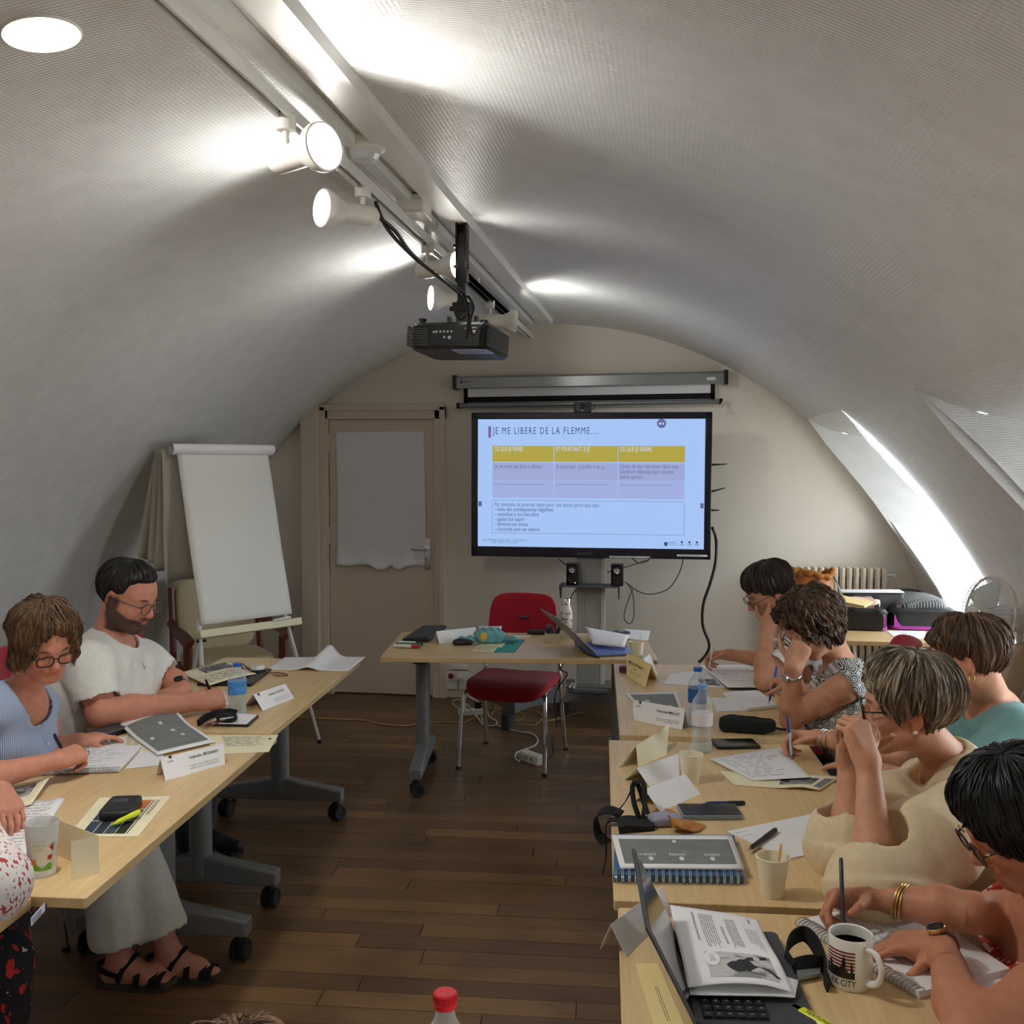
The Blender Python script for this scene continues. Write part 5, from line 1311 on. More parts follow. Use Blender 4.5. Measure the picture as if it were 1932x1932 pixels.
 p0, p1 = at(1356, 1379, ZP), at(1464, 1386, ZP); x = p1 - p0
 root = thing('pencil_case', 'long black zipped pencil case on the far right table', 'pencil case', (p0 + p1) / 2)
 Q = frame((p0 + p1) / 2, x, (-x.y, x.x, 0))
 MB().superell((0, 0.01, 0.028), (x.length / 2, 0.036, 0.028), 0.55, 0.35, 44, 16, M=Q, warp=lambda p: (p[0], p[1], p[2] * (1 - 0.12 * (p[0] / 0.1)) + 0.002 * math.sin(p[0] * 90))).build('case_body', M['black_matt'], root, world=True, smooth=180)
 MB().tube(smooth_path([(-x.length * 0.44, 0.01, 0.050), (0, 0.012, 0.0575), (x.length * 0.44, 0.012, 0.049)], 8), 0.0025, 6, M=Q).build('zip', M['black'], root, world=True)
 MB().strap([(x.length / 2 - 0.005, 0.0, 0.025), (x.length / 2 + 0.015, -0.005, 0.022), (x.length / 2 + 0.035, 0.0, 0.020)], (0, 0, 1), 0.008, 0.003, M=Q).build('pull_tab', M['black_matt'], root, world=True)
M['pale_blue'] = pm('cap_pale_blue', srgb(120, 165, 215), 0.4)
_m, _nt, _b = new_mat('label_white'); _b.inputs['Base Color'].default_value = (0.85, 0.78, 0.82, 1); _b.inputs['Alpha'].default_value = 0.8; M['clear_label'] = _m
right_far()
def right_mid():
 smartphone('dark phone lying beside the clear water bottle', [(1350, 1415), (1432, 1413), (1424, 1398), (1343, 1399)], th=0.010)
 o, S = tent('name_card', 'blank cream folded card standing at the table corner', (1204, 1447), (1258, 1424), (1200, 1407), (1262, 1367), 0.095, 'cream_paper', A2=(1163, 1449))
 o, S = tent('name_card', 'white folded card half hidden behind the middle paper cup', (1226, 1485), (1282, 1466), (1201, 1449), (1280, 1422), 0.075, 'paper', A2=(1179, 1471))
 o, S = tent('name_card', 'white folded card in front of the middle paper cup', (1246, 1532), (1322, 1498), (1216, 1489), (1292, 1460), 0.075, 'paper', A2=(1198, 1512))
 paper_cup('cream paper cup standing between the white cards and the clear bottle', (1303, 1476), 0.092, 0.026, 0.036, (2.4, -0.25, 'cream_cup', 0.006))
 o, S = sheet('document', 'cream folded magazine with black and white photos under the written sheet', [(1385, 1482), (1547, 1494), (1587, 1466), (1358, 1456)], mat='cream_paper', cat='document', th=0.003, warp=lambda u, v: 0.010 * math.exp(-((u - 0.8) / 0.2) ** 2) * (1 - v))
 pr_block(S, o, 0.52, 0.2, 0.86, 0.72, 'photo'); pr_block(S, o, 0.90, 0.1, 0.98, 0.75, 'cover_grey')
 o, S = sheet('paper_sheet', 'handwritten white sheet under the hand with the clear blue pen', [(1420, 1473), (1530, 1474), (1470, 1410), (1338, 1432)], z=ZP + 0.004, warp=lambda u, v: 0.012 * u * (1 - v))
 pr_lines(S, o, 11, 0.08, 0.1, 0.85, 0.92, 0.012, seed=5, ragged=0.5)
 pen('dark blue capped pen lying behind the grey edged phone', at(1322, 1516, ZP + 0.007), at(1406, 1515, ZP + 0.007), 0.006, 'navy', 'black')
 smartphone('grey edged phone on the table in front of the dark blue pen', [(1286, 1548), (1399, 1547), (1391, 1524), (1278, 1524)], th=0.013, body='phone_grey')
 c = at(1256, 1557, ZP)
 root = thing('glasses_case', 'pale lilac glasses case with the tan cloth spilling over it', 'case', c, math.radians(20))
 MB().superell((0, 0.01, 0.014), (0.045, 0.03, 0.014), 0.5, 0.5).build('case_body', pm('lilac_case', srgb(150, 152, 172), 0.4), root, smooth=180)
 Q = bil(quad([(1268, 1580), (1318, 1572), (1330, 1562), (1258, 1543)], ZP))
 def cl(u, v):
  p = Q(u, v); f = 0.5 + 0.5 * math.sin((v * 3.2 + u * 0.8) * 5)
  return (p.x + 0.004 * math.sin(v * 20), p.y + 0.006 * math.sin(u * 9), p.z + 0.004 + 0.024 * (1 - u) * (0.4 + 0.6 * f) + 0.006 * f * (1 - u) + 0.002 * math.sin(u * 14 + v * 6))
 tag(MB().sheet(cl, 30, 36, 0.0012).build('cleaning_cloth', pm('tan_cloth', srgb(176, 122, 66), 0.8, var=0.06, scale=40), smooth=180), 'crumpled tan cleaning cloth beside the phone', 'cloth')
 mb = MB(); p = lambda a, b, d=0.0: at(a, b, ZP) + Vector((0, 0, d))
 root = thing('badge_pouch', 'black lanyard pouch with looped straps drooping over the table edge', 'pouch', p(1195, 1565))
 Q2 = bil(quad([(1166, 1575), (1234, 1568), (1230, 1548), (1162, 1555)], ZP))
 MB().sheet(lambda u, v: Q2(u, v) + Vector((0, 0, 0.018 + 0.004 * math.sin(u * 6))), 10, 6, 0.016).build('pouch_body', M['black_matt'], root, world=True)
 lp = [p(1160, 1550, 0.02), p(1180, 1545, 0.05), p(1196, 1538, 0.085), p(1212, 1535, 0.09), p(1216, 1545, 0.06), p(1213, 1555, 0.02)]
 MB().strap(smooth_path(lp, 6), (0.3, 1, 0.2), 0.020, 0.002).build('strap', M['black_matt'], root, world=True)
 lp = [p(1205, 1555, 0.02), p(1196, 1548, 0.05), p(1193, 1540, 0.08), p(1202, 1535, 0.085), p(1222, 1550, 0.02)]
 MB().strap(smooth_path(lp, 6), (0.3, 1, 0.2), 0.022, 0.002).build('strap', M['black_matt'], root, world=True)
 e = at(1158, 1556, ZP); ex = -0.035
 hp = [e + Vector((0.03, 0, 0.012)), e + Vector((-0.012, 0, 0.012)), e + Vector((-0.022, 0, -0.02)), e + Vector((-0.02, -0.01, -0.09)), e + Vector((-0.028, -0.015, -0.13))]
 MB().strap(smooth_path(hp, 6), (0, 1, 0), 0.03, 0.003).build('strap', M['black_matt'], root, world=True)
 hp = [e + Vector((0.02, 0.05, 0.012)), e + Vector((-0.02, 0.06, 0.02)), e + Vector((-0.05, 0.06, 0.0)), e + Vector((-0.045, 0.04, -0.04)), e + Vector((-0.02, 0.02, -0.06))]
 MB().strap(smooth_path(hp, 6), (0.2, 1, 0.2), 0.042, 0.003).build('strap', M['black_matt'], root, world=True)
 MB().box(p(1237, 1558, 0.016), (0.02, 0.006, 0.006)).build('clasp', M['chrome'], root, world=True)
 bq = [(1157, 1664), (1403, 1668), (1385, 1588), (1160, 1586)]
 o, S = sheet('notebook', 'blue wire-bound notebook under the grey printed cover', bq, cat='notebook', mat='nb_blue', th=0.018)
 pg = MB().sheet(lambda u, v: S(lerp(0.01, 0.99, u), lerp(0.015, 0.97, v), -0.002), 2, 2, 0.012); pg.build('pages', M['paper'], o, world=True, smooth=0)
 wi = [MB() for _ in range(19)]
 for k, w in enumerate(wi):
  u = 0.02 + 0.052 * k
  for du in (-0.006, 0.006):
   a = S(u + du, 0.13, 0.002); b = S(u + du, 0.03, 0.008); c = S(u + du, -0.03, 0.002); d = S(u + du, -0.03, -0.014); e2 = S(u + du, 0.05, -0.0185)
   w.tube(smooth_path([a, b, c, d, e2], 3), 0.0011, 6)
  w.build('wire_loop', M['chrome'], o, world=True)
 gq = [(1170, 1641), (1404, 1643), (1381, 1581), (1154, 1580)]
 o, S = sheet('document', 'grey printed cover with white border on the blue notebook', gq, z=ZP + 0.0195, cat='document', th=0.006, warp=lambda u, v: 0.001)
 pr_block(S, o, 0.045, 0.10, 0.955, 0.86, 'cover_grey')
 flip = lambda u, v, d=0.0008: S(1 - u, 1 - v, d)
 pr_text(flip, o, [('adéos', 0.16, 0.60, 0.055, 0.12, 'LEFT', 0), ('améas', 0.44, 0.60, 0.055, 0.12, 'LEFT', 0), ('adterra', 0.68, 0.60, 0.055, 0.12, 'LEFT', 0)], 'white_ink')
 pr_text(flip, o, [('La formation est l\'essence de tout succès', 0.17, 0.42, 0.036, 0.085, 'LEFT', 0), ('FORMATION', 0.50, 0.26, 0.032, 0.075, 'LEFT', 0)], 'ink_grey')
 for u in (0.27, 0.52, 0.77):
  k = MB(); cc = lambda x, y, u=u: S(u + x * 0.022, 0.25 + y * 0.055, 0.0009)
  k.add([cc(math.cos(t) * (1 - 0.12 * math.cos(2 * t)), math.sin(t)) for t in [2 * math.pi * i / 20 for i in range(20)]], [tuple(range(20))]); k.build('fruit_mark', M['white_ink'], o, world=True)
 mb = MB(); cc = lambda x, y: S(0.50 + x * 0.018, 0.78 + y * 0.045, 0.0009); mb.add([cc(math.cos(t), math.sin(t)) for t in [2 * math.pi * i / 16 for i in range(16)]], [tuple(range(16))]); mb.build('round_mark', M['white_ink'], o, world=True)
 o, S = sheet('paper_sheet', 'large blank white sheet in front of the woman in beige', [(1484, 1623), (1630, 1590), (1546, 1535), (1372, 1570)], th=0.003)
 pr_lines(S, o, 2, 0.03, 0.72, 0.15, 0.95, 0.012, seed=8)
 pen('black clicking pen lying on the large blank sheet', at(1411, 1604, ZP + 0.011), at(1464, 1565, ZP + 0.011), 0.0062, 'black', 'black')
 paper_cup('cream paper cup with a flat wooden stirrer, nearest the camera', (1457, 1689), 0.093, 0.0245, 0.0375, (0.2, 0.10, 'wood_stick', 0.0145))
M['navy'] = pm('pen_navy', srgb(36, 44, 110), 0.4)
M['phone_grey'] = pm('phone_grey', srgb(128, 140, 152), 0.35, 0.3)
M['nb_blue'] = pm('notebook_blue', srgb(52, 104, 146), 0.5, var=0.05)
right_mid()
def right_near():
 hf, hn = at(1270, 1766, ZP), at(1311, 1945, ZP)
 y = (hf - hn).normalized(); x = Vector((y.y, -y.x, 0)); L, Wd = 0.365, 0.215; o = hf - y * L
 root = thing('laptop', 'dark grey laptop nearest on the right with printed pages over its keys', 'laptop', o); Q = frame(o, x, y)
 lg = pm('laptop_slate', srgb(72, 74, 80), 0.4, 0.3)
 MB().rbox((Wd / 2, L / 2, 0.009), (Wd, L, 0.014), 0.012, 0.003, M=Q).build('base', lg, root, world=True)
 MB().box((0.075, L / 2, 0.0163), (0.118, L - 0.03, 0.0006), M=Q).build('key_well', M['black'], root, world=True)
 key = None
 for i in range(6):
  for j in range(15):
   if i == 5 and 4 <= j <= 8:
    if j != 4: continue
    sz, cy = 0.1085, 0.03 + 6 * 0.0221
   else: sz, cy = 0.0185, 0.03 + j * 0.0221
   k = MB().rbox((0, 0, 0.001), (0.0165, sz, 0.0025), 0.0025, 0.0006, 2)
   if sz > 0.05 or key is None:
    kk = k.build('key', M['black'], root, world=True)
    if sz < 0.05: key = kk
   else:
    kk = key.copy(); COL.objects.link(kk)
   kk.matrix_basis = Q @ Matrix.Translation((0.026 + i * 0.0195, cy, 0.0172))
 gl = MB()
 for i in range(6):
  for j in range(15):
   if not (i == 5 and 4 <= j <= 8): gl.box((0.026 + i * 0.0195, 0.03 + j * 0.0221, 0.0199), (0.005, 0.0035, 0.0003), M=Q)
 gl.build('key_legends', M['ink_grey'], root, world=True)['kind'] = 'stuff'
 MB().rbox((0.178, L / 2 - 0.03, 0.0163), (0.06, 0.10, 0.0006), 0.003, 0, M=Q).build('touchpad', pm('touchpad', srgb(64, 66, 72), 0.3, 0.2), root, world=True)
 QL = Q @ Matrix.Translation((0.0, 0, 0.016)) @ Matrix.Rotation(math.radians(-27), 4, 'Y')
 MB().rbox((0.0, L / 2, 0.095), (0.007, L, 0.19), 0.003, 0.001, M=QL).build('lid', lg, root, world=True)
 MB().box((0.004, L / 2, 0.095), (0.001, L - 0.012, 0.176), M=QL).build('screen', M['black_gloss'], root, world=True)
 st = MB(); st.prism([(0.02, 0.050), (0.125, 0.072), (0.14, 0.060), (0.15, 0.078), (0.13, 0.092), (0.02, 0.070)], 0.0, 0.0008, M=QL @ Matrix(((0, 0, -1, -0.0038), (1, 0, 0, 0.09), (0, 1, 0, 0.02), (0, 0, 0, 1))))
 st.build('yellow_sticker', pm('sticker_yellow', srgb(220, 160, 40), 0.5), root, world=True)
 px = [(1297, 1876), (1496, 1880), (1430, 1742), (1264, 1718)]
 o, S = sheet('document', 'printed handout with a dark silhouette picture lying on the dark laptop', px, z=ZP + 0.024, cat='document', th=0.002, nu=24, nv=24,
                 warp=lambda u, v: 0.012 + 0.010 * math.sin(u * math.pi) * (1 - v) - 0.02 * max(0, u - 0.75) + 0.004 * math.sin(v * 6))
 pr_lines(S, o, 7, 0.30, 0.42, 0.46, 0.93, 0.006, 'ink', 'v', 3, 0.02, 0.15, 4); pr_lines(S, o, 6, 0.58, 0.42, 0.70, 0.90, 0.006, 'ink', 'v', 4, 0.02, 0.2, 4); pr_lines(S, o, 5, 0.78, 0.45, 0.92, 0.80, 0.006, 'ink', 'v', 6, 0.02, 0.4, 4)
 rot = lambda u, v, d=0.0008: S(1 - v, u, d)
 down = lambda u, v, d=0.0008: S(v, 1 - u, d)
 pr_text(down, o, [('LE POUVOIR D\'AUTHENTICITÉ', 0.06, 0.225, 0.030, 0.034, 'LEFT', 0), ('CHOISIR SA POSTURE', 0.22, 0.515, 0.030, 0.034, 'LEFT', 0), ('adéos', 0.04, 0.86, 0.03, 0.034, 'LEFT', 0)], 'ink')
 pr_block(S, o, 0.24, 0.06, 0.90, 0.36, 'photo_light', n=8)
 sil = [(0.42, 0.19), (0.48, 0.23), (0.53, 0.235), (0.56, 0.26), (0.62, 0.265), (0.66, 0.30), (0.86, 0.345), (0.86, 0.31), (0.66, 0.25), (0.70, 0.20), (0.84, 0.18), (0.93, 0.10), (0.72, 0.10), (0.60, 0.13), (0.52, 0.11), (0.46, 0.14)]
 mb = MB(); mb.add([S(u, v, 0.0013) for u, v in sil], [tuple(range(len(sil)))]); mb.build('silhouette', M['ink'], o, world=True, smooth=0)
 mb = MB(); bub = [(0.30 + 0.075 * math.cos(t), 0.27 + 0.09 * math.sin(t)) for t in [2 * math.pi * i / 20 for i in range(20)]]; mb.add([S(u, v, 0.0013) for u, v in bub], [tuple(range(20))]); mb.build('speech_bubble', M['paper'], o, world=True, smooth=0)
 pr_lines(lambda u, v, d=0.0: S(u, v, d + 0.0012), o, 3, 0.27, 0.22, 0.33, 0.32, 0.005, 'ink_grey', 'v', 9)
 o, S = sheet('document', 'second printed page under the silhouette handout', [(1302, 1884), (1500, 1887), (1506, 1856), (1285, 1800)], z=ZP + 0.020, cat='document', th=0.003, warp=lambda u, v: 0.006 - 0.01 * max(0, u - 0.8))
 o, S = tent('name_card', 'white folded card standing behind the dark laptop lid', (1182, 1806), (1268, 1722), (1152, 1744), (1250, 1671), 0.085, 'paper', A2=(1131, 1792))
 o, S = sheet('paper_strip', 'pale yellow printed strip lying beside the dark laptop lid', [(1236, 1945), (1296, 1945), (1240, 1818), (1199, 1819)], mat='yellow_card')
 pr_lines(S, o, 2, 0.45, 0.05, 0.62, 0.62, 0.02, 'ink', 'v', 2, 0.02, 0.1)
 p = lambda a, b, d=0.0: at(a, b, ZP) + Vector((0, 0, d))
 root = thing('badge_lanyard', 'black fabric lanyard with a grey badge clip beside the mug', 'lanyard', p(1520, 1835))
 lp = [p(1494, 1836, 0.01), p(1482, 1822, 0.02), p(1492, 1806, 0.035), p(1514, 1798, 0.04), p(1532, 1806, 0.035), p(1548, 1822, 0.02), p(1556, 1840, 0.01), p(1556, 1856, 0.004), p(1562, 1872, 0.004)]
 MB().strap(smooth_path(lp, 6), (0.2, 0.3, 1), 0.030, 0.003).build('strap', M['black_matt'], root, world=True)
 lp = [p(1490, 1834, 0.008), p(1510, 1838, 0.02), p(1530, 1836, 0.022), p(1548, 1828, 0.012), p(1540, 1812, 0.02)]
 MB().strap(smooth_path(lp, 6), (0.2, 0.3, 1), 0.028, 0.003).build('strap', M['black_matt'], root, world=True)
 Q3 = bil(quad([(1505, 1856), (1546, 1848), (1548, 1836), (1503, 1842)], ZP))
 MB().sheet(lambda u, v: Q3(u, v) + Vector((0, 0, 0.012)), 3, 3, 0.006).build('badge_clip', pm('badge_grey', srgb(150, 152, 154), 0.35, 0.5), root, world=True)
 c = at(1602, 1936, ZP); H, R = 0.098, 0.0415
 c = pt(1604, 1815, 1.965); c.z = ZP
 root = thing('mug', 'white mug of coffee printed with a city skyline and red stripes', 'mug', c)
 MB().lathe([(0.0005, 0.004), (R - 0.006, 0.003), (R - 0.003, 0.0), (R, 0.006), (R, H - 0.003), (R - 0.0015, H), (R - 0.004, H - 0.002), (R - 0.005, 0.010), (0.0005, 0.010)], 48).build('mug_body', pm('mug_glaze', srgb(232, 230, 222), 0.18, var=0.01, coat=0.3), root)
 MB().lathe([(0.0005, 0.076), (R - 0.0048, 0.076)], 40).build('coffee', pm('coffee', srgb(58, 36, 18), 0.08, var=0.1), root)
 va = math.atan2(CAM[1] - c.y, CAM[0] - c.x); ha = va + 0.78
 hp = smooth_path([(R - 0.002, 0, 0.080), (R + 0.022, 0, 0.082), (R + 0.036, 0, 0.062), (R + 0.032, 0, 0.036), (R + 0.014, 0, 0.022), (R - 0.002, 0, 0.020)], 8)
 MB().tube(hp, 0.0062, 12, flat=(0.9, 1.25), M=Matrix.Rotation(ha, 4, 'Z')).build('mug_handle', bpy.data.materials['mug_glaze'], root, smooth=180)
 rl = R + 0.0005; pa = va - 0.50
 cyl = lambda x, y: (rl * math.cos(pa + x / rl), rl * math.sin(pa + x / rl), y)
 def patch(mb, x0, y0, x1, y1, n=10, d=0.0):
  f = lambda u, v: (lambda q: Vector(q) + Vector((math.cos(pa + lerp(x0, x1, u) / rl), math.sin(pa + lerp(x0, x1, u) / rl), 0)) * d)(cyl(lerp(x0, x1, u), lerp(y0, y1, v)))
  mb.sheet(f, n, 1)
 w0, w1 = -0.030, 0.030
 mb = MB()
 for i in range(6): patch(mb, w0, 0.0735 - i * 0.0062, w1, 0.0768 - i * 0.0062)
 mb.each('stripe', pm('mug_red', srgb(120, 36, 34), 0.3), root)
 mb = MB(); sk = pm('mug_black', srgb(22, 20, 22), 0.3); r2 = random.Random(12)
 patch(mb, w0, 0.026, w1, 0.035, 12, 0.0004); x = w0
 while x < w1 - 0.003:
  ww = r2.uniform(0.003, 0.007); hh = r2.uniform(0.038, 0.049); patch(mb, x, 0.034, min(w1, x + ww), hh, 2, 0.0005); x += ww
 for x0, x1, y1 in ((0.006, 0.013, 0.060), (0.0078, 0.0112, 0.066), (0.009, 0.0100, 0.073), (-0.020, -0.016, 0.055), (0.022, 0.025, 0.056)): patch(mb, x0, 0.034, x1, y1, 2, 0.0006)
 mb.build('skyline', sk, root)['kind'] = 'stuff'
 MB().text('NEW YORK CITY', 0.0150, lambda x, y: cyl(w1 + 0.002 + x * 0.86, 0.011 + y * 1.15), 'RIGHT', bold=True).build('lettering', pm('mug_navy', srgb(34, 38, 62), 0.3), root)
 mb = MB(); f2 = pa; 
 for i in range(1): patch(mb, 0.098, 0.060, 0.112, 0.078)
 mb.build('blue_patch', pm('mug_blue', srgb(60, 70, 120), 0.3), root)
 a, b = at(1508, 1908, ZP + 0.010), at(1572, 1945, ZP + 0.010)
 root = thing('highlighter', 'yellow highlighter lying beside the dark laptop and the mug', 'highlighter', (a + b) / 2)
 hy = pm('highlighter_yellow', srgb(214, 222, 40), 0.35); Q = frame(a, b - a, (-(b - a).y, (b - a).x, 0))
 MB().rbox((0.055, 0, 0), (0.11, 0.022, 0.016), 0.006, 0.004, M=Q).build('body', hy, root, world=True)
 MB().rbox((-0.006, 0, 0), (0.02, 0.014, 0.012), 0.004, 0.002, M=Q).build('tip_cap', hy, root, world=True)
 MB().text('TEXTLINER', 0.012, Q @ Matrix.Translation((0.015, -0.004, 0.0083)), bold=True).build('lettering', M['ink'], root, world=True)
 nq = [(1734, 1884), (1905, 1838), (1700, 1700), (1506, 1746)]
 o, S = sheet('notebook', 'white spiral notebook under the black-haired woman\'s hands', nq, cat='notebook', th=0.012)
 pr_lines(S, o, 9, 0.05, 0.2, 0.7, 0.95, 0.006, 'ink_grey', 'v', 21, 0.1, 0.5)
 for k in range(34):
  v = 0.015 + k * 0.0293; w = MB()
  w.tube(smooth_path([S(0.07, v, 0.0008), S(0.03, v, 0.007), S(-0.035, v, 0.004), S(-0.04, v, -0.006), S(0.0, v, -0.012)], 3), 0.0012, 6)
  w.build('wire_loop', M['steel'], o, world=True)
 sheet('paper_sheet', 'loose white sheet sticking out under the white spiral notebook', [(1800, 1905), (1906, 1850), (1880, 1818), (1700, 1790)], z=ZP)
M['photo_light'] = photo_mat('printed_photo_pale', 0.25, 0.55, 18)
right_near()
# ---------------- left hand tables
def left_tables():
 Q = bil(quad([(503, 1264), (657, 1267), (690, 1240), (537, 1241)], ZP))
 def fn(u, v):
  p = Q(u, v); k = math.exp(-((u - 0.50 - 0.06 * v) / 0.10) ** 2)
  return (p.x, p.y, p.z + 0.002 + 0.062 * k * (0.25 + 0.75 * v) + 0.001)
 tag(MB().sheet(fn, 40, 12, 0.003).build('paper_stack', M['paper'], smooth=180), 'buckled stack of blank white sheets at the far left table corner', 'paper')
 o, S = tent('name_card', 'white printed name card beside the blue capped bottle on the left', (495.6, 1341), (555, 1317), (478, 1310), (538, 1290), 0.072)
 pr_text(S, o, [('Frédéric COUTEL', 0.86, 0.62, 0.066, 0.19, 'RIGHT', 0)]); pr_text(S, o, [('FORMATION MANAGEMENT DES ÉQUIPES', 0.92, 0.30, 0.026, 0.07, 'RIGHT', 0), ('ADRESSE : CENTRE DE FORMATION PARIS', 0.92, 0.18, 0.026, 0.07, 'RIGHT', 0)], 'ink_grey')
 MB().sheet(lambda u, v: S(0.12 + (u - 0.5) * 0.06 * min(1, v * 2 + 0.1), 0.80 + v * 0.16, 0.0009), 4, 4).build('shield_mark', M['ink'], o, world=True)
 bottle('small blue capped water bottle on the left table before the man', (448, 1349), 0.205, 0.034, label_z=(0.42, 0.66), level=0.40)
 sheet('folder', 'black document folder beside the man\'s watch hand', [(372, 1294), (474, 1295), (512, 1266), (400, 1262)], cat='folder', mat='black', th=0.012)
 o, S = sheet('document', 'cream printed sheet with a dark photo on the black folder', [(394, 1294), (484, 1272), (430, 1249), (340, 1270)], z=ZP + 0.014, mat='cream_paper', cat='document', warp=lambda u, v: 0.006 * math.sin(u * 3))
 pr_block(S, o, 0.30, 0.60, 0.92, 0.95, 'photo'); pr_lines(S, o, 7, 0.1, 0.1, 0.9, 0.5, 0.02, seed=31)
 c = at(486, 1266, ZP + 0.013)
 root = thing('adapter', 'round white adapter with black cable on the black folder', 'adapter', c)
 MB().lathe([(0.030, 0), (0.032, 0.006), (0.032, 0.020), (0.028, 0.026), (0.0005, 0.027)], 28).build('adapter_body', M['white_plastic'], root)
 MB().lathe([(0.036, -0.001), (0.036, 0.009), (0.031, 0.010)], 28).build('adapter_base', M['black'], root)
 for k in range(4): MB().cyl((0.014 * math.cos(k * 1.57), 0.014 * math.sin(k * 1.57), 0.027), (0.014 * math.cos(k * 1.57), 0.014 * math.sin(k * 1.57), 0.0276), 0.004, seg=8).build('adapter_hole', M['black'], root)
 q = lambda a, b, d=0.0: at(a, b, ZP + 0.004 + d)
 tag(MB().tube(smooth_path([q(476, 1268, 0.02), q(465, 1258, 0.03), q(456, 1252, 0.03), q(458, 1262, 0.02)], 6), 0.0025, 6).build('thin_cable', M['black'], smooth=180), 'short black cable loop behind the blue capped bottle', 'cable')
 tag(MB().tube(smooth_path([q(505, 1270, 0.006), q(520, 1269), q(536, 1271), q(543, 1274), q(530, 1275), q(515, 1273)], 6), 0.0025, 6).build('thin_cable', M['wood_brown'], smooth=180), 'thin brown cord beside the black folder on the left table', 'cable')
 sheet('paper_slip', 'small white note under the man\'s writing hand', [(397, 1333), (432, 1330), (423, 1306), (402, 1311)])
 o, S = sheet('notepad', 'small white notepad with black cover in front of the bottle', [(391, 1370), (468, 1372), (488, 1354), (435, 1348)], cat='notepad', th=0.009, mat='black')
 MB().sheet(lambda u, v: S(lerp(0.01, 0.95, u), lerp(0.02, 0.98, v), 0.002), 2, 2, 0.003).build('pages', M['paper'], o, world=True, smooth=0)
 p = lambda a, b, d=0.0: at(a, b, ZP + d)
 root = thing('headset', 'black folded headset lying by the small notepad', 'headset', p(410, 1355))
 MB().strap(smooth_path([p(374, 1365, 0.010), p(388, 1354, 0.02), p(408, 1347, 0.028), p(430, 1343, 0.028), p(446, 1346, 0.022)], 8), (0.1, 0.4, 1), 0.026, 0.010).build('headband', M['black_matt'], root, world=True)
 MB().superell(p(428, 1354, 0.026), (0.040, 0.026, 0.017), 0.8, 0.8, 28, 12).build('ear_cushion', M['black_matt'], root, world=True, smooth=180)
 pen('brown wooden pencil beside the black headset, left of the pair', p(376, 1372, 0.006), p(412, 1360, 0.012), 0.004, 'wood_brown', 'wood_brown', clip=False, tip='black')
 pen('brown wooden pencil beside the black headset, right of the pair', p(383, 1375, 0.006), p(420, 1360, 0.014), 0.004, 'wood_brown', 'wood_brown', clip=False, tip='black')
 pen('silver pen lying across the black headset', p(446, 1352, 0.03), p(414, 1357, 0.045), 0.0035, 'steel', 'steel')
 o, S = tent('name_card', 'white printed name card in front of the grey cover magazine', (312, 1473.5), (424.6, 1442), (302.5, 1430), (422, 1402), 0.078)
 pr_text(S, o, [('Isabelle BEZARD', 0.90, 0.66, 0.068, 0.17, 'RIGHT', 0)]); pr_text(S, o, [('FORMATION MANAGEMENT DES ÉQUIPES', 0.90, 0.32, 0.026, 0.065, 'RIGHT', 0), ('ADRESSE : CENTRE DE FORMATION PARIS', 0.90, 0.20, 0.026, 0.065, 'RIGHT', 0), ('adéa', 0.08, 0.72, 0.055, 0.12, 'LEFT', 0)], 'ink_grey')
 MB().sheet(lambda u, v: S(0.14 + (u - 0.5) * 0.05 * min(1, v * 2 + 0.1), 0.86 + v * 0.13, 0.0009), 4, 4).build('shield_mark', M['ink'], o, world=True)
 o, S = sheet('document', 'cream printed sheet overhanging the left table edge', [(410, 1423), (507, 1419), (525, 1387), (380, 1388)], mat='cream_paper', cat='document', z=ZP)
 pr_lines(S, o, 9, 0.25, 0.35, 0.95, 0.92, 0.02, seed=41); pr_block(S, o, 0.90, 0.70, 0.93, 0.80, 'ink', n=1)
 o, S = sheet('document', 'cream sheets of small print under the grey cover magazine', [(232, 1418), (300, 1420), (300, 1385), (240, 1380)], mat='cream_paper', cat='document', z=ZP + 0.001)
 pr_lines(S, o, 8, 0.05, 0.3, 0.9, 0.9, 0.02, seed=42)
 o, S = sheet('document', 'grey cover magazine curling up beside the name card', [(297, 1427), (406, 1402), (328, 1350), (226, 1376)], z=ZP + 0.004, cat='document', th=0.003, nu=20, nv=16, warp=lambda u, v: 0.004 + 0.030 * max(0, (v - 0.55) / 0.45) ** 1.6 * (0.5 + u * 0.5) + 0.012 * math.sin(u * 3.1) * v)
 pr_block(S, o, 0.06, 0.07, 0.94, 0.90, 'cover_grey', n=16); 
 for u, v in ((0.55, 0.72), (0.62, 0.50), (0.68, 0.34), (0.20, 0.42)): pr_block(S, o, u - 0.03, v - 0.03, u + 0.03, v + 0.03, 'white_ink', 'fruit_mark', n=3, d=0.0010)
 dn = lambda u, v, d=0.0009: S(u, v, d)
 pr_text(dn, o, [('adéos', 0.40, 0.74, 0.05, 0.06, 'LEFT', 0), ('améas', 0.46, 0.52, 0.05, 0.06, 'LEFT', 0), ('adterra', 0.48, 0.36, 0.05, 0.06, 'LEFT', 0)], 'ink_grey')
 sheet('paper_sheet', 'white sheet fanned out left of the grey cover magazine', [(150, 1420), (252, 1414), (262, 1388), (172, 1393)], z=ZP + 0.0005)
 sheet('paper_sheet', 'white sheet between the spiral notepad and the name card', [(236, 1451), (304, 1444), (312, 1412), (262, 1420)], z=ZP + 0.0005)
 c = at(200, 1392, ZP)
 q2 = quad([(180, 1392), (217, 1398), (224, 1380), (196, 1377)], ZP); cc = sum(q2, Vector()) / 4; xx = q2[1] - q2[0]
 root = thing('phone_case', 'thick black phone case at the table edge behind the papers', 'phone', cc)
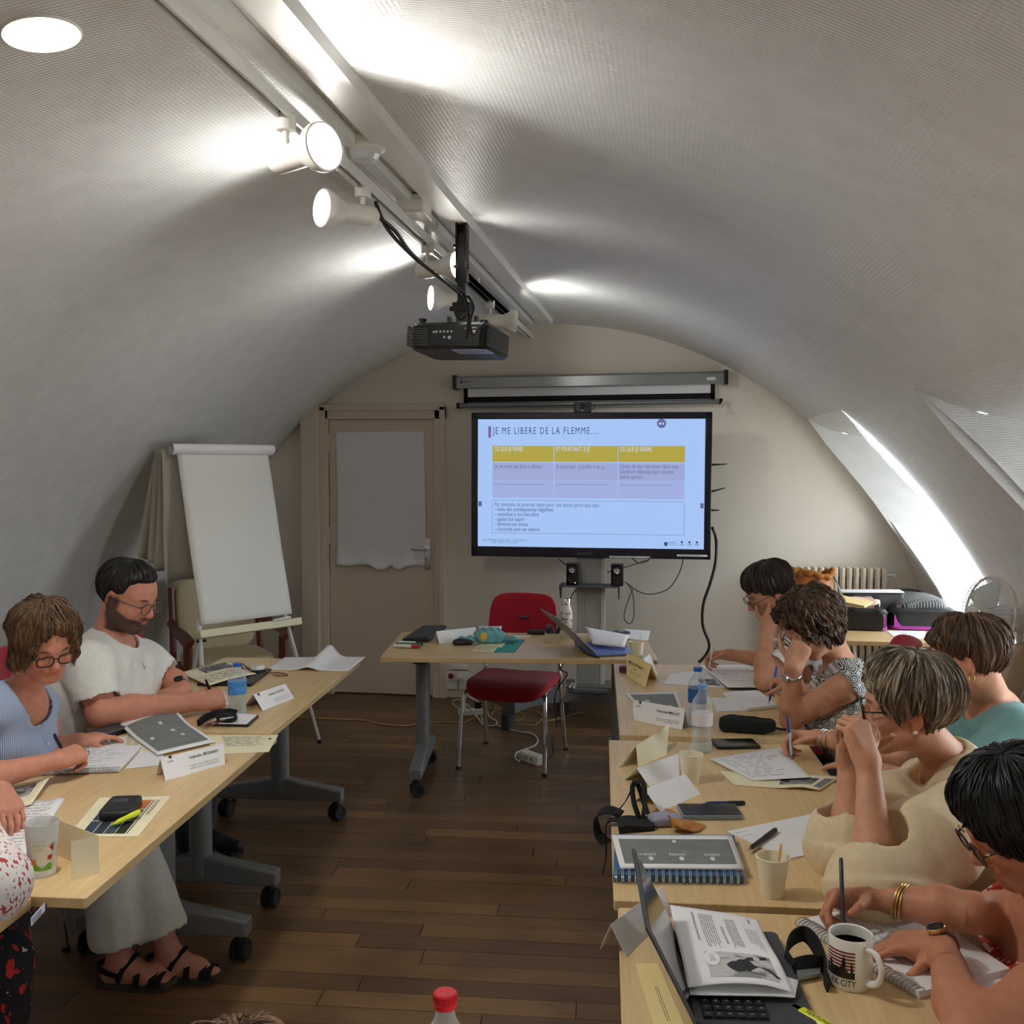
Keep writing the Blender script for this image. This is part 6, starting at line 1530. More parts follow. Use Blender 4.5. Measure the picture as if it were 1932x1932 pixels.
 MB().rbox((0, 0, 0.011), (0.078, 0.15, 0.022), 0.008, 0.004, M=frame(cc, xx, (-xx.y, xx.x, 0))).build('case_body', M['black'], root, world=True)
 MB().rbox((0, 0, 0.0225), (0.07, 0.142, 0.001), 0.006, 0.0, M=frame(cc, xx, (-xx.y, xx.x, 0))).build('cover', M['dark_grey'], root, world=True)
 nq = [(46, 1463), (226, 1456), (268, 1411), (118, 1414)]
 o, S = sheet('notebook', 'spiral notepad the woman in blue stripes writes in', nq, cat='notebook', th=0.009, z=ZP + 0.002)
 pr_lines(S, o, 11, 0.06, 0.12, 0.92, 0.94, 0.010, 'ink_grey', 'u', 23, 0.08, 0.45)
 for k in range(34):
  u = 0.015 + k * 0.0293; w = MB()
  w.tube(smooth_path([S(u, 0.06, 0.0006), S(u, 0.02, 0.006), S(u, -0.04, 0.003), S(u, -0.045, -0.006), S(u, 0.0, -0.009)], 3), 0.0012, 6); w.build('wire_loop', M['steel'], o, world=True)
 o, S = sheet('document', 'glossy sheet printed with blue and orange pictures under the black wallet', [(126, 1580), (261, 1579), (323, 1503), (188, 1506)], mat='cream_paper', cat='document', th=0.002)
 cols = (srgb(40, 66, 88), srgb(52, 74, 84), srgb(36, 62, 92), srgb(48, 60, 70), srgb(30, 34, 42), srgb(196, 120, 56), srgb(38, 56, 72), srgb(60, 84, 96))
 k = 0
 for i in range(4):
  for j, (v0, v1) in enumerate(((0.06, 0.36), (0.38, 0.64), (0.66, 0.90))):
   cm = cols[5] if (j == 2) else cols[(i * 3 + j * 2) % 5]; mm = pm('sheet_picture_%d' % k, cm, 0.4, var=0.3, scale=30); k += 1
   pr_block(S, o, 0.17 + i * 0.155, v0, 0.315 + i * 0.155, v1, mm, 'picture', n=1)
 pr_block(S, o, 0.80, 0.06, 0.815, 0.90, 'ink', n=1); pr_lines(S, o, 2, 0.84, 0.5, 0.90, 0.9, 0.012, 'ink', 'v', 3, 0.02, 0.2)
 q2 = quad([(183, 1552), (246, 1550), (270, 1514), (212, 1516)], ZP + 0.003); cc = sum(q2, Vector()) / 4; xx = q2[1] - q2[0]; yy = Vector((-xx.y, xx.x, 0)).normalized()
 root = thing('wallet', 'fat black wallet on the glossy picture sheet', 'wallet', cc); Qw = frame(cc, xx, yy)
 MB().superell((0, 0, 0.014), (xx.length / 2, (q2[3] - q2[0]).length / 2 * 0.95, 0.014), 0.35, 0.25, 36, 10, M=Qw).build('wallet_body', pm('wallet_black', srgb(24, 27, 32), 0.5, var=0.1, bump=0.2, bscale=200), root, world=True, smooth=60)
 MB().text('AGENDA', 0.012, Qw @ Matrix.Translation((0.005, 0.0, 0.0285))).box((-0.005, 0.02, 0.0282), (0.04, 0.03, 0.0006), M=Qw).build('embossing', pm('wallet_print', srgb(60, 64, 66), 0.6), root, world=True)
 a = at(209, 1557, ZP + 0.014); b = a + Vector((0.02, 0.06, 0.004)); pen('yellow highlighter poking out of the black wallet', a, b + (b - a) * 0.6, 0.007, 'hl_yellow', 'hl_yellow', clip=False, tip='hl_yellow', cat='highlighter', name='highlighter')
 o, S = sheet('document', 'curled magazine with a dark photo at the left picture edge', [(-30, 1545), (60, 1520), (94, 1480), (0, 1492)], mat='cream_paper', cat='document', th=0.003, z=ZP + 0.004, warp=lambda u, v: 0.004 + 0.018 * max(0, u - 0.6) / 0.4 * (v))
 pr_block(S, o, 0.10, 0.45, 0.78, 0.92, 'photo')
 o, S = sheet('document', 'white sheets of handwriting beside the frosted cup', [(-40, 1622), (54, 1616), (123, 1509), (30, 1513)], cat='document', th=0.002, warp=lambda u, v: 0.006 * math.exp(-((u - 0.85) / 0.1) ** 2))
 pr_lines(S, o, 16, 0.1, 0.05, 0.9, 0.92, 0.008, 'ink_grey', 'u', 51, 0.06, 0.3)
 pen('red pen lying behind the frosted cup, upper of the two', at(24, 1629, ZP + 0.006), at(70, 1606, ZP + 0.006), 0.006, 'pen_red', 'navy')
 pen('red pen lying behind the frosted cup, lower of the two', at(32, 1639, ZP + 0.006), at(75, 1622, ZP + 0.006), 0.007, 'pen_red', 'pen_red')
 c = at(81, 1648, ZP)
 root = thing('plastic_cup', 'frosted plastic cup with red and green print on the left table', 'cup', c)
 fr = clear_plastic('frosted_plastic', 0.5, tint=(0.95, 0.95, 0.88))
 r0, r1, H = 0.030, 0.0395, 0.128
 MB().lathe([(0.0005, 0.004), (r0 - 0.002, 0.003), (r0, 0.0), (r1, H), (r1 - 0.0012, H), (r0 - 0.0012, 0.006), (0.0005, 0.006)], 36).build('cup_wall', fr, root)
 va = math.atan2(CAM[1] - c.y, CAM[0] - c.x)
 wrap = lambda a, z: ((lerp(r0, r1, z / H) + 0.0006) * math.cos(va + a), (lerp(r0, r1, z / H) + 0.0006) * math.sin(va + a), z)
 MB().sheet(lambda u, v: wrap(lerp(-0.75, 0.55, u), lerp(0.030, 0.088, v)), 14, 3).build('white_panel', pm('cup_white', srgb(226, 226, 208), 0.5), root)
 w2 = lambda a, z: Vector(wrap(a, z)) + Vector((math.cos(va + a), math.sin(va + a), 0)) * 0.0006
 rd, gn, orr = pm('cup_red', srgb(182, 52, 36), 0.5), pm('cup_green', srgb(112, 168, 50), 0.5), pm('cup_orange', srgb(222, 140, 92), 0.5)
 MB().add([w2(0.42, 0.074), w2(0.74, 0.082), w2(0.72, 0.062)], [(0, 1, 2)]).add([w2(0.30, 0.044), w2(0.66, 0.056), w2(0.58, 0.043)], [(0, 1, 2)]).add([w2(0.30, 0.044), w2(0.32, 0.054), w2(0.66, 0.056)], [(0, 1, 2)]).each('red_shape', rd, root)
 MB().sheet(lambda u, v: w2(lerp(-0.85, -0.45, u), lerp(0.030, 0.046, v)), 5, 1).build('orange_shape', orr, root)
 MB().sheet(lambda u, v: w2(lerp(-0.75, 0.62, u), lerp(0.018, 0.030 + 0.006 * math.sin(u * 9), v)), 18, 2).build('green_band', gn, root)
 MB().text('L\'eau du robinet', 0.0085, lambda x, y: w2(-0.62 + x / 0.036, 0.079 + y)).text('à table', 0.0085, lambda x, y: w2(-0.55 + x / 0.036, 0.068 + y)).build('lettering', pm('cup_print', srgb(140, 180, 140), 0.5), root)
 f0, f1 = at(187, 1647, ZP), at(187, 1574, 0)
 n0 = at(135, 1660, ZP); b0 = at(107, 1612, ZP); h = 0.092; up = Vector((0, 0, h))
 mb = MB(); mb.sheet(lambda u, v: n0.lerp(f0, u) + up * v, 4, 4, 0.0008); mb.sheet(lambda u, v: f0.lerp(b0, u) + up * v, 4, 4, 0.0008)
 tag(mb.build('name_card', M['cream_paper'], smooth=0), 'blank cream card standing like an open book beside the frosted cup', 'name card')
M['hl_yellow'] = pm('hl_yellow', srgb(206, 222, 40), 0.4)
M['pen_red'] = pm('pen_red', srgb(120, 30, 34), 0.35)
left_tables()
c0 = pt(840, 1885, 1.34)
M['red_cap'] = pm('cap_red', srgb(205, 22, 40), 0.4)
bottle('clear bottle with a red cap, nearest the camera at the bottom', None, 0.305, 0.042, cap='red_cap', wave=0.001, c=(c0.x, c0.y, ZP), level=0.5, neck=0.0125)
# ---------------- suitcase corner
def corner():
 ZC = 0.7406
 for k, (px0, px1, lab) in enumerate(((1585, 1677, 'left half of the open black suitcase with magenta trim, packed with pink things'), (1683, 1802, 'right half of the open black suitcase with patterned lining and magenta trim'))):
  a, b = at(px0, 1190, ZC), at(px1, 1190, ZC); x = (b - a); W = x.length; c = (a + b) / 2 + Vector((0, 0.20, 0))
  if k == 0: HALF0 = c
  root = thing('suitcase_half', lab, 'suitcase', (c.x, c.y, ZC), math.radians(-4 if k == 0 else 2), 'halves of the open suitcase')
  D = 0.40; h = 0.125
  sh = pm('suitcase_black_%d' % k, srgb(30, 32, 34), 0.45, var=0.1)
  MB().prism(rrect(W, D, 0.05, 5), 0.0, h, 0.012).build('shell', sh, root)
  MB().prism(rrect(W + 0.004, D + 0.004, 0.05, 5), 0.004, 0.026, 0.003).build('magenta_trim', M['magenta'], root)
  mt = MB(); 
  for s in (-1, 1): mt.prism([(0, 0.02), (0.05, 0.02), (0.02, 0.05), (0.0, 0.10)] if s < 0 else [(0, 0.02), (0.0, 0.10), (-0.02, 0.05), (-0.05, 0.02)], 0, 0.003, M=frame((s * (W / 2 - 0.012) , -D / 2 - 0.0005, 0), (1, 0, 0), (0, 0, 1)))
  mt.each('corner_trim', M['magenta'], root)
  MB().tube([(x_, y_, h - 0.02) for x_, y_ in rrect(W + 0.006, D + 0.006, 0.05, 5)] + [(W / 2 - 0.05, -D / 2 - 0.003, h - 0.02)], 0.005, 6).build('zip', M['black'], root)
  if k == 0:
   MB().prism(rrect(W - 0.05, 0.10, 0.02, 4), 0.0, 0.006, 0.001, M=frame((0.0, -D / 2 - 0.002, 0.055), (1, 0, 0), (0, 0, 1))).build('side_handle', M['black'], root)
   MB().superell((0, 0, h + 0.02), (W / 2 - 0.03, D / 2 - 0.04, 0.035), 0.5, 0.4, warp=lambda p: (p[0], p[1], p[2] + 0.006 * math.sin(p[0] * 40) * math.cos(p[1] * 30))).build('packed_clothes', pm('pink_cloth', srgb(222, 184, 170), 0.8, var=0.06), root, smooth=180)
   for sx in (-0.06, 0.08): MB().strap([(sx, -D / 2, h - 0.005), (sx + 0.01, -D / 4, h + 0.052), (sx + 0.02, 0.05, h + 0.062)], (1, 0, 0), 0.028, 0.003).build('packing_strap', M['black_matt'], root)
  else:
   MB().superell((0, 0, h + 0.01), (W / 2 - 0.03, D / 2 - 0.03, 0.045), 0.5, 0.4, warp=lambda p: (p[0], p[1], p[2] + 0.012 * math.sin(p[0] * 16 + 1))).build('lining', M['lining'], root, smooth=180)
   MB().tube(smooth_path([(-W / 2 + 0.05, D / 2 - 0.05, h), (-W / 4, D / 2, h + 0.06), (W / 6, D / 2, h + 0.065), (W / 2 - 0.05, D / 2 - 0.06, h + 0.01)], 6), 0.009, 8).build('flap_edge', M['black'], root)
 a = at(1600, 1160, ZC)
 c = Vector((1.83, 6.05, ZC + 0.182))
 root = thing('folder', 'thick cream envelope folder lying on the packed suitcase half', 'folder', c, math.radians(-22))
 MB().sheet(lambda u, v: (lerp(-0.17, 0.17, u), lerp(-0.11, 0.11, v), 0.045 * (1 - u) + 0.012), 6, 2, 0.006).build('cover', M['yellow_card'], root, smooth=0)
 MB().sheet(lambda u, v: (lerp(-0.17, 0.17, u), lerp(-0.11, 0.11, v), 0.006 + 0.004 * (1 - u)), 6, 2, 0.005).build('cover', M['yellow_card'], root, smooth=0)
 MB().sheet(lambda u, v: (lerp(-0.165, 0.15, u), lerp(-0.1, 0.1, v), 0.03 * (1 - u) + 0.009), 6, 2, 0.012).build('papers', M['paper'], root, smooth=0)
 c = Vector((2.10, 6.46, ZC))
 tag(MB().rbox((c.x, c.y, ZC + 0.10), (0.34, 0.12, 0.20), 0.02, 0.004).build('file_box', M['dark_grey'], bevel=0.0), 'low dark file box behind the open suitcase', 'box')
 o = MB().sheet(lambda u, v: (c.x - 0.19 + 0.36 * u, c.y - 0.07 + 0.14 * v, ZC + 0.206 + 0.006 * u), 4, 2, 0.004).build('paper_sheet', M['paper'], smooth=0); tag(o, 'white papers lying on the dark file box behind the suitcase', 'paper')
 o, S = sheet('document', 'white sheet on the small table in front of the suitcase', [(1692, 1205), (1760, 1206), (1745, 1191), (1672, 1190)], z=ZC, cat='document')
 pr_lines(S, o, 4, 0.3, 0.2, 0.8, 0.8, 0.03)
 c = Vector((1.735, 6.43, ZC))
 root = thing('handbag', 'tan bucket handbag with a cream curved handle before the radiator', 'handbag', c, math.radians(3))
 tn = pm('tan_leather', srgb(172, 104, 48), 0.5, var=0.06)
 MB().lathe([(0.0005, 0), (0.125, 0.0), (0.135, 0.01), (0.128, 0.24), (0.122, 0.30), (0.117, 0.30), (0.122, 0.22), (0.128, 0.02), (0.0005, 0.015)], 36, sx=1.0, sy=0.6).build('bag_body', tn, root)
 sd = pm('suede', srgb(150, 96, 34), 0.95, var=0.12, scale=60, bump=0.5, bscale=120)
 cr = [(0.122 * math.cos(t) * (1 + 0.03 * math.sin(5 * t)), 0.075 * math.sin(t), 0.31 + 0.014 * math.sin(3 * t + 1) + 0.006 * math.sin(11 * t)) for t in [2 * math.pi * i / 48 for i in range(49)]]
 MB().tube(cr, [0.018 + 0.005 * math.sin(i * 1.7) for i in range(49)], 8).build('suede_collar', sd, root, smooth=180)
 hd = pm('bag_handle', srgb(236, 222, 196), 0.4)
 for rr in (0.072, 0.060): MB().tube([(rr * math.cos(math.pi + math.pi * i / 20), -0.083 - 0.004 * (rr < 0.07), 0.245 + 0.095 * (rr / 0.072) * math.sin(math.pi + math.pi * i / 20)) for i in range(21)], 0.0055, 8).build('handle', hd, root, smooth=180)
 for s in (-1, 1): MB().tube(smooth_path([(s * 0.12, -0.02, 0.30), (s * 0.15, -0.05, 0.24), (s * 0.165, -0.07, 0.12), (s * 0.175, -0.08, 0.012)], 6), 0.006, 6, flat=(1.4, 0.5)).build('shoulder_strap', M['black'], root)
 c = Vector((2.28, 4.75, 0)); zc = 1.055
 root = thing('pedestal_fan', 'white pedestal fan with a wire cage beside the brown-haired person', 'fan', c, 0.0)
 d = Vector((-0.80, -0.25, 0.12)).normalized(); xq = Vector((0, 0, 1)).cross(d).normalized(); Q = frame((0, 0, zc), xq, d.cross(xq), d)
 wm = M['white_plastic']; R = 0.175
 cg = MB()
 for i in range(56):
  t = 2 * math.pi * i / 56
  fr_ = [(R * math.sin(a) * math.cos(t), R * math.sin(a) * math.sin(t), 0.02 + 0.085 * math.cos(a)) for a in [0.22 + (math.pi / 2 - 0.22) * k / 6 for k in range(7)]]
  bk = [(R * math.sin(a) * math.cos(t), R * math.sin(a) * math.sin(t), 0.02 - 0.075 * math.cos(a)) for a in [math.pi / 2 - (math.pi / 2 - 0.3) * k / 5 for k in range(6)]]
  cg.tube(fr_ + bk[1:], 0.0012, 4, M=Q)
 cg.build('cage_wires', wm, root)['kind'] = 'stuff'
 MB().tube([(R * math.cos(2 * math.pi * i / 48), R * math.sin(2 * math.pi * i / 48), 0.02) for i in range(49)], 0.005, 8, M=Q).build('cage_ring', wm, root, smooth=180)
 MB().lathe([(0.045, 0.10), (0.04, 0.108), (0.0005, 0.110)], 24, M=Q).build('badge', wm, root)
 bl = MB()
 for k in range(3):
  t0 = 2 * math.pi * k / 3
  bl.sheet(lambda u, v: Q @ Vector(((0.03 + 0.12 * u) * math.cos(t0 + (v - 0.5) * (1.3 - 0.2 * u)), (0.03 + 0.12 * u) * math.sin(t0 + (v - 0.5) * (1.3 - 0.2 * u)), 0.02 + (v - 0.5) * 0.05)), 8, 8, 0.002)
 bl.each('blade', pm('fan_blade', srgb(205, 212, 214), 0.3), root, smooth=180)
 MB().lathe([(0.03, -0.02), (0.032, 0.05), (0.0005, 0.055)], 20, M=Q).build('hub', wm, root)
 MB().superell((0, 0, -0.13), (0.055, 0.055, 0.075), 0.5, 0.7, M=Q).build('motor', wm, root, smooth=180)
 MB().cyl((0, 0.0, -0.20), (0, 0, -0.215), 0.02, M=Q).cyl((0.0, 0.055, -0.14), (0.0, 0.085, -0.14), 0.008, M=Q).each('knob', wm, root)
 m = Q @ Vector((0, 0, -0.13))
 MB().cyl((m.x, m.y, 0.03), (m.x, m.y, zc - 0.05), 0.013).build('pole', wm, root)
 MB().lathe([(0.19, 0.0), (0.19, 0.012), (0.15, 0.025), (0.03, 0.04), (0.02, 0.08)], 36, M=Matrix.Translation((m.x, m.y, 0))).build('fan_base', wm, root)
 MB().tube(smooth_path([(m.x, m.y, zc - 0.06), (m.x + 0.03, m.y - 0.06, zc - 0.2), (m.x - 0.01, m.y - 0.03, zc - 0.45), (m.x + 0.02, m.y - 0.02, 0.2), (m.x + 0.05, m.y - 0.1, 0.03)], 6), 0.004, 6).build('cord', wm, root)
M['magenta'] = pm('magenta_plastic', srgb(176, 60, 160), 0.4)
def lining():
 m, nt, b = new_mat('suitcase_lining')
 tc = nt.nodes.new('ShaderNodeTexCoord'); mp = nt.nodes.new('ShaderNodeMapping'); mp.inputs['Scale'].default_value = (22, 14, 22); mp.inputs['Rotation'].default_value = (0, 0, 0.7)
 nt.links.new(tc.outputs['Object'], mp.inputs['Vector'])
 br = nt.nodes.new('ShaderNodeTexBrick'); br.inputs['Scale'].default_value = 1; br.inputs['Mortar Size'].default_value = 0.05
 br.inputs['Color1'].default_value = (*srgb(40, 44, 46), 1); br.inputs['Color2'].default_value = (*srgb(48, 52, 54), 1); br.inputs['Mortar'].default_value = (*srgb(130, 132, 132), 1)
 nt.links.new(mp.outputs['Vector'], br.inputs['Vector']); nt.links.new(br.outputs['Color'], b.inputs['Base Color']); b.inputs['Roughness'].default_value = 0.5
 return m
M['lining'] = lining()
corner()
# ---------------- cables and strips on the floor
def floor_cables():
 q = lambda a, b, z=0.006: at(a, b, z)
 c = at(888, 1349, 0.0)
 root = thing('power_strip', 'white multi-socket power strip under the red chair seat', 'power strip', c, math.radians(25))
 MB().rbox((0, 0, 0.022), (0.17, 0.055, 0.044), 0.012, 0.006).build('strip_body', M['white_plastic'], root)
 for k in (-0.05, 0.0, 0.05): MB().cyl((k, 0, 0.044), (k, 0, 0.0445), 0.018).build('socket', M['cream_paint'], root)
 MB().rbox((0.05, 0, 0.065), (0.045, 0.04, 0.045), 0.01, 0.004).build('plug', M['black'], root)
 MB().rbox((-0.05, 0.0, 0.06), (0.035, 0.035, 0.035), 0.008, 0.004).build('plug', M['white_plastic'], root)
 a, b = at(981, 1432, 0.0), at(1024, 1448, 0.0); x = b - a
 root = thing('power_block', 'cream power block marked in black pen on the floor by a chair leg', 'power strip', (a + b) / 2)
 Q = frame((a + b) / 2 + Vector((0, 0.025, 0)), x, (-x.y, x.x, 0))
 MB().rbox((0, 0, 0.026), (0.17, 0.06, 0.052), 0.008, 0.004, M=Q).build('block_body', M['white_plastic'], root, world=True)
 MB().text('DSEF 45', 0.036, Q @ frame((-0.074, -0.0305, 0.012), (1, 0, 0), (0, 0, 1)), bold=True).build('lettering', M['ink'], root, world=True)
 cab = [('cream', 'white cable looping from the wall socket to the power strip', [(864, 1280, 0.3), (866, 1300, 0.2), (880, 1312, 0.12), (908, 1328, 0.02), (918, 1340, 0.006), (923, 1352, 0.006), (938, 1362, 0.006), (930, 1370, 0.006), (912, 1366, 0.006)], 'white_plastic', 0.005),
           ('cream', 'white loop of cable standing beside the power strip', [(872, 1340, 0.02), (856, 1330, 0.03), (854, 1324, 0.05), (866, 1320, 0.07), (884, 1332, 0.06), (900, 1352, 0.02), (912, 1368, 0.006), (905, 1345, 0.01), (890, 1340, 0.03)], 'white_plastic', 0.005),
           ('cream', 'white cable running along the floor to the power block', [(936, 1368, 0.006), (955, 1374, 0.006), (978, 1380, 0.006), (1002, 1384, 0.006), (1014, 1394, 0.006), (1010, 1406, 0.006), (990, 1414, 0.006), (975, 1420, 0.006), (972, 1430, 0.008), (980, 1436, 0.02)], 'white_plastic', 0.005),
           ('yellow', 'yellow network cable running across the floor under the left tables', [(560, 1352, 0.004), (620, 1356, 0.004), (680, 1358, 0.004), (720, 1366, 0.004), (760, 1369, 0.004), (800, 1364, 0.004), (840, 1362, 0.004), (878, 1362, 0.004), (920, 1340, 0.004), (960, 1334, 0.004), (980, 1338, 0.004)], 'cable_yellow', 0.004),
           ('yellow', 'tangled yellow network cable on the floor by the display stand', [(925, 1355, 0.004), (935, 1340, 0.004), (965, 1342, 0.004), (990, 1350, 0.004), (975, 1360, 0.004), (964, 1352, 0.004), (975, 1340, 0.004), (1010, 1342, 0.004), (1025, 1352, 0.004), (1020, 1360, 0.01), (1050, 1356, 0.004), (1063, 1345, 0.02), (1062, 1320, 0.15), (1066, 1290, 0.3), (1064, 1265, 0.45)], 'cable_yellow', 0.004),
           ('yellow', 'yellow cable curving past the chair toward the display stand', [(990, 1368, 0.004), (1010, 1368, 0.004), (1018, 1362, 0.004), (1050, 1358, 0.004), (1080, 1348, 0.004), (1102, 1344, 0.004), (1098, 1338, 0.004)], 'cable_yellow', 0.004),
           ('black', 'thin black cable hanging from the front table to the power block', [(1063, 1250, 0.70), (1058, 1264, 0.60), (1070, 1272, 0.5), (1052, 1300, 0.3), (1046, 1330, 0.15), (1050, 1370, 0.01), (1042, 1400, 0.006), (1044, 1420, 0.006), (1032, 1434, 0.006)], 'black', 0.004),
           ('black', 'thin dark cable on the floor behind the red chair', [(905, 1338, 0.004), (930, 1338, 0.004), (926, 1320, 0.004), (958, 1336, 0.004), (962, 1342, 0.004), (985, 1330, 0.004)], 'black', 0.004)]
 for _, lab, pts, m, r in cab:
  P = [at(a, b, max(z, r + 0.001)) if z < 0.1 else pt(a, b, 6.0 + (0.0)) for a, b, z in pts]
  P = [Vector((v.x, v.y, max(v.z, r + 0.001))) for v in P]
  tag(MB().tube(smooth_path(P, 7), r, 7).build('floor_cable', M[m], smooth=180), lab, 'cable')
 a, b = at(1074, 1302, 0.20), at(1084, 1290, 0.20)
 for k, cc in enumerate(('red', 'black')):
  root = pen('%s capped board marker on the base of the display stand' % cc, a + Vector((0.025 * k, 0.0, 0.012)), b + Vector((0.025 * k, 0.05, 0.012)), 0.010, 'white_plastic', 'mk_' + ('black' if cc == 'black' else 'red'), clip=False, cat='marker', name='marker')
M['cable_yellow'] = pm('cable_yellow', srgb(206, 170, 104), 0.5)
floor_cables()
def chair_bag():
 c = Vector((-1.56, 4.60, 0.492))
 root = thing('laptop_bag', 'black laptop bag lying on the empty red chair', 'bag', c, math.radians(10))
 MB().superell((0, 0, 0.09), (0.19, 0.16, 0.09), 0.5, 0.4, warp=lambda p: (p[0], p[1], p[2] + 0.012 * math.sin(p[0] * 18 + p[1] * 9))).build('bag_body', M['black_matt'], root, smooth=180)
 MB().strap(smooth_path([(0.15, -0.1, 0.12), (0.20, -0.05, 0.22), (0.19, 0.05, 0.22), (0.13, 0.1, 0.13)], 6), (0, 0, 1), 0.03, 0.004).build('strap', M['black_matt'], root)
chair_bag()
# ------------------------------------------------------------------ people: implicit surfaces meshed with surface nets
class Field:
 def __init__(s): s.p = []
 def cone(s, a, b, r1, r2=None, k=0.02, op=1, clip=None):
  s.p.append(('c', np.array(a, float), np.array(b, float), r1, r1 if r2 is None else r2, k, op, clip)); return s
 def chain(s, pts, rs, k=0.02, op=1):
  for a, b, r1, r2 in zip(pts, pts[1:], rs, rs[1:]): s.cone(a, b, r1, r2, k, op)
  return s
 def ell(s, c, r, R=None, k=0.02, op=1):
  s.p.append(('e', np.array(c, float), np.array(r, float), np.eye(3) if R is None else np.array(R, float), k, op)); return s
 def bounds(s):
  lo = np.full(3, 1e9); hi = np.full(3, -1e9)
  for q in s.p:
   if q[0] == 'c':
    if q[6] < 0: continue
    m = max(q[3], q[4]); lo = np.minimum(lo, np.minimum(q[1], q[2]) - m); hi = np.maximum(hi, np.maximum(q[1], q[2]) + m)
   else:
    if q[5] < 0: continue
    m = q[2].max(); lo = np.minimum(lo, q[1] - m); hi = np.maximum(hi, q[1] + m)
  return lo - 0.02, hi + 0.02
 def eval(s, lo, n, h):
  ax = [(lo[i] + h * np.arange(n[i])).astype(np.float32) for i in range(3)]
  D = np.full(n, 1.0, np.float32)
  for q in s.p:
   if q[0] == 'c': a, b, r1, r2, k, op, clip = q[1:]; m = max(r1, r2) + k + 3 * h; pl, ph = np.minimum(a, b) - m, np.maximum(a, b) + m
   else: c, r, R, k, op = q[1:]; m = r.max() + k + 3 * h; pl, ph = c - m, c + m
   i0 = np.maximum(0, np.floor((pl - lo) / h).astype(int)); i1 = np.minimum(n, np.ceil((ph - lo) / h).astype(int) + 1)
   if (i1 <= i0).any(): continue
   sl = tuple(slice(i0[i], i1[i]) for i in range(3))
   X, Y, Z = ax[0][sl[0]][:, None, None], ax[1][sl[1]][None, :, None], ax[2][sl[2]][None, None, :]
   if q[0] == 'c':
    d = b - a; L2 = max(1e-9, float(d @ d))
    t = np.clip(((X - a[0]) * d[0] + (Y - a[1]) * d[1] + (Z - a[2]) * d[2]) / L2, 0, 1)
    v = np.sqrt((X - a[0] - t * d[0]) ** 2 + (Y - a[1] - t * d[1]) ** 2 + (Z - a[2] - t * d[2]) ** 2) - (r1 + (r2 - r1) * t)
    if clip is not None:
     e, w = clip; v = np.maximum(v, (X - e[0]) * w[0] + (Y - e[1]) * w[1] + (Z - e[2]) * w[2])
   else:
    x, y, z = X - c[0], Y - c[1], Z - c[2]
    u = [R[0][i] * x + R[1][i] * y + R[2][i] * z for i in range(3)]
    k0 = np.sqrt(sum((u[i] / r[i]) ** 2 for i in range(3))); k1 = np.sqrt(sum((u[i] / r[i] ** 2) ** 2 for i in range(3))) + 1e-9
    v = k0 * (k0 - 1) / k1
   A = D[sl]
   if op > 0:
    hh = np.maximum(k - np.abs(A - v), 0) / k; D[sl] = np.minimum(A, v) - hh * hh * k * 0.25
   else:
    v = -v; hh = np.maximum(k - np.abs(A - v), 0) / k; D[sl] = np.maximum(A, v) + hh * hh * k * 0.25
  return D, ax
def surface_nets(D, lo, h):
 ins = D < 0
 n = D.shape
 c = np.zeros((n[0] - 1, n[1] - 1, n[2] - 1), np.uint8)
 for i in (0, 1):
  for j in (0, 1):
   for k in (0, 1): c += ins[i:n[0] - 1 + i, j:n[1] - 1 + j, k:n[2] - 1 + k]
 act = (c > 0) & (c < 8)
 idx = np.argwhere(act)
 if len(idx) == 0: return np.zeros((0, 3)), np.zeros((0, 4), int)
 num = np.full(act.shape, -1, np.int64); num[act] = np.arange(len(idx))
 P = np.zeros((len(idx), 3)); W = np.zeros(len(idx))
 corners = [(i, j, k) for i in (0, 1) for j in (0, 1) for k in (0, 1)]
 V = {q: D[idx[:, 0] + q[0], idx[:, 1] + q[1], idx[:, 2] + q[2]] for q in corners}
 for q in corners:
  for ax in range(3):
   if q[ax]: continue
   r = list(q); r[ax] = 1; r = tuple(r)
   a, b = V[q], V[r]; m = (a < 0) != (b < 0)
   t = np.where(m, a / (a - b + 1e-12), 0)
   for d in range(3): P[:, d] += np.where(m, q[d] + (t if d == ax else 0), 0)
   W += m
 P = lo + h * (idx + P / W[:, None])
 F = []
 for ax in range(3):
  o1, o2 = (ax + 1) % 3, (ax + 2) % 3
  s0 = [slice(None)] * 3; s1 = [slice(None)] * 3
  s0[ax] = slice(0, n[ax] - 1); s1[ax] = slice(1, n[ax])
  for o in (o1, o2): s0[o] = s1[o] = slice(1, n[o] - 1)
  a, b = ins[tuple(s0)], ins[tuple(s1)]
  e = np.argwhere(a != b)
  if len(e) == 0: continue
  fl = a[e[:, 0], e[:, 1], e[:, 2]]
  base = e.copy(); base[:, o1] += 1; base[:, o2] += 1
  def g(d1, d2):
   q = base.copy(); q[:, o1] -= d1; q[:, o2] -= d2; return num[q[:, 0], q[:, 1], q[:, 2]]
  A, B, C, E = g(1, 1), g(0, 1), g(0, 0), g(1, 0)
  quad_ = np.stack([A, B, C, E], 1); quad_[~fl] = quad_[~fl][:, ::-1]
  F.append(quad_)
 return P, np.concatenate(F)
def field_mesh(F, h, box=None, post=None):
 lo, hi = F.bounds() if box is None else box
 lo = np.array(lo, float); n = np.ceil((np.array(hi) - lo) / h).astype(int) + 1
 D, ax = F.eval(lo, n, h)
 if post is not None: D = D + post(ax[0][:, None, None], ax[1][None, :, None], ax[2][None, None, :]).astype(np.float32)
 return surface_nets(D, lo, h)
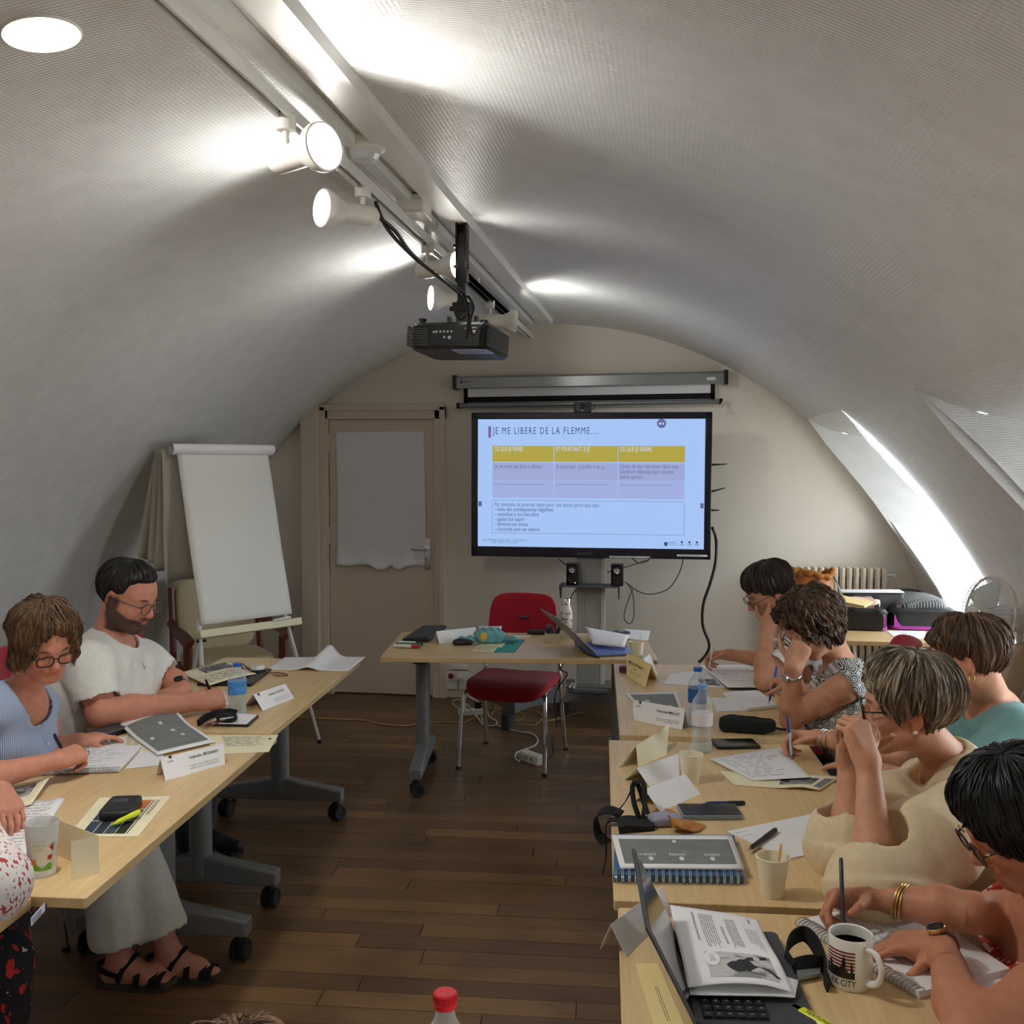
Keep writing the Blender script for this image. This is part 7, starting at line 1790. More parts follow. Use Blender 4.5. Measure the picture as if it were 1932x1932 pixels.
def relax(P, Fq, it=1, w=0.5):
 for _ in range(it):
  S = np.zeros_like(P); N = np.zeros(len(P))
  for i in range(4):
   a, b = Fq[:, i], Fq[:, (i + 1) % 4]
   np.add.at(S, a, P[b]); np.add.at(N, a, 1); np.add.at(S, b, P[a]); np.add.at(N, b, 1)
  P = P * (1 - w) + w * S / np.maximum(1, N)[:, None]
 return P
def np_obj(name, P, Fq, mats, parent, col=None):
 me = bpy.data.meshes.new(name)
 me.vertices.add(len(P)); me.vertices.foreach_set('co', np.asarray(P, np.float32).ravel())
 me.loops.add(len(Fq) * 4); me.loops.foreach_set('vertex_index', np.asarray(Fq, np.int32).ravel())
 me.polygons.add(len(Fq)); me.polygons.foreach_set('loop_start', np.arange(0, len(Fq) * 4, 4, dtype=np.int32))
 me.polygons.foreach_set('use_smooth', np.ones(len(Fq), bool))
 me.update(calc_edges=True); me.validate()
 me.materials.append(mats)
 if col is not None:
  at_ = me.color_attributes.new('Col', 'FLOAT_COLOR', 'POINT')
  at_.data.foreach_set('color', np.concatenate([col, np.ones((len(P), 1))], 1).astype(np.float32).ravel())
 o = bpy.data.objects.new(name, me); link_child(o, parent, True); return o
def skin_mat():
 m, nt, b = new_mat('skin')
 a = nt.nodes.new('ShaderNodeAttribute'); a.attribute_name = 'Col'
 tc = nt.nodes.new('ShaderNodeTexCoord'); nz = nt.nodes.new('ShaderNodeTexNoise'); nz.inputs['Scale'].default_value = 45; nz.inputs['Detail'].default_value = 4
 nt.links.new(tc.outputs['Object'], nz.inputs['Vector'])
 r = ramp(nt, [(0.3, (0.90, 0.87, 0.86)), (0.7, (1.06, 1.06, 1.06))]); nt.links.new(nz.outputs['Fac'], r.inputs['Fac'])
 mx = nt.nodes.new('ShaderNodeMix'); mx.data_type = 'RGBA'; mx.blend_type = 'MULTIPLY'; mx.inputs[0].default_value = 1
 nt.links.new(a.outputs['Color'], mx.inputs[6]); nt.links.new(r.outputs['Color'], mx.inputs[7]); nt.links.new(mx.outputs[2], b.inputs['Base Color'])
 b.inputs['Roughness'].default_value = 0.52; b.inputs['Specular IOR Level'].default_value = 0.35
 b.inputs['Subsurface Weight'].default_value = 0.12; b.inputs['Subsurface Radius'].default_value = (0.012, 0.005, 0.003); b.inputs['Subsurface Scale'].default_value = 0.6
 n2 = nt.nodes.new('ShaderNodeTexNoise'); n2.inputs['Scale'].default_value = 420; nt.links.new(tc.outputs['Object'], n2.inputs['Vector'])
 bp = nt.nodes.new('ShaderNodeBump'); bp.inputs['Strength'].default_value = 0.12; bp.inputs['Distance'].default_value = 0.002
 nt.links.new(n2.outputs['Fac'], bp.inputs['Height']); nt.links.new(bp.outputs['Normal'], b.inputs['Normal'])
 return m
M['skin'] = skin_mat()
def hair_mat(name, dark, mid, light, mix=0.5):
 m, nt, b = new_mat(name)
 uv = nt.nodes.new('ShaderNodeUVMap'); uv.uv_map = 'UVMap'
 mp = nt.nodes.new('ShaderNodeMapping'); mp.inputs['Scale'].default_value = (34, 1.3, 1); nt.links.new(uv.outputs['UV'], mp.inputs['Vector'])
 nz = nt.nodes.new('ShaderNodeTexNoise'); nz.inputs['Scale'].default_value = 2.2; nz.inputs['Detail'].default_value = 5; nt.links.new(mp.outputs['Vector'], nz.inputs['Vector'])
 mp2 = nt.nodes.new('ShaderNodeMapping'); mp2.inputs['Scale'].default_value = (5, 0.8, 1); nt.links.new(uv.outputs['UV'], mp2.inputs['Vector'])
 n2 = nt.nodes.new('ShaderNodeTexNoise'); n2.inputs['Scale'].default_value = 2; n2.inputs['Detail'].default_value = 2; nt.links.new(mp2.outputs['Vector'], n2.inputs['Vector'])
 ad = nt.nodes.new('ShaderNodeMath'); ad.operation = 'MULTIPLY_ADD'; nt.links.new(n2.outputs['Fac'], ad.inputs[0]); ad.inputs[1].default_value = mix; 
 s2 = nt.nodes.new('ShaderNodeMath'); s2.operation = 'MULTIPLY'; s2.inputs[1].default_value = 1 - mix; nt.links.new(nz.outputs['Fac'], s2.inputs[0]); nt.links.new(s2.outputs[0], ad.inputs[2])
 r = ramp(nt, [(0.36, dark), (0.5, mid), (0.62, light)]); nt.links.new(ad.outputs[0], r.inputs['Fac'])
 nt.links.new(r.outputs['Color'], b.inputs['Base Color'])
 b.inputs['Roughness'].default_value = 0.42; b.inputs['Specular IOR Level'].default_value = 0.4; b.inputs['Anisotropic'].default_value = 0.5
 bp = nt.nodes.new('ShaderNodeBump'); bp.inputs['Strength'].default_value = 0.35; bp.inputs['Distance'].default_value = 0.003
 nt.links.new(nz.outputs['Fac'], bp.inputs['Height']); nt.links.new(bp.outputs['Normal'], b.inputs['Normal'])
 return m
DH = np.array([-math.sin(YAW), math.cos(YAW), 0.0]); RH = np.array([math.cos(YAW), math.sin(YAW), 0.0])
def facing(az, el):
 a, e = math.radians(az), math.radians(el); f = -DH * math.cos(a) - RH * math.sin(a)
 return f * math.cos(e) + np.array([0, 0, math.sin(e)])
def unit(v): v = np.array(v, float); return v / max(1e-9, np.linalg.norm(v))
def keyed(keys, x):
 for (a, p), (b, q) in zip(keys, keys[1:]):
  if x <= b: t = (x - a) / max(1e-9, b - a); t = t * t * (3 - 2 * t); return p + (q - p) * t
 return keys[-1][1]
class Head:
 def __init__(s, c, az, el, roll=0.0, sc=1.0, full=1.0):
  s.c = np.array(c, float); s.s = sc; s.full = full
  f = facing(az, el); r = unit(np.cross(f, [0, 0, 1])); u = np.cross(r, f)
  a = math.radians(roll); r2 = r * math.cos(a) + u * math.sin(a); u2 = u * math.cos(a) - r * math.sin(a)
  s.R = np.stack([r2, f, u2], 1)
 def w(s, x, y, z): return s.c + s.R @ (np.array([x, y, z]) * s.s)
 def loc(s, P): return (P - s.c) @ s.R / s.s
 def mat4(s):
  R = s.R * s.s; return Matrix(((R[0, 0], R[0, 1], R[0, 2], s.c[0]), (R[1, 0], R[1, 1], R[1, 2], s.c[1]), (R[2, 0], R[2, 1], R[2, 2], s.c[2]), (0, 0, 0, 1)))
 def add(s, F):
  q = s.s; E = lambda c, r, k=0.02, op=1: F.ell(s.w(*c), np.array(r) * q, s.R, k * q, op)
  C = lambda a, b, r1, r2=None, k=0.012, op=1: F.cone(s.w(*a), s.w(*b), r1 * q, (r1 if r2 is None else r2) * q, k * q, op)
  j = s.full
  E((0, -0.012, 0.030), (0.076, 0.097, 0.086)); E((0, 0.028, -0.035), (0.060 * j, 0.064, 0.076), 0.03)
  E((0, 0.045, 0.035), (0.062, 0.046, 0.052), 0.03)
  E((0, 0.070, -0.094), (0.026 * j, 0.022, 0.020), 0.025)
  for m in (-1, 1):
   C((m * 0.050 * j, 0.0, -0.055), (m * 0.022, 0.066, -0.094), 0.022, 0.016, 0.03)
   E((m * 0.038 * j, 0.062, -0.026), (0.026, 0.026, 0.024), 0.025)
   C((m * 0.014, 0.088, 0.019), (m * 0.046, 0.072, 0.020), 0.010, 0.009, 0.014)
   F.ell(s.w(m * 0.032, 0.097, -0.001), np.array((0.017, 0.013, 0.011)) * q, s.R, 0.012 * q, -1)
   E((m * 0.032, 0.078, -0.001), (0.0145, 0.0135, 0.012), 0.004)
   C((m * 0.018, 0.090, 0.0065), (m * 0.046, 0.079, 0.005), 0.0045, 0.004, 0.006)
   E((m * 0.010, 0.100, -0.034), (0.0085, 0.010, 0.008), 0.008)
   E((m * 0.079, -0.010, -0.008), (0.009, 0.018, 0.031), 0.006)
   F.ell(s.w(m * 0.088, -0.006, -0.004), np.array((0.007, 0.009, 0.016)) * q, s.R, 0.005 * q, -1)
   E((m * 0.076, -0.004, -0.034), (0.006, 0.009, 0.009), 0.006)
  C((0, 0.089, 0.010), (0, 0.112, -0.028), 0.0085, 0.0105, 0.012); E((0, 0.108, -0.033), (0.0115, 0.011, 0.009), 0.008)
  E((0, 0.078, -0.060), (0.026, 0.020, 0.016), 0.014)
  C((-0.018, 0.088, -0.058), (0.018, 0.088, -0.058), 0.0055, None, 0.008); C((-0.013, 0.091, -0.0565), (0.013, 0.091, -0.0565), 0.006, None, 0.006)
  C((-0.016, 0.088, -0.069), (0.016, 0.088, -0.069), 0.0065, None, 0.008)
  C((-0.021, 0.0975, -0.0635), (0.021, 0.0975, -0.0635), 0.0025, None, 0.005, -1)
  return s
 def colour(s, P, C, sp):
  L = s.loc(P); x, y, z = np.abs(L[:, 0]), L[:, 1], L[:, 2]
  near = (np.abs(L) < 0.16).all(1)
  def mix(m, c): C[:] = C * (1 - m[:, None]) + np.array(c) * m[:, None]
  g = lambda cx, cy, cz, rx, ry, rz: np.exp(-(((x - cx) / rx) ** 2 + ((y - cy) / ry) ** 2 + ((z - cz) / rz) ** 2)) * near
  sk = np.array(sp['skin'])
  mix(0.5 * g(0.040, 0.07, -0.028, 0.022, 0.05, 0.02), sk * (1.08, 0.72, 0.70)); mix(0.45 * g(0.0, 0.11, -0.032, 0.014, 0.03, 0.014), sk * (1.05, 0.70, 0.68))
  mix(0.45 * g(0.082, -0.008, -0.01, 0.02, 0.03, 0.04), sk * (1.10, 0.62, 0.58))
  mix(0.8 * np.clip(2.2 * g(0, 0.095, -0.063, 0.019, 0.03, 0.0085) - 0.5, 0, 1), sp.get('lips', sk * (0.85, 0.45, 0.45)))
  mix(np.clip(2.6 * g(0.031, 0.085, -0.0045, 0.014, 0.03, 0.0036) - 0.7, 0, 1), (0.05, 0.035, 0.03))
  mix(0.85 * np.clip(2.4 * g(0.031, 0.088, 0.0225, 0.017, 0.03, 0.0045) - 0.5, 0, 1), sp.get('brow', (0.05, 0.035, 0.025)))
  if sp.get('beard'):
   jaw = np.clip((-0.030 - z - 0.55 * np.clip(0.060 - y, 0, 1) * 0 + 0.0) / 0.014, 0, 1) * np.clip((y + 0.028) / 0.02, 0, 1)
   side = np.clip((0.026 - np.abs(y - 0.004)) / 0.010, 0, 1) * np.clip((0.02 - z) / 0.02, 0, 1) * (x > 0.045)
   cheek = np.clip((x - 0.0) / 0.01, 0, 1)
   low = np.clip((-0.050 - z + 0.35 * (0.085 - y).clip(0, 0.1)) / 0.010, 0, 1) * np.clip((y + 0.030) / 0.02, 0, 1)
   mous = np.clip(2.2 * g(0.012, 0.098, -0.050, 0.018, 0.03, 0.0065) - 0.5, 0, 1)
   m = np.clip(np.maximum(np.maximum(low, side), mous), 0, 1) * near * (z > -0.125)
   lip = np.clip(2.2 * g(0, 0.095, -0.064, 0.017, 0.03, 0.0075) - 0.5, 0, 1)
   mix(0.90 * m * (1 - lip), (0.030, 0.022, 0.018))
def hand(F, wrist, d, n, thumb, size=1.0, curl=None, spread=0.0, th=(0.55, 0.75, 0.25), thcurl=25, fat=1.0):
 """d wrist-to-knuckle direction, n palm normal, thumb +1/-1 along d x n. Returns key points."""
 wrist = np.array(wrist, float); d = unit(d); n = np.array(n, float); n = unit(n - d * (n @ d)); t = np.cross(d, n) * thumb; s = size
 W = lambda a, b, c: wrist + (d * a + t * b + n * c) * s
 curl = curl or [(15, 25, 15)] * 4
 base = [(0.088, 0.029), (0.092, 0.009), (0.087, -0.011), (0.078, -0.030)]
 ln = [(0.042, 0.026, 0.020), (0.046, 0.029, 0.021), (0.043, 0.027, 0.020), (0.034, 0.021, 0.018)]
 rr = [0.0088, 0.0090, 0.0086, 0.0076]
 for k, (a, b) in enumerate(base):
  F.cone(W(0.0, b * 0.55, 0.0), W(a, b, -0.002), 0.0155 * s * fat, 0.0115 * s * fat, 0.016)
 F.cone(W(0.02, 0.012, 0.004), W(0.05, 0.026, 0.010), 0.016 * s * fat, 0.014 * s * fat, 0.018); F.cone(W(0.02, -0.02, 0.006), W(0.06, -0.026, 0.006), 0.014 * s * fat, 0.012 * s * fat, 0.018)
 tips = []
 for k, (a, b) in enumerate(base):
  p = W(a, b, -0.002); ang = 0.0; r = rr[k] * s * fat; fs = math.radians(spread * (1.2 - 0.8 * k))
  dd = d * math.cos(fs) + t * math.sin(fs)
  for j in range(3):
   ang += math.radians(curl[k][j]); v = dd * math.cos(ang) + n * math.sin(ang)
   q = p + v * ln[k][j] * s; r2 = r * (0.90 if j < 2 else 0.80)
   F.cone(p, q, r, r2, 0.0045); p, r = q, r2
  tips.append(p)
 p = W(0.022, 0.026, 0.008); v = unit(d * th[0] + t * th[1] + n * th[2]); r = 0.0115 * s * fat; w = unit(d * 0.75 + n * 0.55 - t * 0.25)
 tp = [p]
 for j, L in enumerate((0.040, 0.032, 0.026)):
  q = p + v * L * s; F.cone(p, q, r, r * 0.9, 0.010 if j == 0 else 0.0045); p = q; r *= 0.88
  c = math.radians(thcurl); v = unit(v * math.cos(c) + w * math.sin(c)); tp.append(p)
 return {'tips': tips, 'thumb': tp, 'palm': W(0.05, 0, 0.02), 'd': d, 'n': n, 't': t, 'W': W}
CURLS = {'write': [(48, 42, 22), (58, 52, 28), (66, 68, 34), (70, 72, 34)], 'rest': [(14, 24, 14), (18, 28, 16), (22, 30, 18), (26, 32, 18)], 'flat': [(6, 12, 8), (8, 14, 8), (8, 14, 8), (6, 14, 8)],
         'fist': [(72, 92, 50), (76, 94, 52), (78, 94, 52), (80, 92, 50)], 'clasp': [(52, 70, 34), (56, 72, 34), (58, 72, 34), (60, 70, 34)], 'support': [(40, 60, 40), (46, 64, 42), (50, 66, 42), (52, 66, 42)], 'drop': [(20, 28, 16), (26, 30, 18), (28, 32, 18), (24, 34, 18)]}
def fold_noise(seed, amp, scale=1.0):
 r = random.Random(seed); T = [(np.array([r.gauss(0, 1), r.gauss(0, 1), r.gauss(0, 0.6)]) * r.uniform(18, 38) * scale, r.uniform(0, 6.28), r.uniform(0.6, 1.0)) for _ in range(5)]
 def f(X, Y, Z):
  s = 0
  for w, p, a in T: s = s + a * np.sin(X * w[0] + Y * w[1] + Z * w[2] + p + 1.2 * np.sin(Z * 14 + X * 9 + p))
  return amp * (np.abs(s) * 0.6 - 0.8)
 return f
def hair(root, H, name_mat, theta, drop, thick=0.014, amp=0.004, waves=0.0, wfreq=3.0, curl=0.0, tilt=14, nphi=220, nt=44, locks=160, seed=1, grav=0.6, bulge=0.0, side=1.0, nape=0.0, flare=0.0, ragged=0.08):
 r = random.Random(seed); ph = [r.uniform(0, 6.28) for _ in range(16)]
 ct, st_ = math.cos(math.radians(tilt)), math.sin(math.radians(tilt))
 down_l = unit(H.R.T @ np.array([0, 0, -1.0])); down_l = unit(down_l * grav + np.array([0, 0, -1.0]) * (1 - grav))
 c0 = np.array([0, -0.012, 0.030]); rad = np.array([0.076, 0.097, 0.086])
 def base(phi, t, off=0.0):
  deg = abs((math.degrees(phi) + 180) % 360 - 180)
  thm = math.radians(keyed(theta, deg)); L = keyed(drop, deg) * (1 + ragged * math.sin(phi * 17 + ph[0]) + ragged * math.sin(phi * 39 + ph[1])); R0 = 0.095
  arc = thm * R0; tot = arc + L; s = t * tot
  th = min(s, arc) / R0; ex = max(0.0, s - arc)
  n = np.array([math.sin(th) * math.sin(phi), math.sin(th) * math.cos(phi), math.cos(th)])
  n = np.array([n[0], n[1] * ct - n[2] * st_, n[1] * st_ + n[2] * ct])
  strand = 0.5 * math.sin(phi * 31 + ph[2] + t * 2.0) + 0.3 * math.sin(phi * 57 + ph[3] - t * 3) + 0.35 * math.sin(phi * 13 + ph[4] + t * 4)
  k = thick * (0.75 + 0.25 * min(1, t * 4)) + amp * strand * min(1, t * 3) + bulge * math.sin(math.pi * min(1, t * 1.05)) + off
  k *= (1 - (1 - side) * math.exp(-((deg - 88) / 34) ** 2) * min(1, t * 1.8)) * (1 - nape * max(0, min(1, (deg - 80) / 60)) * t * t)
  k += waves * math.sin(t * wfreq * 6.28 + 2.0 * math.sin(phi * 3 + ph[5]) + ph[6] + phi * 2)
  if curl: k += curl * math.sin(t * 30 + 5 * math.sin(phi * 5 + ph[7])) * math.sin(phi * 11 + ph[8] + 3 * math.sin(t * 9)) * min(1, t * 2.5)
  end = max(0.0, (t - 0.86) / 0.14); k *= (1 - 0.75 * end ** 2)
  p = c0 + n * (rad + k)
  if ex > 0:
   tang = unit(down_l + n * flare); p = p + tang * ex
   if curl: p = p + np.array([math.sin(phi * 7 + t * 25 + ph[9]), math.cos(phi * 9 + t * 22 + ph[10]), 0]) * curl * 0.7
  return p
 mb = MB(); uv = []; Q = H.mat4()
 rows = [[base(2 * math.pi * i / nphi, j / nt) for i in range(nphi + 1)] for j in range(nt + 1)]
 inner = [[base(2 * math.pi * i / nphi, 0.995 - 0.10 * k) * 1.0 for i in range(nphi + 1)] for k in (0, 1)]
 inner = [[c0 + (p - c0) * (0.90 - 0.05 * k) for p in row] for k, row in enumerate(inner)]
 allr = rows + inner
 for j, row in enumerate(allr):
  for i, p in enumerate(row): mb.v.append(tuple(Q @ Vector(p))); uv.append((i / nphi, j / nt))
 w = nphi + 1
 for j in range(len(allr) - 1):
  for i in range(nphi): mb.f.append((j * w + i, (j + 1) * w + i, (j + 1) * w + i + 1, j * w + i + 1)); mb.m.append(0)
 for k in range(locks):
  phi = r.uniform(0, 2 * math.pi); t0 = r.uniform(0.05, 0.75); t1 = min(1.0, t0 + r.uniform(0.25, 0.5)) + r.uniform(0, 0.09); off = r.uniform(-0.001, 0.005); sw = r.uniform(-0.25, 0.25); b0 = len(mb.v); n = 9
  path = [base(phi + sw * (i / n) + curl * 6 * math.sin(i * 1.3 + k), lerp(t0, t1, i / n), off * (i / n) + 0.0006) for i in range(n + 1)]
  q = MB(); rr_ = [0.0034 * (1 - 0.85 * (i / n) ** 1.5) * (0.4 + 0.6 * min(1, i / 2)) for i in range(n + 1)]
  q.tube([Q @ Vector(p) for p in path], [x * H.s for x in rr_], 4, caps=False)
  mb.v += q.v; mb.f += [tuple(b0 + i for i in f) for f in q.f]; mb.m += [0] * len(q.f)
  uv += [(phi / 6.28 + 0.37 * (k % 7), lerp(t0, t1, (i // 4) / n)) for i in range(len(q.v))]
 mb.uv = uv
 return mb.build('hair', M[name_mat], root, world=True, smooth=180)
def spectacles(root, H, mat, w=0.024, h=0.017, r=0.0018, y=0.108, z=-0.003, round_=0.6):
 Q = H.mat4(); g = thing_part(root)
 mb = MB()
 for m in (-1, 1):
  pts = []
  for i in range(33):
   a = 2 * math.pi * i / 32; e = lambda v: math.copysign(abs(v) ** round_, v)
   pts.append((m * 0.033 + w * e(math.cos(a)), y - 0.10 * abs(m * 0.033 + w * math.cos(a)) ** 1.0 * 0.12, z + h * e(math.sin(a))))
  mb.tube(pts, r, 6, M=Q)
 mb.tube([(-0.010, y - 0.001, z + 0.004), (0, y + 0.002, z + 0.007), (0.010, y - 0.001, z + 0.004)], r, 6, M=Q)
 for m in (-1, 1):
  mb.tube(smooth_path([(m * (0.033 + w), y - 0.004, z + 0.006), (m * 0.070, y - 0.03, z + 0.008), (m * 0.082, 0.02, z + 0.008), (m * 0.084, -0.012, z + 0.006), (m * 0.080, -0.028, z - 0.02)], 4), r * 0.95, 6, M=Q)
 fr = mb.build('glasses', mat, root, world=True, smooth=180)
 for m in (-1, 1):
  L = MB(); n = 24; L.add([Q @ Vector((m * 0.033 + w * 0.97 * math.copysign(abs(math.cos(t)) ** round_, math.cos(t)), y - 0.0005, z + h * 0.97 * math.copysign(abs(math.sin(t)) ** round_, math.sin(t)))) for t in [2 * math.pi * i / n for i in range(n)]], [tuple(range(n))])
  L.build('lens', M['spec_lens'], fr, world=True, smooth=0)
 return fr
def thing_part(r): return r
M['spec_lens'] = M['window_glass']
def person(label, sp):
 """sp: dict of world points and looks. Returns root, head, hand info."""
 V3 = lambda v: np.array(v, float)
 H = Head(sp['head'], sp['az'], sp['el'], sp.get('roll', 0), sp.get('hs', 0.97), sp.get('full', 1.0))
 nb, pv = V3(sp['neck']), V3(sp['pelvis'])
 root = thing('person', label, 'person', (pv[0], pv[1], 0.0))
 bf = sp.get('fat', 1.0); af = sp.get('arm', 1.0)
 F = Field(); H.add(F)
 hb = H.w(0, -0.022, -0.065)
 F.cone(hb, nb, 0.050 * sp.get('nf', 1.0), 0.056 * sp.get('nf', 1.0), 0.03)
 SL, SR = V3(sp['sh_n']), V3(sp['sh_f'])
 lat = unit(SL - SR); mid = (SL + SR) / 2; up = unit(nb - pv); fw = unit(np.cross(lat, up)); fd = V3((*sp['face'], 0))
 if fw @ fd < 0: fw = -fw
 ch = mid * 0.8 + (pv + up * 0.33) * 0.2 - up * 0.10; ws = (ch + pv) / 2 + fw * 0.02 * bf
 torso = []
 tw = sp.get('tw', 0.085)
 for m in (-1, 1):
  torso += [(pv + lat * m * tw * 1.05, ws + lat * m * tw * 0.85, 0.118 * bf, 0.108 * bf), (ws + lat * m * tw * 0.85, ch + lat * m * tw, 0.108 * bf, 0.112 * bf), (ch + lat * m * tw, mid + lat * m * 0.10, 0.112 * bf, 0.062 * bf),
                  (nb - up * 0.03, (SL if m > 0 else SR) - up * 0.005, 0.052 * bf, 0.050 * af)]
  torso += [(ch + fw * 0.015, nb * 0.75 + mid * 0.25 - up * 0.035 + fw * 0.012, 0.118 * bf, 0.068 * bf)]
 if sp.get('bust'): torso += [(ch + lat * m * 0.075 + fw * 0.055 * sp['bust'] - up * 0.02, ch + lat * m * 0.075 + fw * 0.06 * sp['bust'] - up * 0.03, 0.072, 0.07)]
 if sp.get('belly'): torso += [(ws + fw * 0.07, ws + fw * 0.09 - up * 0.08, 0.15, 0.15)]
 for a, b, r1, r2 in torso: F.cone(a, b, r1, r2, 0.05)
 arms = []; boxes = []; info = {}
 for key, S in (('n', SL), ('f', SR)):
  E, W = V3(sp['el_' + key]), V3(sp['wr_' + key]); A = af
  F.cone(S, S * 0.5 + E * 0.5, 0.053 * A, 0.047 * A, 0.03).cone(S * 0.5 + E * 0.5, E, 0.047 * A, 0.038 * A, 0.02)
  hd = sp.get('hand_' + key)
  if hd:
   tgt = V3(hd['to'])
   if hd.get('pen'):
    i0 = hand(Field(), W, tgt - W, hd['n'], hd['thumb'], hd.get('size', 0.95), CURLS[hd['pose']], 3, hd.get('th', (0.55, 0.75, 0.25)), hd.get('thcurl', 25), hd.get('fat', 1.0))
    p0, p1 = V3(hd['pen'][0]), V3(hd['pen'][1]); g = (i0['tips'][0] + i0['thumb'][-1]) / 2; dl = p0 + unit(p1 - p0) * hd.get('grip', 0.034) - g
    W = W + dl; tgt = tgt + dl
   info[key] = hand(F, W, tgt - W, hd['n'], hd['thumb'], hd.get('size', 0.95), CURLS[hd['pose']], hd.get('spread', 3), hd.get('th', (0.55, 0.75, 0.25)), hd.get('thcurl', 25), hd.get('fat', 1.0))
   c = W + unit(tgt - W) * 0.07; boxes.append((np.minimum(c - 0.125, W - 0.02), np.maximum(c + 0.125, W + 0.02), sp.get('hh', 0.0033)))
  q = E * 0.7 + W * 0.3; F.cone(E, q, 0.038 * A, 0.043 * A, 0.02).cone(q, W, 0.043 * A, 0.0255 * A, 0.02)
  arms.append((S, E, W))
 legs = []
 for key, m in (('n', 1), ('f', -1)):
  hip = pv + lat * m * 0.09; kn = V3(sp.get('kn_' + key, (pv[0] + fd[0] * 0.42 + lat[0] * m * 0.10, pv[1] + fd[1] * 0.42 + lat[1] * m * 0.10, 0.50)))
  an = V3(sp.get('an_' + key, (kn[0] + fd[0] * 0.02, kn[1] + fd[1] * 0.02, 0.085)))
  F.cone(hip, kn, 0.085 * bf, 0.058, 0.04).cone(kn, kn * 0.6 + an * 0.4, 0.056, 0.053, 0.02).cone(kn * 0.6 + an * 0.4, an, 0.053, 0.037, 0.02)
  tf = V3((*sp.get('ft_' + key, sp['face']), 0)); tf = unit(tf)
  F.cone(an - tf * 0.03 - V3((0, 0, 0.045)), an + tf * 0.10 - V3((0, 0, 0.052)), 0.034, 0.030, 0.03).cone(an, an + tf * 0.09 - V3((0, 0, 0.045)), 0.036, 0.032, 0.03).cone(an + tf * 0.10 - V3((0, 0, 0.052)), an + tf * 0.155 - V3((0, 0, 0.062)), 0.031, 0.022, 0.02)
  legs.append((hip, kn, an, tf))
  if sp.get('bare_feet'):
   sd = np.cross(tf, [0, 0, 1])
   for i in range(5):
    b0 = an + tf * (0.135 - 0.006 * abs(i - 1)) + sd * (0.022 - 0.011 * i) - V3((0, 0, 0.066)); F.cone(b0, b0 + tf * (0.036 - 0.004 * i), 0.0105 - 0.0008 * i, 0.0085 - 0.0006 * i, 0.005)
   boxes.append((an + np.minimum(tf * 0.2, -tf * 0.09) - (0.075, 0.075, 0.10), an + np.maximum(tf * 0.2, -tf * 0.09) + (0.075, 0.075, 0.06), 0.0055))
 hc = H.w(0, 0, -0.01); boxes.append((hc - 0.16, hc + 0.16, sp.get('hd', 0.0042)))
 hcoarse = 0.0095
 P, Q = field_mesh(F, hcoarse); P = relax(P, Q, 1)
 for lo, hi, h in boxes:
  i = ((P > lo + hcoarse * 1.6) & (P < hi - hcoarse * 1.6)).all(1); Q = Q[~i[Q].all(1)]
 PS, QS = [P], [Q]; n = len(P)
 for lo, hi, h in boxes:
  p, q = field_mesh(F, h, (lo, hi)); p = relax(p, q, 1, 0.4) if len(p) else p
  PS.append(p); QS.append(q + n); n += len(p)
 P = np.concatenate(PS); Q = np.concatenate(QS)
 C = np.tile(np.array(sp['skin'], float), (len(P), 1)); H.colour(P, C, sp)
 for k, i in info.items():
  for j, tp in enumerate(i['tips'] + [i['thumb'][-1]]):
   d2 = ((P - tp) ** 2).sum(1); m = np.exp(-d2 / 0.011 ** 2) * 0.35; C = C * (1 - m[:, None]) + np.array(sp['skin']) * (1.12, 0.80, 0.78) * m[:, None]
 np_obj('body', P, Q, M['skin'], root, C)
 sh = sp['shirt']; G = Field(); ex = sh.get('ease', 0.012)
 for a, b, r1, r2 in torso: G.cone(a, b, r1 + ex, r2 + ex, 0.05)
 for (S, E, W), key in zip(arms, 'nf'):
  sl = sh['sleeve_' + key] if ('sleeve_' + key) in sh else sh['sleeve']
  if sl <= 0:
   G.cone(nb * 0.45 + S * 0.55, S - unit(E - S) * 0.01, 0.055 + ex * 0.6, 0.050 + ex * 0.4, 0.03)
   o_ = unit(S - nb); G.cone(S + o_ * 0.028 + unit(E - S) * 0.028, E + o_ * 0.02, 0.060 * af, 0.062 * af, 0.010, -1)
  else:
   full = np.linalg.norm(E - S); ea = sh.get('sease', 0.02)
   if sl <= 1.0:
    e = S + (E - S) * sl; G.cone(S, e, 0.056 * af + ea * 0.7, 0.046 * af + ea, 0.04, 1); u = unit(E - S)
    G.cone(e - u * 0.012, e + u * 0.1, 0.046 * af + 0.006, 0.046 * af + 0.008, 0.003, -1); G.cone(e + u * (0.046 * af + ea) * 0.75, e + u * 0.2, 0.046 * af + ea + 0.02, 0.2, 0.004, -1)
   else:
    e = E + (W - E) * (sl - 1.0); G.chain([S, S * 0.5 + E * 0.5, E, e], [0.056 * af + ea, 0.056 * af + ea * 1.5, 0.05 * af + ea * 1.7, 0.046 * af + ea * sh.get('cuff', 1.0)], 0.04); u = unit(W - E)
    G.cone(e - u * 0.02, e + u * 0.1, 0.042 * af + ea * sh.get('cuff', 1.0) * 0.8, 0.05 * af + ea, 0.003, -1)
 G.cone(nb + fw * sh.get('nfw', 0.02) - up * sh.get('ndrop', 0.01), (nb + up * 0.15 + fw * sh.get('nf', 0.05)) * 0.6 + H.w(0, -0.01, -0.05) * 0.4, sh.get('nr', 0.070), sh.get('nr', 0.070) + 0.012, 0.008, -1)
 if sh.get('vneck'): G.cone(nb + fw * 0.05 - up * 0.02, nb + fw * 0.13 - up * sh['vneck'], 0.045, 0.012, 0.006, -1)
 p, q = field_mesh(G, sh.get('h', 0.0065), None, fold_noise(sh.get('seed', 3), sh.get('fold', 0.0028), sh.get('fscale', 1.0)))
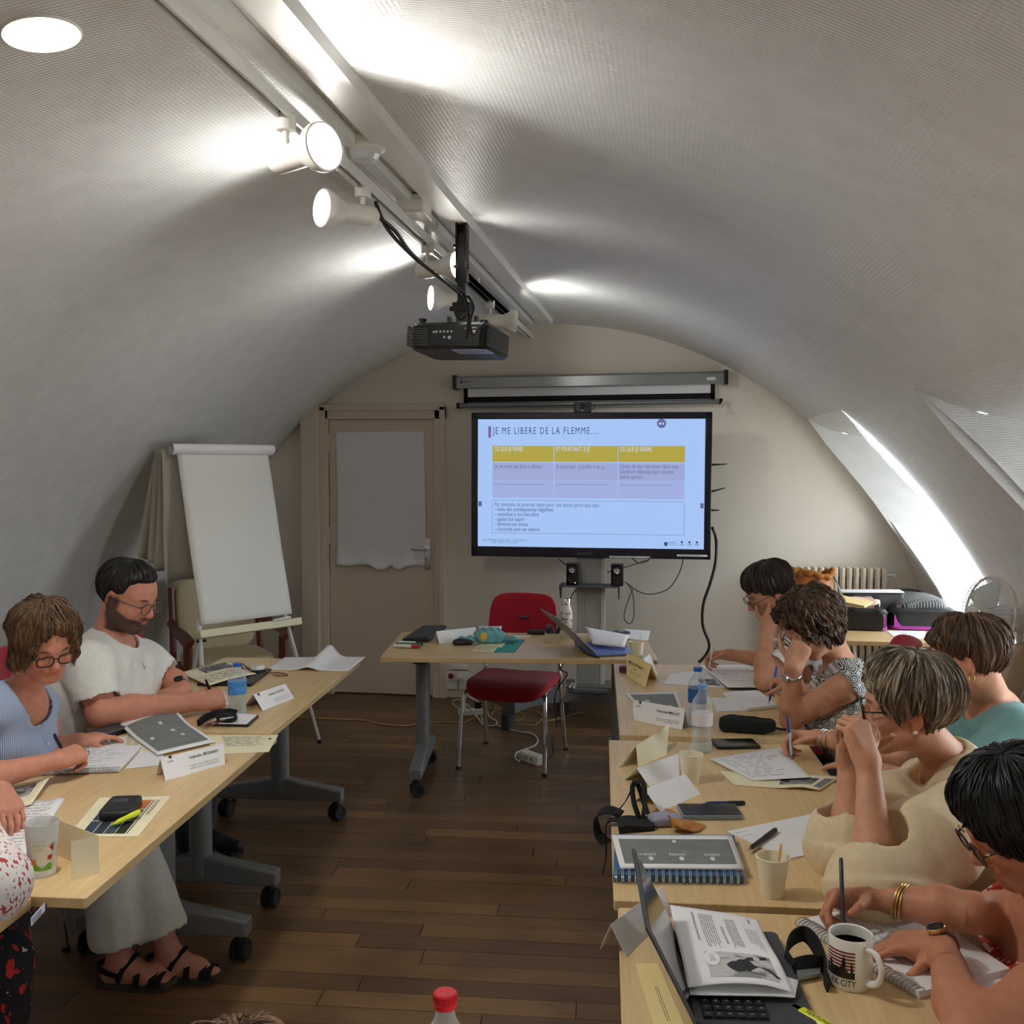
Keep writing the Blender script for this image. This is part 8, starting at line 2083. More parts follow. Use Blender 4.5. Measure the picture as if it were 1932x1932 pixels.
 p = relax(p, q, 1, 0.4)
 shirt = np_obj('shirt', p, q, M[sh['mat']], root)
 info['shirt'] = shirt
 tr = sp['trousers']; G = Field()
 for m in (-1, 1): G.cone(pv + lat * m * tw * 1.05, pv + lat * m * tw * 0.95 + up * 0.10, 0.127 * bf, 0.118 * bf, 0.05)
 for hip, kn, an, tf in legs:
  e = kn + (an - kn) * tr.get('len', 0.95); G.cone(hip, kn, 0.098 * bf, 0.072, 0.05).cone(kn, e, 0.070, tr.get('hem', 0.06), 0.03); u = unit(an - kn)
  G.cone(e - u * 0.02, e + u * 0.1, tr.get('hem', 0.06) - 0.017, tr.get('hem', 0.06) - 0.012, 0.004, -1); G.cone(e + u * (tr.get('hem', 0.06) * 0.72), e + u * 0.15, tr.get('hem', 0.06) * 1.0, 0.12, 0.004, -1)
 if tr.get('skirt'):
  k0, k1 = legs[0][1], legs[1][1]; G.cone(k0, k1, 0.085, 0.085, 0.05).cone(k0 - (0, 0, 0.12), k1 - (0, 0, 0.12), 0.08, 0.08, 0.06)
 p, q = field_mesh(G, tr.get('h', 0.010), None, fold_noise(11, 0.003)); p = relax(p, q, 1, 0.4)
 np_obj('skirt' if tr.get('skirt') else 'trousers', p, q, M[tr['mat']], root)
 if not sp.get('bare_feet'):
  for hip, kn, an, tf in legs:
   G = Field(); d = lambda a, z: an + tf * a - V3((0, 0, z))
   G.cone(d(-0.035, 0.042), d(0.08, 0.048), 0.043, 0.042, 0.02).cone(d(0.08, 0.048), d(0.165, 0.055), 0.042, 0.030, 0.02).cone(d(0.0, 0.0), d(0.06, 0.035), 0.046, 0.04, 0.03)
   G.cone(d(0.0, -0.02), d(-0.005, -0.12), 0.04, 0.05, 0.004, -1)
   p, q = field_mesh(G, 0.007, None); p[:, 2] = np.maximum(p[:, 2], 0.004)
   so = np_obj('shoe', p, q, M['shoe_' + sp.get('shoe', 'black')], root)
   sd = Vector(np.cross(tf, [0, 0, 1])); mbx = MB()
   for i in range(4):
    c = Vector(d(0.045 + 0.018 * i, 0.0)) + Vector((0, 0, 0.0)); zt = 0.085 - 0.045 + 0.047 - i * 0.006
    mbx.cyl((c.x - sd.x * 0.022, c.y - sd.y * 0.022, zt), (c.x + sd.x * 0.022, c.y + sd.y * 0.022, zt + 0.004), 0.003, seg=6)
   mbx.build('laces', M['black'], so, world=True)['kind'] = 'stuff'
   MB().prism([(q_[0], q_[1]) for q_ in [tuple((an + tf * a + np.cross(tf, [0, 0, 1]) * b)[:2]) for a, b in ((-0.08, -0.03), (-0.08, 0.03), (0.05, 0.045), (0.16, 0.04), (0.20, 0.0), (0.16, -0.04), (0.05, -0.042))]][::-1], 0.0005, 0.016, 0.003).build('sole', M['rubber'], so, world=True)
 info.update(H=H, up=up, fw=fw, lat=lat, nb=nb, ch=ch, mid=mid, root=root, legs=legs, arms=arms, pv=pv)
 return info
M['shoe_black'] = pm('shoe_black', srgb(26, 26, 28), 0.6, var=0.1)
# ------------------------------------------------------------------ the people round the tables
def cloth(name, col, rough=0.85, var=0.05, **k): M[name] = pm(name, col, rough, var=var, scale=k.get('scale', 60), bump=k.get('bump', 0.15), bscale=k.get('bscale', 700), sheen=0.1); return M[name]
def pattern_mat(name, kind, a, b, c=None, rot=(0, 0, 0), scale=1.0):
 m, nt, bs = new_mat(name)
 tc = nt.nodes.new('ShaderNodeTexCoord'); mp = nt.nodes.new('ShaderNodeMapping'); mp.inputs['Rotation'].default_value = rot; mp.inputs['Scale'].default_value = (scale,) * 3
 nt.links.new(tc.outputs['Object'], mp.inputs['Vector'])
 if kind == 'stripe':
  w = nt.nodes.new('ShaderNodeTexWave'); w.wave_type = 'BANDS'; w.bands_direction = 'X'; w.inputs['Scale'].default_value = 24; w.inputs['Distortion'].default_value = 0.6; w.inputs['Detail'].default_value = 1
  nt.links.new(mp.outputs['Vector'], w.inputs['Vector']); r = ramp(nt, [(0.25, a), (0.55, b)]); nt.links.new(w.outputs['Fac'], r.inputs['Fac']); out = r.outputs['Color']
 elif kind == 'hstripe':
  w = nt.nodes.new('ShaderNodeTexWave'); w.wave_type = 'BANDS'; w.bands_direction = 'X'; w.inputs['Scale'].default_value = 12
  nt.links.new(mp.outputs['Vector'], w.inputs['Vector']); r = ramp(nt, [(0.12, a), (0.22, b)]); nt.links.new(w.outputs['Fac'], r.inputs['Fac']); out = r.outputs['Color']
 elif kind == 'floral':
  v = nt.nodes.new('ShaderNodeTexVoronoi'); v.inputs['Scale'].default_value = 62; v.inputs['Randomness'].default_value = 0.9
  d = nt.nodes.new('ShaderNodeTexNoise'); d.inputs['Scale'].default_value = 120; d.inputs['Detail'].default_value = 3
  nt.links.new(mp.outputs['Vector'], d.inputs['Vector'])
  ad = nt.nodes.new('ShaderNodeMix'); ad.data_type = 'RGBA'; ad.inputs[0].default_value = 0.02; nt.links.new(mp.outputs['Vector'], ad.inputs[6]); nt.links.new(d.outputs['Color'], ad.inputs[7])
  nt.links.new(ad.outputs[2], v.inputs['Vector'])
  r = ramp(nt, [(0.0, a), (0.16, b), (0.22, a), (0.40, a), (0.46, b)]); nt.links.new(v.outputs['Distance'], r.inputs['Fac']); out = r.outputs['Color']
  r.color_ramp.interpolation = 'CONSTANT'
 elif kind == 'tile':
  mp.inputs['Scale'].default_value = (scale * 1.0,) * 3
  ck = nt.nodes.new('ShaderNodeVectorMath'); ck.operation = 'SCALE'; ck.inputs['Scale'].default_value = 27.0; nt.links.new(mp.outputs['Vector'], ck.inputs[0])
  fr = nt.nodes.new('ShaderNodeVectorMath'); fr.operation = 'FRACTION'; nt.links.new(ck.outputs[0], fr.inputs[0])
  su = nt.nodes.new('ShaderNodeVectorMath'); su.operation = 'SUBTRACT'; su.inputs[1].default_value = (0.5, 0.5, 0.5); nt.links.new(fr.outputs[0], su.inputs[0])
  sx = nt.nodes.new('ShaderNodeSeparateXYZ'); nt.links.new(su.outputs[0], sx.inputs[0])
  cb = nt.nodes.new('ShaderNodeCombineXYZ'); nt.links.new(sx.outputs['X'], cb.inputs['X']); nt.links.new(sx.outputs['Z'], cb.inputs['Y'])
  ln = nt.nodes.new('ShaderNodeVectorMath'); ln.operation = 'LENGTH'; nt.links.new(cb.outputs[0], ln.inputs[0])
  nz = nt.nodes.new('ShaderNodeTexNoise'); nz.inputs['Scale'].default_value = 260; nt.links.new(tc.outputs['Object'], nz.inputs['Vector'])
  mm = nt.nodes.new('ShaderNodeMath'); mm.operation = 'MULTIPLY_ADD'; mm.inputs[1].default_value = 0.05; nt.links.new(nz.outputs['Fac'], mm.inputs[0]); nt.links.new(ln.outputs['Value'], mm.inputs[2])
  r = ramp(nt, [(0.0, a), (0.13, b), (0.20, a), (0.30, b), (0.40, a), (0.50, b), (0.56, a)]); r.color_ramp.interpolation = 'CONSTANT'; nt.links.new(mm.outputs[0], r.inputs['Fac']); out = r.outputs['Color']
 elif kind == 'speck':
  v = nt.nodes.new('ShaderNodeTexNoise'); v.inputs['Scale'].default_value = 95; v.inputs['Detail'].default_value = 2; mp.inputs['Scale'].default_value = (scale, scale, scale * 0.6)
  nt.links.new(mp.outputs['Vector'], v.inputs['Vector']); r = ramp(nt, [(0.0, b), (0.36, b), (0.40, a), (0.62, a), (0.66, c or b)]); r.color_ramp.interpolation = 'CONSTANT'; nt.links.new(v.outputs['Fac'], r.inputs['Fac']); out = r.outputs['Color']
 nt.links.new(out, bs.inputs['Base Color']); bs.inputs['Roughness'].default_value = 0.85
 M[name] = m; return m
cloth('white_polo', srgb(222, 222, 214), bump=0.25); cloth('white_tee', srgb(226, 224, 218)); cloth('beige_linen', srgb(214, 196, 160), var=0.06); cloth('teal_top', srgb(112, 156, 156)); cloth('white_linen', srgb(214, 212, 204))
cloth('beige_trousers', srgb(206, 192, 166)); cloth('dark_jeans', srgb(44, 48, 62)); cloth('dark_trousers', srgb(40, 38, 42))
pattern_mat('blue_stripe', 'stripe', srgb(112, 132, 168), srgb(182, 196, 218), rot=(0, 0, math.radians(-71)), scale=2.2)
pattern_mat('sleeve_stripe', 'hstripe', srgb(110, 60, 58), srgb(226, 224, 218), rot=(0, math.radians(60), 0))
pattern_mat('tile_print', 'tile', srgb(206, 206, 200), srgb(38, 44, 54))
pattern_mat('red_floral', 'floral', srgb(222, 196, 176), srgb(178, 62, 50))
pattern_mat('white_floral', 'speck', srgb(222, 216, 212), srgb(170, 70, 70), srgb(150, 120, 150))
pattern_mat('dark_floral', 'speck', srgb(22, 20, 26), srgb(190, 40, 36), srgb(180, 180, 180), scale=0.35)
M['hair_brown'] = hair_mat('hair_brown', srgb(50, 34, 20), srgb(82, 58, 34), srgb(118, 86, 50))
M['hair_black'] = hair_mat('hair_black', srgb(16, 14, 13), srgb(24, 21, 19), srgb(40, 35, 31))
M['hair_jet'] = hair_mat('hair_jet', srgb(9, 9, 10), srgb(14, 14, 15), srgb(24, 24, 26))
M['hair_darkbrown'] = hair_mat('hair_darkbrown', srgb(28, 20, 16), srgb(42, 31, 25), srgb(70, 54, 44))
M['hair_curly'] = hair_mat('hair_curly', srgb(36, 24, 17), srgb(70, 48, 33), srgb(120, 88, 60))
M['hair_ash'] = hair_mat('hair_ash', srgb(58, 50, 42), srgb(104, 92, 74), srgb(196, 182, 152), 0.45)
M['hair_chestnut'] = hair_mat('hair_chestnut', srgb(46, 32, 24), srgb(78, 56, 40), srgb(128, 96, 66))
M['hair_blond'] = hair_mat('hair_blond', srgb(60, 42, 28), srgb(98, 70, 46), srgb(150, 114, 78))
SK = np.array(srgb(206, 152, 122)); SK2 = np.array(srgb(196, 142, 112)); SKD = np.array(srgb(188, 128, 98)); SKR = np.array(srgb(200, 138, 114))
M['spec_black'] = pm('glasses_black', srgb(20, 20, 22), 0.25); M['spec_tort'] = pm('glasses_tortoise', srgb(60, 38, 26), 0.25, var=0.6, scale=90); M['spec_grey'] = pm('glasses_grey', srgb(70, 66, 66), 0.3, var=0.4, scale=80)
def zset(v, z): v = Vector(v); return Vector((v.x, v.y, z))
TZ = ZT_
def held_pen(label, info, key, tip, up_to, body, cap=None, r=0.0042):
 return pen(label, tip, up_to, r, body, cap)
def watch(root, c, axis, normal, r, face, strap, case='steel', rf=0.017):
 axis = unit(axis); n = np.array(normal, float); n = unit(n - axis * (n @ axis)); t = np.cross(n, axis)
 Q = frame(c, t, n, axis)
 b = MB(); b.strap([(r * math.sin(a), r * math.cos(a), 0) for a in [2 * math.pi * i / 24 for i in range(25)]], (0, 0, 1), rf * 1.05, 0.003, M=Q)
 w = b.build('watch_strap', M[strap], root, world=True, smooth=180)
 Qf = Q @ frame((0, r + 0.001, 0), (1, 0, 0), (0, 0, 1), (0, 1, 0))
 MB().lathe([(rf, 0), (rf, 0.006), (rf * 0.92, 0.0078), (rf * 0.9, 0.0062), (0.0005, 0.0062)], 24, M=Qf).build('watch_case', M[case], w, world=True)
 MB().lathe([(rf * 0.92, 0.0070), (0.0005, 0.0070)], 24, M=Qf).box((0.003, 0.003, 0.0073), (0.001, rf * 0.9, 0.0003), M=Qf).build('watch_face', M[face], w, world=True)
 return w
def ring(root, c, axis, r, mat, th=0.0018, name='bracelet', n=1, gap=0.004, wob=0.0):
 axis = unit(axis); x = unit(np.cross(axis, [0.3, 0.2, 0.9])); y = np.cross(axis, x)
 for k in range(n):
  o = np.array(c) + axis * (k - (n - 1) / 2) * gap
  MB().tube([o + (x * math.cos(a) + y * math.sin(a)) * (r + wob * math.sin(3 * a + k)) + axis * wob * math.sin(2 * a + k) for a in [2 * math.pi * i / 28 for i in range(29)]], th, 6).build(name, M[mat], root, world=True, smooth=180)
# ---- man in white polo
PEN_MAN = (at(408, 1330, TZ + 0.003), at(388, 1282, TZ + 0.125))
PEN_BLUE = (at(136, 1447, TZ + 0.0135), at(102, 1384, TZ + 0.130))
PEN_R1 = (at(1336, 1266, TZ + 0.020), at(1346, 1218, TZ + 0.145))
PEN_R2 = (at(1450, 1330, TZ + 0.0165), at(1466, 1257, TZ + 0.155))
PEN_R3 = (at(1494, 1433, TZ + 0.010), at(1487, 1352, TZ + 0.140))
PEN_R5 = (at(1592, 1781, TZ + 0.0145), at(1587, 1618, TZ + 0.152))
def man_polo():
 wrn = at(338, 1332, TZ + 0.052); wrf = at(345, 1300, TZ + 0.055)
 sp = dict(head=pt(241, 1124, 4.0), az=-72, el=-20, roll=0, hs=1.10, full=1.16, nf=1.28, neck=pt(206, 1215, 4.06), pelvis=zset(pt(120, 1400, 4.12), 0.57),
              sh_n=pt(166, 1252, 3.84), sh_f=pt(272, 1248, 4.30), el_n=at(190, 1345, TZ + 0.065), el_f=at(320, 1283, TZ + 0.07), wr_n=wrn, wr_f=wrf, face=(1, 0.02), fat=1.32, arm=1.28, belly=1, tw=0.10,
              hand_n=dict(pen=PEN_MAN, grip=0.045, to=at(412, 1318, TZ + 0.055), n=(-0.25, 0.55, -0.75), thumb=1, pose='write', size=1.06, fat=1.15), hand_f=dict(to=at(300, 1316, TZ + 0.045), n=(0, 0.1, -1), thumb=-1, pose='rest', size=1.05, fat=1.15),
              skin=SKR, beard=True, brow=(0.02, 0.015, 0.012), shirt=dict(mat='white_polo', sleeve=0.80, sease=0.026, ease=0.016, nr=0.078, nfw=0.03, ndrop=0.005, vneck=0.08, fold=0.005, seed=5, h=0.0065, fscale=0.7), trousers=dict(mat='dark_jeans'),
              an_n=(-1.12, 4.02, 0.085), an_f=(-1.18, 4.22, 0.085), kn_n=(-1.13, 3.96, 0.52), kn_f=(-1.15, 4.22, 0.52))
 i = person('man in a white polo shirt with dark beard and glasses, writing', sp); H = i['H']; root = i['root']
 hair(root, H, 'hair_black', [(0, 66), (35, 66), (52, 72), (66, 94), (78, 97), (92, 93), (104, 124), (125, 146), (180, 152)], [(0, 0.003), (60, 0.002), (180, 0.003)], 0.017, 0.0025, tilt=8, side=0.35, nape=0.6, locks=200, seed=4, bulge=0.004, ragged=0.05)
 spectacles(root, H, M['spec_grey'], 0.024, 0.019, 0.0018, y=0.110, round_=0.8)
 nb, up, fw, lat = i['nb'], i['up'], i['fw'], i['lat']
 pts = []
 for k in range(25):
  a = lerp(-2.55, 2.55, k / 24); d = -fw * math.cos(a) + lat * math.sin(a)
  pts.append(nb + d * 0.100 + up * (0.036 - 0.070 * (abs(a) / 2.55) ** 3) + fw * (0.03 + 0.045 * (abs(a) / 2.55) ** 3))
 MB().strap([Vector(p) for p in pts], [Vector(up * 0.8 - (-fw * math.cos(lerp(-2.55, 2.55, k / 24)) + lat * math.sin(lerp(-2.55, 2.55, k / 24))) * 0.6) for k in range(25)], 0.058, 0.005).build('collar', M['white_polo'], root, world=True, smooth=60)
 sv = np.array([v.co for v in i['shirt'].data.vertices])
 def on_shirt(p, d):
  q = p + d * np.clip(((sv - p) @ d), None, None).max() * 0 if False else None
  v = sv - p; a = v @ d; r2 = (v ** 2).sum(1) - a ** 2; m = (r2 < 0.012 ** 2) & (a > 0)
  return p + d * (a[m].max() if m.any() else 0.14)
 s0 = on_shirt(i['ch'] + up * 0.05, fw); s1 = on_shirt(i['ch'] - up * 0.02, fw)
 MB().strap([Vector(s0 + fw * 0.002), Vector((s0 + s1) / 2 + fw * 0.003), Vector(s1 + fw * 0.001)], Vector(lat), 0.012, 0.003).build('placket', M['black_matt'], root, world=True)
 c = on_shirt(i['ch'] + up * 0.02 - lat * 0.085, fw); Q = frame(Vector(c + fw * 0.004), Vector(lat), Vector(up))
 lg = MB().text('ADERE', 0.012, Q @ Matrix.Translation((0, 0.012, 0)), 'CENTER').text('CLUB', 0.016, Q @ Matrix.Translation((0, -0.004, 0)), 'CENTER').text('SPORTIF', 0.010, Q @ Matrix.Translation((0, -0.016, 0)), 'CENTER').build('chest_print', M['ink_grey'], root, world=True, smooth=0)
 lg['kind'] = 'stuff'
 W, E = np.array(wrf), np.array(sp['el_f']); watch(root, W + (E - W) * 0.16, W - E, (0.3, -0.6, 0.9), 0.037, 'black_gloss', 'black', 'black', 0.019)
 pen('light pen in the fist of the man in white polo', *PEN_MAN, 0.0042, 'white_plastic', 'black')
man_polo()
# ---- woman in blue stripes
def woman_blue():
 wr = at(62, 1456, TZ + 0.045)
 sp = dict(head=pt(84, 1208, 3.22), az=-44, el=-26, roll=-4, hs=0.98, neck=pt(42, 1312, 3.30), pelvis=zset(pt(-20, 1500, 3.42), 0.57), sh_n=pt(-42, 1345, 3.14), sh_f=pt(72, 1330, 3.54),
              el_n=at(-70, 1480, TZ + 0.05), wr_n=wr, el_f=pt(92, 1420, 3.52), wr_f=at(150, 1398, TZ + 0.03), face=(0.98, -0.1), fat=0.98, bust=0.8, arm=1.0,
              hand_n=dict(pen=PEN_BLUE, to=at(126, 1432, TZ + 0.05), n=(-0.2, 0.5, -0.8), thumb=1, pose='write', size=0.95), hand_f=dict(to=at(190, 1390, TZ + 0.03), n=(0, 0, -1), thumb=-1, pose='rest', size=0.9),
              skin=SKR, brow=(0.10, 0.06, 0.04), shirt=dict(mat='blue_stripe', sleeve=0.0, ease=0.014, nr=0.074, nfw=0.03, ndrop=0.02, vneck=0.0, nf=0.02, fold=0.0028, seed=8, h=0.0062),
              trousers=dict(mat='white_linen', len=0.78, hem=0.088, h=0.0075), bare_feet=True,
              kn_n=zset(pt(196, 1566, 3.36), 0.50), kn_f=zset(pt(240, 1556, 3.48), 0.50), an_n=at(226, 1812, 0.085), an_f=at(318, 1800, 0.085), ft_n=(1, 0.05), ft_f=(1, 0.10))
 i = person('woman in a sleeveless blue striped shirt and white trousers, writing', sp); H, root = i['H'], i['root']
 hair(root, H, 'hair_brown', [(0, 70), (20, 74), (40, 92), (65, 104), (100, 106), (180, 110)], [(0, 0.010), (22, 0.020), (45, 0.055), (70, 0.085), (100, 0.09), (180, 0.085)], 0.020, 0.006, waves=0.006, wfreq=1.5, curl=0.003, tilt=12, locks=320, seed=9, grav=0.75, bulge=0.010, flare=0.12)
 spectacles(root, H, M['spec_black'], 0.0255, 0.0185, 0.0022, y=0.110, round_=0.7)
 ch, fw, lat, up = i['ch'], i['fw'], i['lat'], i['up']
 sv = np.array([v.co for v in i['shirt'].data.vertices])
 def on(p):
  v = sv - p; a = v @ fw; r2 = (v ** 2).sum(1) - a ** 2; m = (r2 < 0.012 ** 2) & (a > 0); return p + fw * (a[m].max() if m.any() else 0.13)
 for s in (-1, 1):
  MB().sheet(lambda u, v: on(ch + lat * (s * 0.075 + (u - 0.5) * 0.10) - up * (0.045 + 0.045 * v * (1 - 0.35 * abs(2 * u - 1) ** 2))) + fw * 0.003, 8, 5, 0.003).build('pocket_flap', M['blue_stripe'], root, world=True, smooth=180)
 for k in range(4):
  c = on(ch + up * (0.05 - 0.055 * k)); MB().ell(c + fw * 0.003, (0.005, 0.005, 0.005)).build('button', M['white_plastic'], root, world=True)
 t = i['n']; ring(root, t['W'](0.104, -0.011, 0.006), t['d'] * 0.6 + t['n'] * 0.7, 0.0098, 'steel', 0.0018, 'finger_ring')
 MB().ell(t['W'](0.100, -0.011, -0.012), (0.009, 0.009, 0.006)).build('ring_stone', M['chrome'], root, world=True)
 pen('dark pen with a red grip held by the woman in blue stripes', *PEN_BLUE, 0.0046, 'pen_red', 'black')
 for hip, kn, an, tf in i['legs']:
  sd = np.cross(tf, [0, 0, 1]); B = MB(); P2 = lambda a, b, z: Vector(an + tf * a + sd * b - np.array([0, 0, 0.085 - z]))
  out = [(-0.085, 0.0), (-0.07, -0.032), (0.02, -0.036), (0.11, -0.047), (0.17, -0.036), (0.197, 0.0), (0.17, 0.038), (0.11, 0.045), (0.02, 0.036), (-0.07, 0.032)]
  n = len(out); lift = lambda a: 0.02 * max(0, (a - 0.10) / 0.1) ** 2
  vs = [P2(a, b, 0.002 + lift(a)) for a, b in out] + [P2(a, b, 0.020 + lift(a)) for a, b in out]
  B.add(vs, [tuple(range(n)), tuple(range(2 * n - 1, n - 1, -1))] + [(k, n + k, n + (k + 1) % n, (k + 1) % n) for k in range(n)])
  so = B.build('sandal_sole', pm('sandal_sole', srgb(62, 56, 46), 0.7, var=0.1), root, world=True, smooth=0)
  st = M['black_matt']
  arch = lambda a, w, top, z0=0.02: [P2(a + 0.0, w * math.cos(t) * 1.0, z0 + (top - z0) * math.sin(t)) for t in [math.pi * q / 12 for q in range(13)]]
  for a, w, top in ((0.075, 0.047, 0.075), (0.125, 0.046, 0.055), (0.145, 0.044, 0.050)): MB().strap(arch(a, w, top), Vector(tf), 0.020, 0.004).build('strap', st, root, world=True)
  MB().strap(smooth_path([P2(0.01, -0.040, 0.03), P2(0.03, -0.040, 0.075), P2(0.055, -0.012, 0.105), P2(0.06, 0.0, 0.108), P2(0.055, 0.012, 0.105), P2(0.03, 0.040, 0.075), P2(0.01, 0.040, 0.03)], 5), Vector(tf), 0.016, 0.004).build('strap', st, root, world=True)
  MB().strap(smooth_path([P2(0.02, -0.041, 0.05), P2(-0.03, -0.040, 0.062), P2(-0.067, -0.02, 0.068), P2(-0.074, 0.0, 0.068), P2(-0.067, 0.02, 0.068), P2(-0.03, 0.040, 0.062), P2(0.02, 0.041, 0.05)], 5), (0, 0, 1), 0.018, 0.004).build('strap', st, root, world=True)
woman_blue()
# ---- person at the left picture edge
def person_left_edge():
 sp = dict(head=pt(-215, 1210, 2.55), az=-65, el=-25, neck=pt(-235, 1330, 2.58), pelvis=zset(pt(-330, 1600, 2.66), 0.57), sh_n=pt(-165, 1420, 2.40), sh_f=pt(-235, 1390, 2.80),
              el_n=at(-18, 1668, TZ + 0.062), wr_n=at(-62, 1560, TZ + 0.035), el_f=pt(-110, 1500, 2.86), wr_f=pt(0, 1492, 2.80), face=(0.99, 0.05), bust=0.6,
              hand_n=dict(to=at(-60, 1520, TZ + 0.03), n=(0, 0, -1), thumb=1, pose='rest', size=0.9), hand_f=dict(to=at(36, 1556, TZ + 0.03), n=(-0.75, 0.3, -0.6), thumb=-1, pose='drop', size=0.95),
              skin=SKR, shirt=dict(mat='white_floral', sleeve=1.0, sleeve_n=1.25, sleeve_f=0.7, sease=0.016, nr=0.075, seed=14), trousers=dict(mat='dark_floral', skirt=True, len=0.45, hem=0.08), hd=0.006,
              kn_n=zset(pt(-15, 1740, 2.50), 0.50), kn_f=zset(pt(-10, 1700, 2.75), 0.50), an_n=at(-40, 1990, 0.085), an_f=at(-30, 1950, 0.085))
 i = person('person in a white flowered blouse cut off by the left picture edge', sp)
 hair(i['root'], i['H'], 'hair_chestnut', [(0, 45), (60, 85), (180, 105)], [(0, 0.01), (60, 0.05), (180, 0.05)], 0.014, 0.004, locks=60, seed=2)
 W, E = np.array(sp['wr_f']), np.array(sp['el_f']); ring(i['root'], W + (E - W) * 0.10, W - E, 0.031, 'gold', 0.0022, 'bracelet')
person_left_edge()
# ---- R1: farthest right
def person_far_right():
 hd = pt(1450, 1114, 4.65)
 sp = dict(head=hd, az=84, el=-30, roll=6, hs=1.0, neck=pt(1496, 1184, 4.72), pelvis=zset(pt(1590, 1330, 4.74), 0.57), sh_n=pt(1512, 1222, 4.50), sh_f=pt(1500, 1212, 4.92),
              el_n=at(1440, 1285, TZ + 0.05), wr_n=pt(1447, 1186, 4.52), el_f=at(1478, 1252, TZ + 0.06), wr_f=at(1396, 1250, TZ + 0.055), face=(-0.99, -0.06), bust=0.4,
              hand_n=dict(to=pt(1462, 1148, 4.54), n=(0.25, 1, 0.3), thumb=1, pose='support', size=0.92), hand_f=dict(pen=PEN_R1, to=at(1340, 1250, TZ + 0.05), n=(0.3, -0.35, -0.85), thumb=1, pose='write', size=0.95),
              skin=SK2, shirt=dict(mat='white_tee', sleeve=0.62, sease=0.022, nr=0.072, seed=21, fold=0.003), trousers=dict(mat='dark_jeans'))
 i = person('dark-haired person in a white tee leaning on one hand, farthest right', sp); H, root = i['H'], i['root']
 hair(root, H, 'hair_darkbrown', [(0, 78), (40, 82), (62, 94), (80, 104), (95, 104), (112, 126), (140, 142), (180, 148)], [(0, 0.026), (40, 0.022), (70, 0.014), (180, 0.014)], 0.020, 0.005, waves=0.003, wfreq=1.2, tilt=10, locks=240, seed=31, grav=0.3, bulge=0.008, ragged=0.2)
 spectacles(root, H, M['spec_tort'], 0.022, 0.015, 0.0016, y=0.110)
 S, E, W = i['arms'][0]
 G = Field(); a, b = S + (E - S) * 0.30, S + (E - S) * 0.60
 for k in range(3):
  c = lerp(a, b, k / 2.6); u = unit(E - S); ring(root, c, u, 0.0745 - 0.004 * k, 'stripe_red', 0.0030, 'sleeve_stripe')
 pen('white pen held by the dark-haired person farthest right', *PEN_R1, 0.0042, 'white_plastic', 'white_plastic')
M['stripe_red'] = cloth('stripe_red', srgb(120, 62, 60))
person_far_right()
# ---- R2: curly hair
def woman_curly():
 sp = dict(head=pt(1530, 1176, 3.74), az=78, el=-42, roll=4, hs=0.98, neck=pt(1590, 1262, 3.82), pelvis=zset(pt(1672, 1420, 3.84), 0.57), sh_n=pt(1598, 1292, 3.62), sh_f=pt(1560, 1296, 4.02),
              el_n=at(1492, 1358, TZ + 0.048), wr_n=pt(1497, 1258, 3.66), el_f=at(1518, 1330, TZ + 0.06), wr_f=at(1480, 1320, TZ + 0.06), face=(-0.99, -0.06), bust=0.8, arm=1.0,
              hand_n=dict(to=pt(1516, 1206, 3.66), n=(0.15, 1, 0.25), thumb=1, pose='support', size=0.95), hand_f=dict(pen=PEN_R2, grip=0.045, to=at(1440, 1310, TZ + 0.06), n=(0.4, -0.2, -0.85), thumb=1, pose='write', size=0.92),
              skin=SK, shirt=dict(mat='tile_print', sleeve=0.0, ease=0.013, nr=0.072, nfw=0.03, ndrop=0.02, vneck=0.08, fold=0.003, seed=33), trousers=dict(mat='dark_trousers'))
 i = person('woman with curly brown hair and sleeveless black and white top, hand on brow', sp); H, root = i['H'], i['root']
 hair(root, H, 'hair_curly', [(0, 68), (30, 74), (55, 94), (80, 104), (120, 114), (180, 120)], [(0, 0.012), (40, 0.022), (70, 0.070), (110, 0.095), (180, 0.095)], 0.022, 0.006, waves=0.006, wfreq=2.2, curl=0.0085, tilt=10, locks=420, seed=41, grav=0.5, bulge=0.012, nt=60)
 spectacles(root, H, M['spec_black'], 0.023, 0.016, 0.0018, y=0.110)
 S, E, W = i['arms'][0]; d = unit(W - E)
 w = watch(root, W - d * 0.035, d, (-0.75, -0.6, 0.1), 0.0315, 'watch_white', 'chrome', 'chrome', 0.016)
 pen('blue pen held by the woman with curly hair', *PEN_R2, 0.0046, 'blue_plastic', 'blue_plastic')
M['watch_white'] = pm('watch_white', srgb(205, 208, 200), 0.3)
woman_curly()
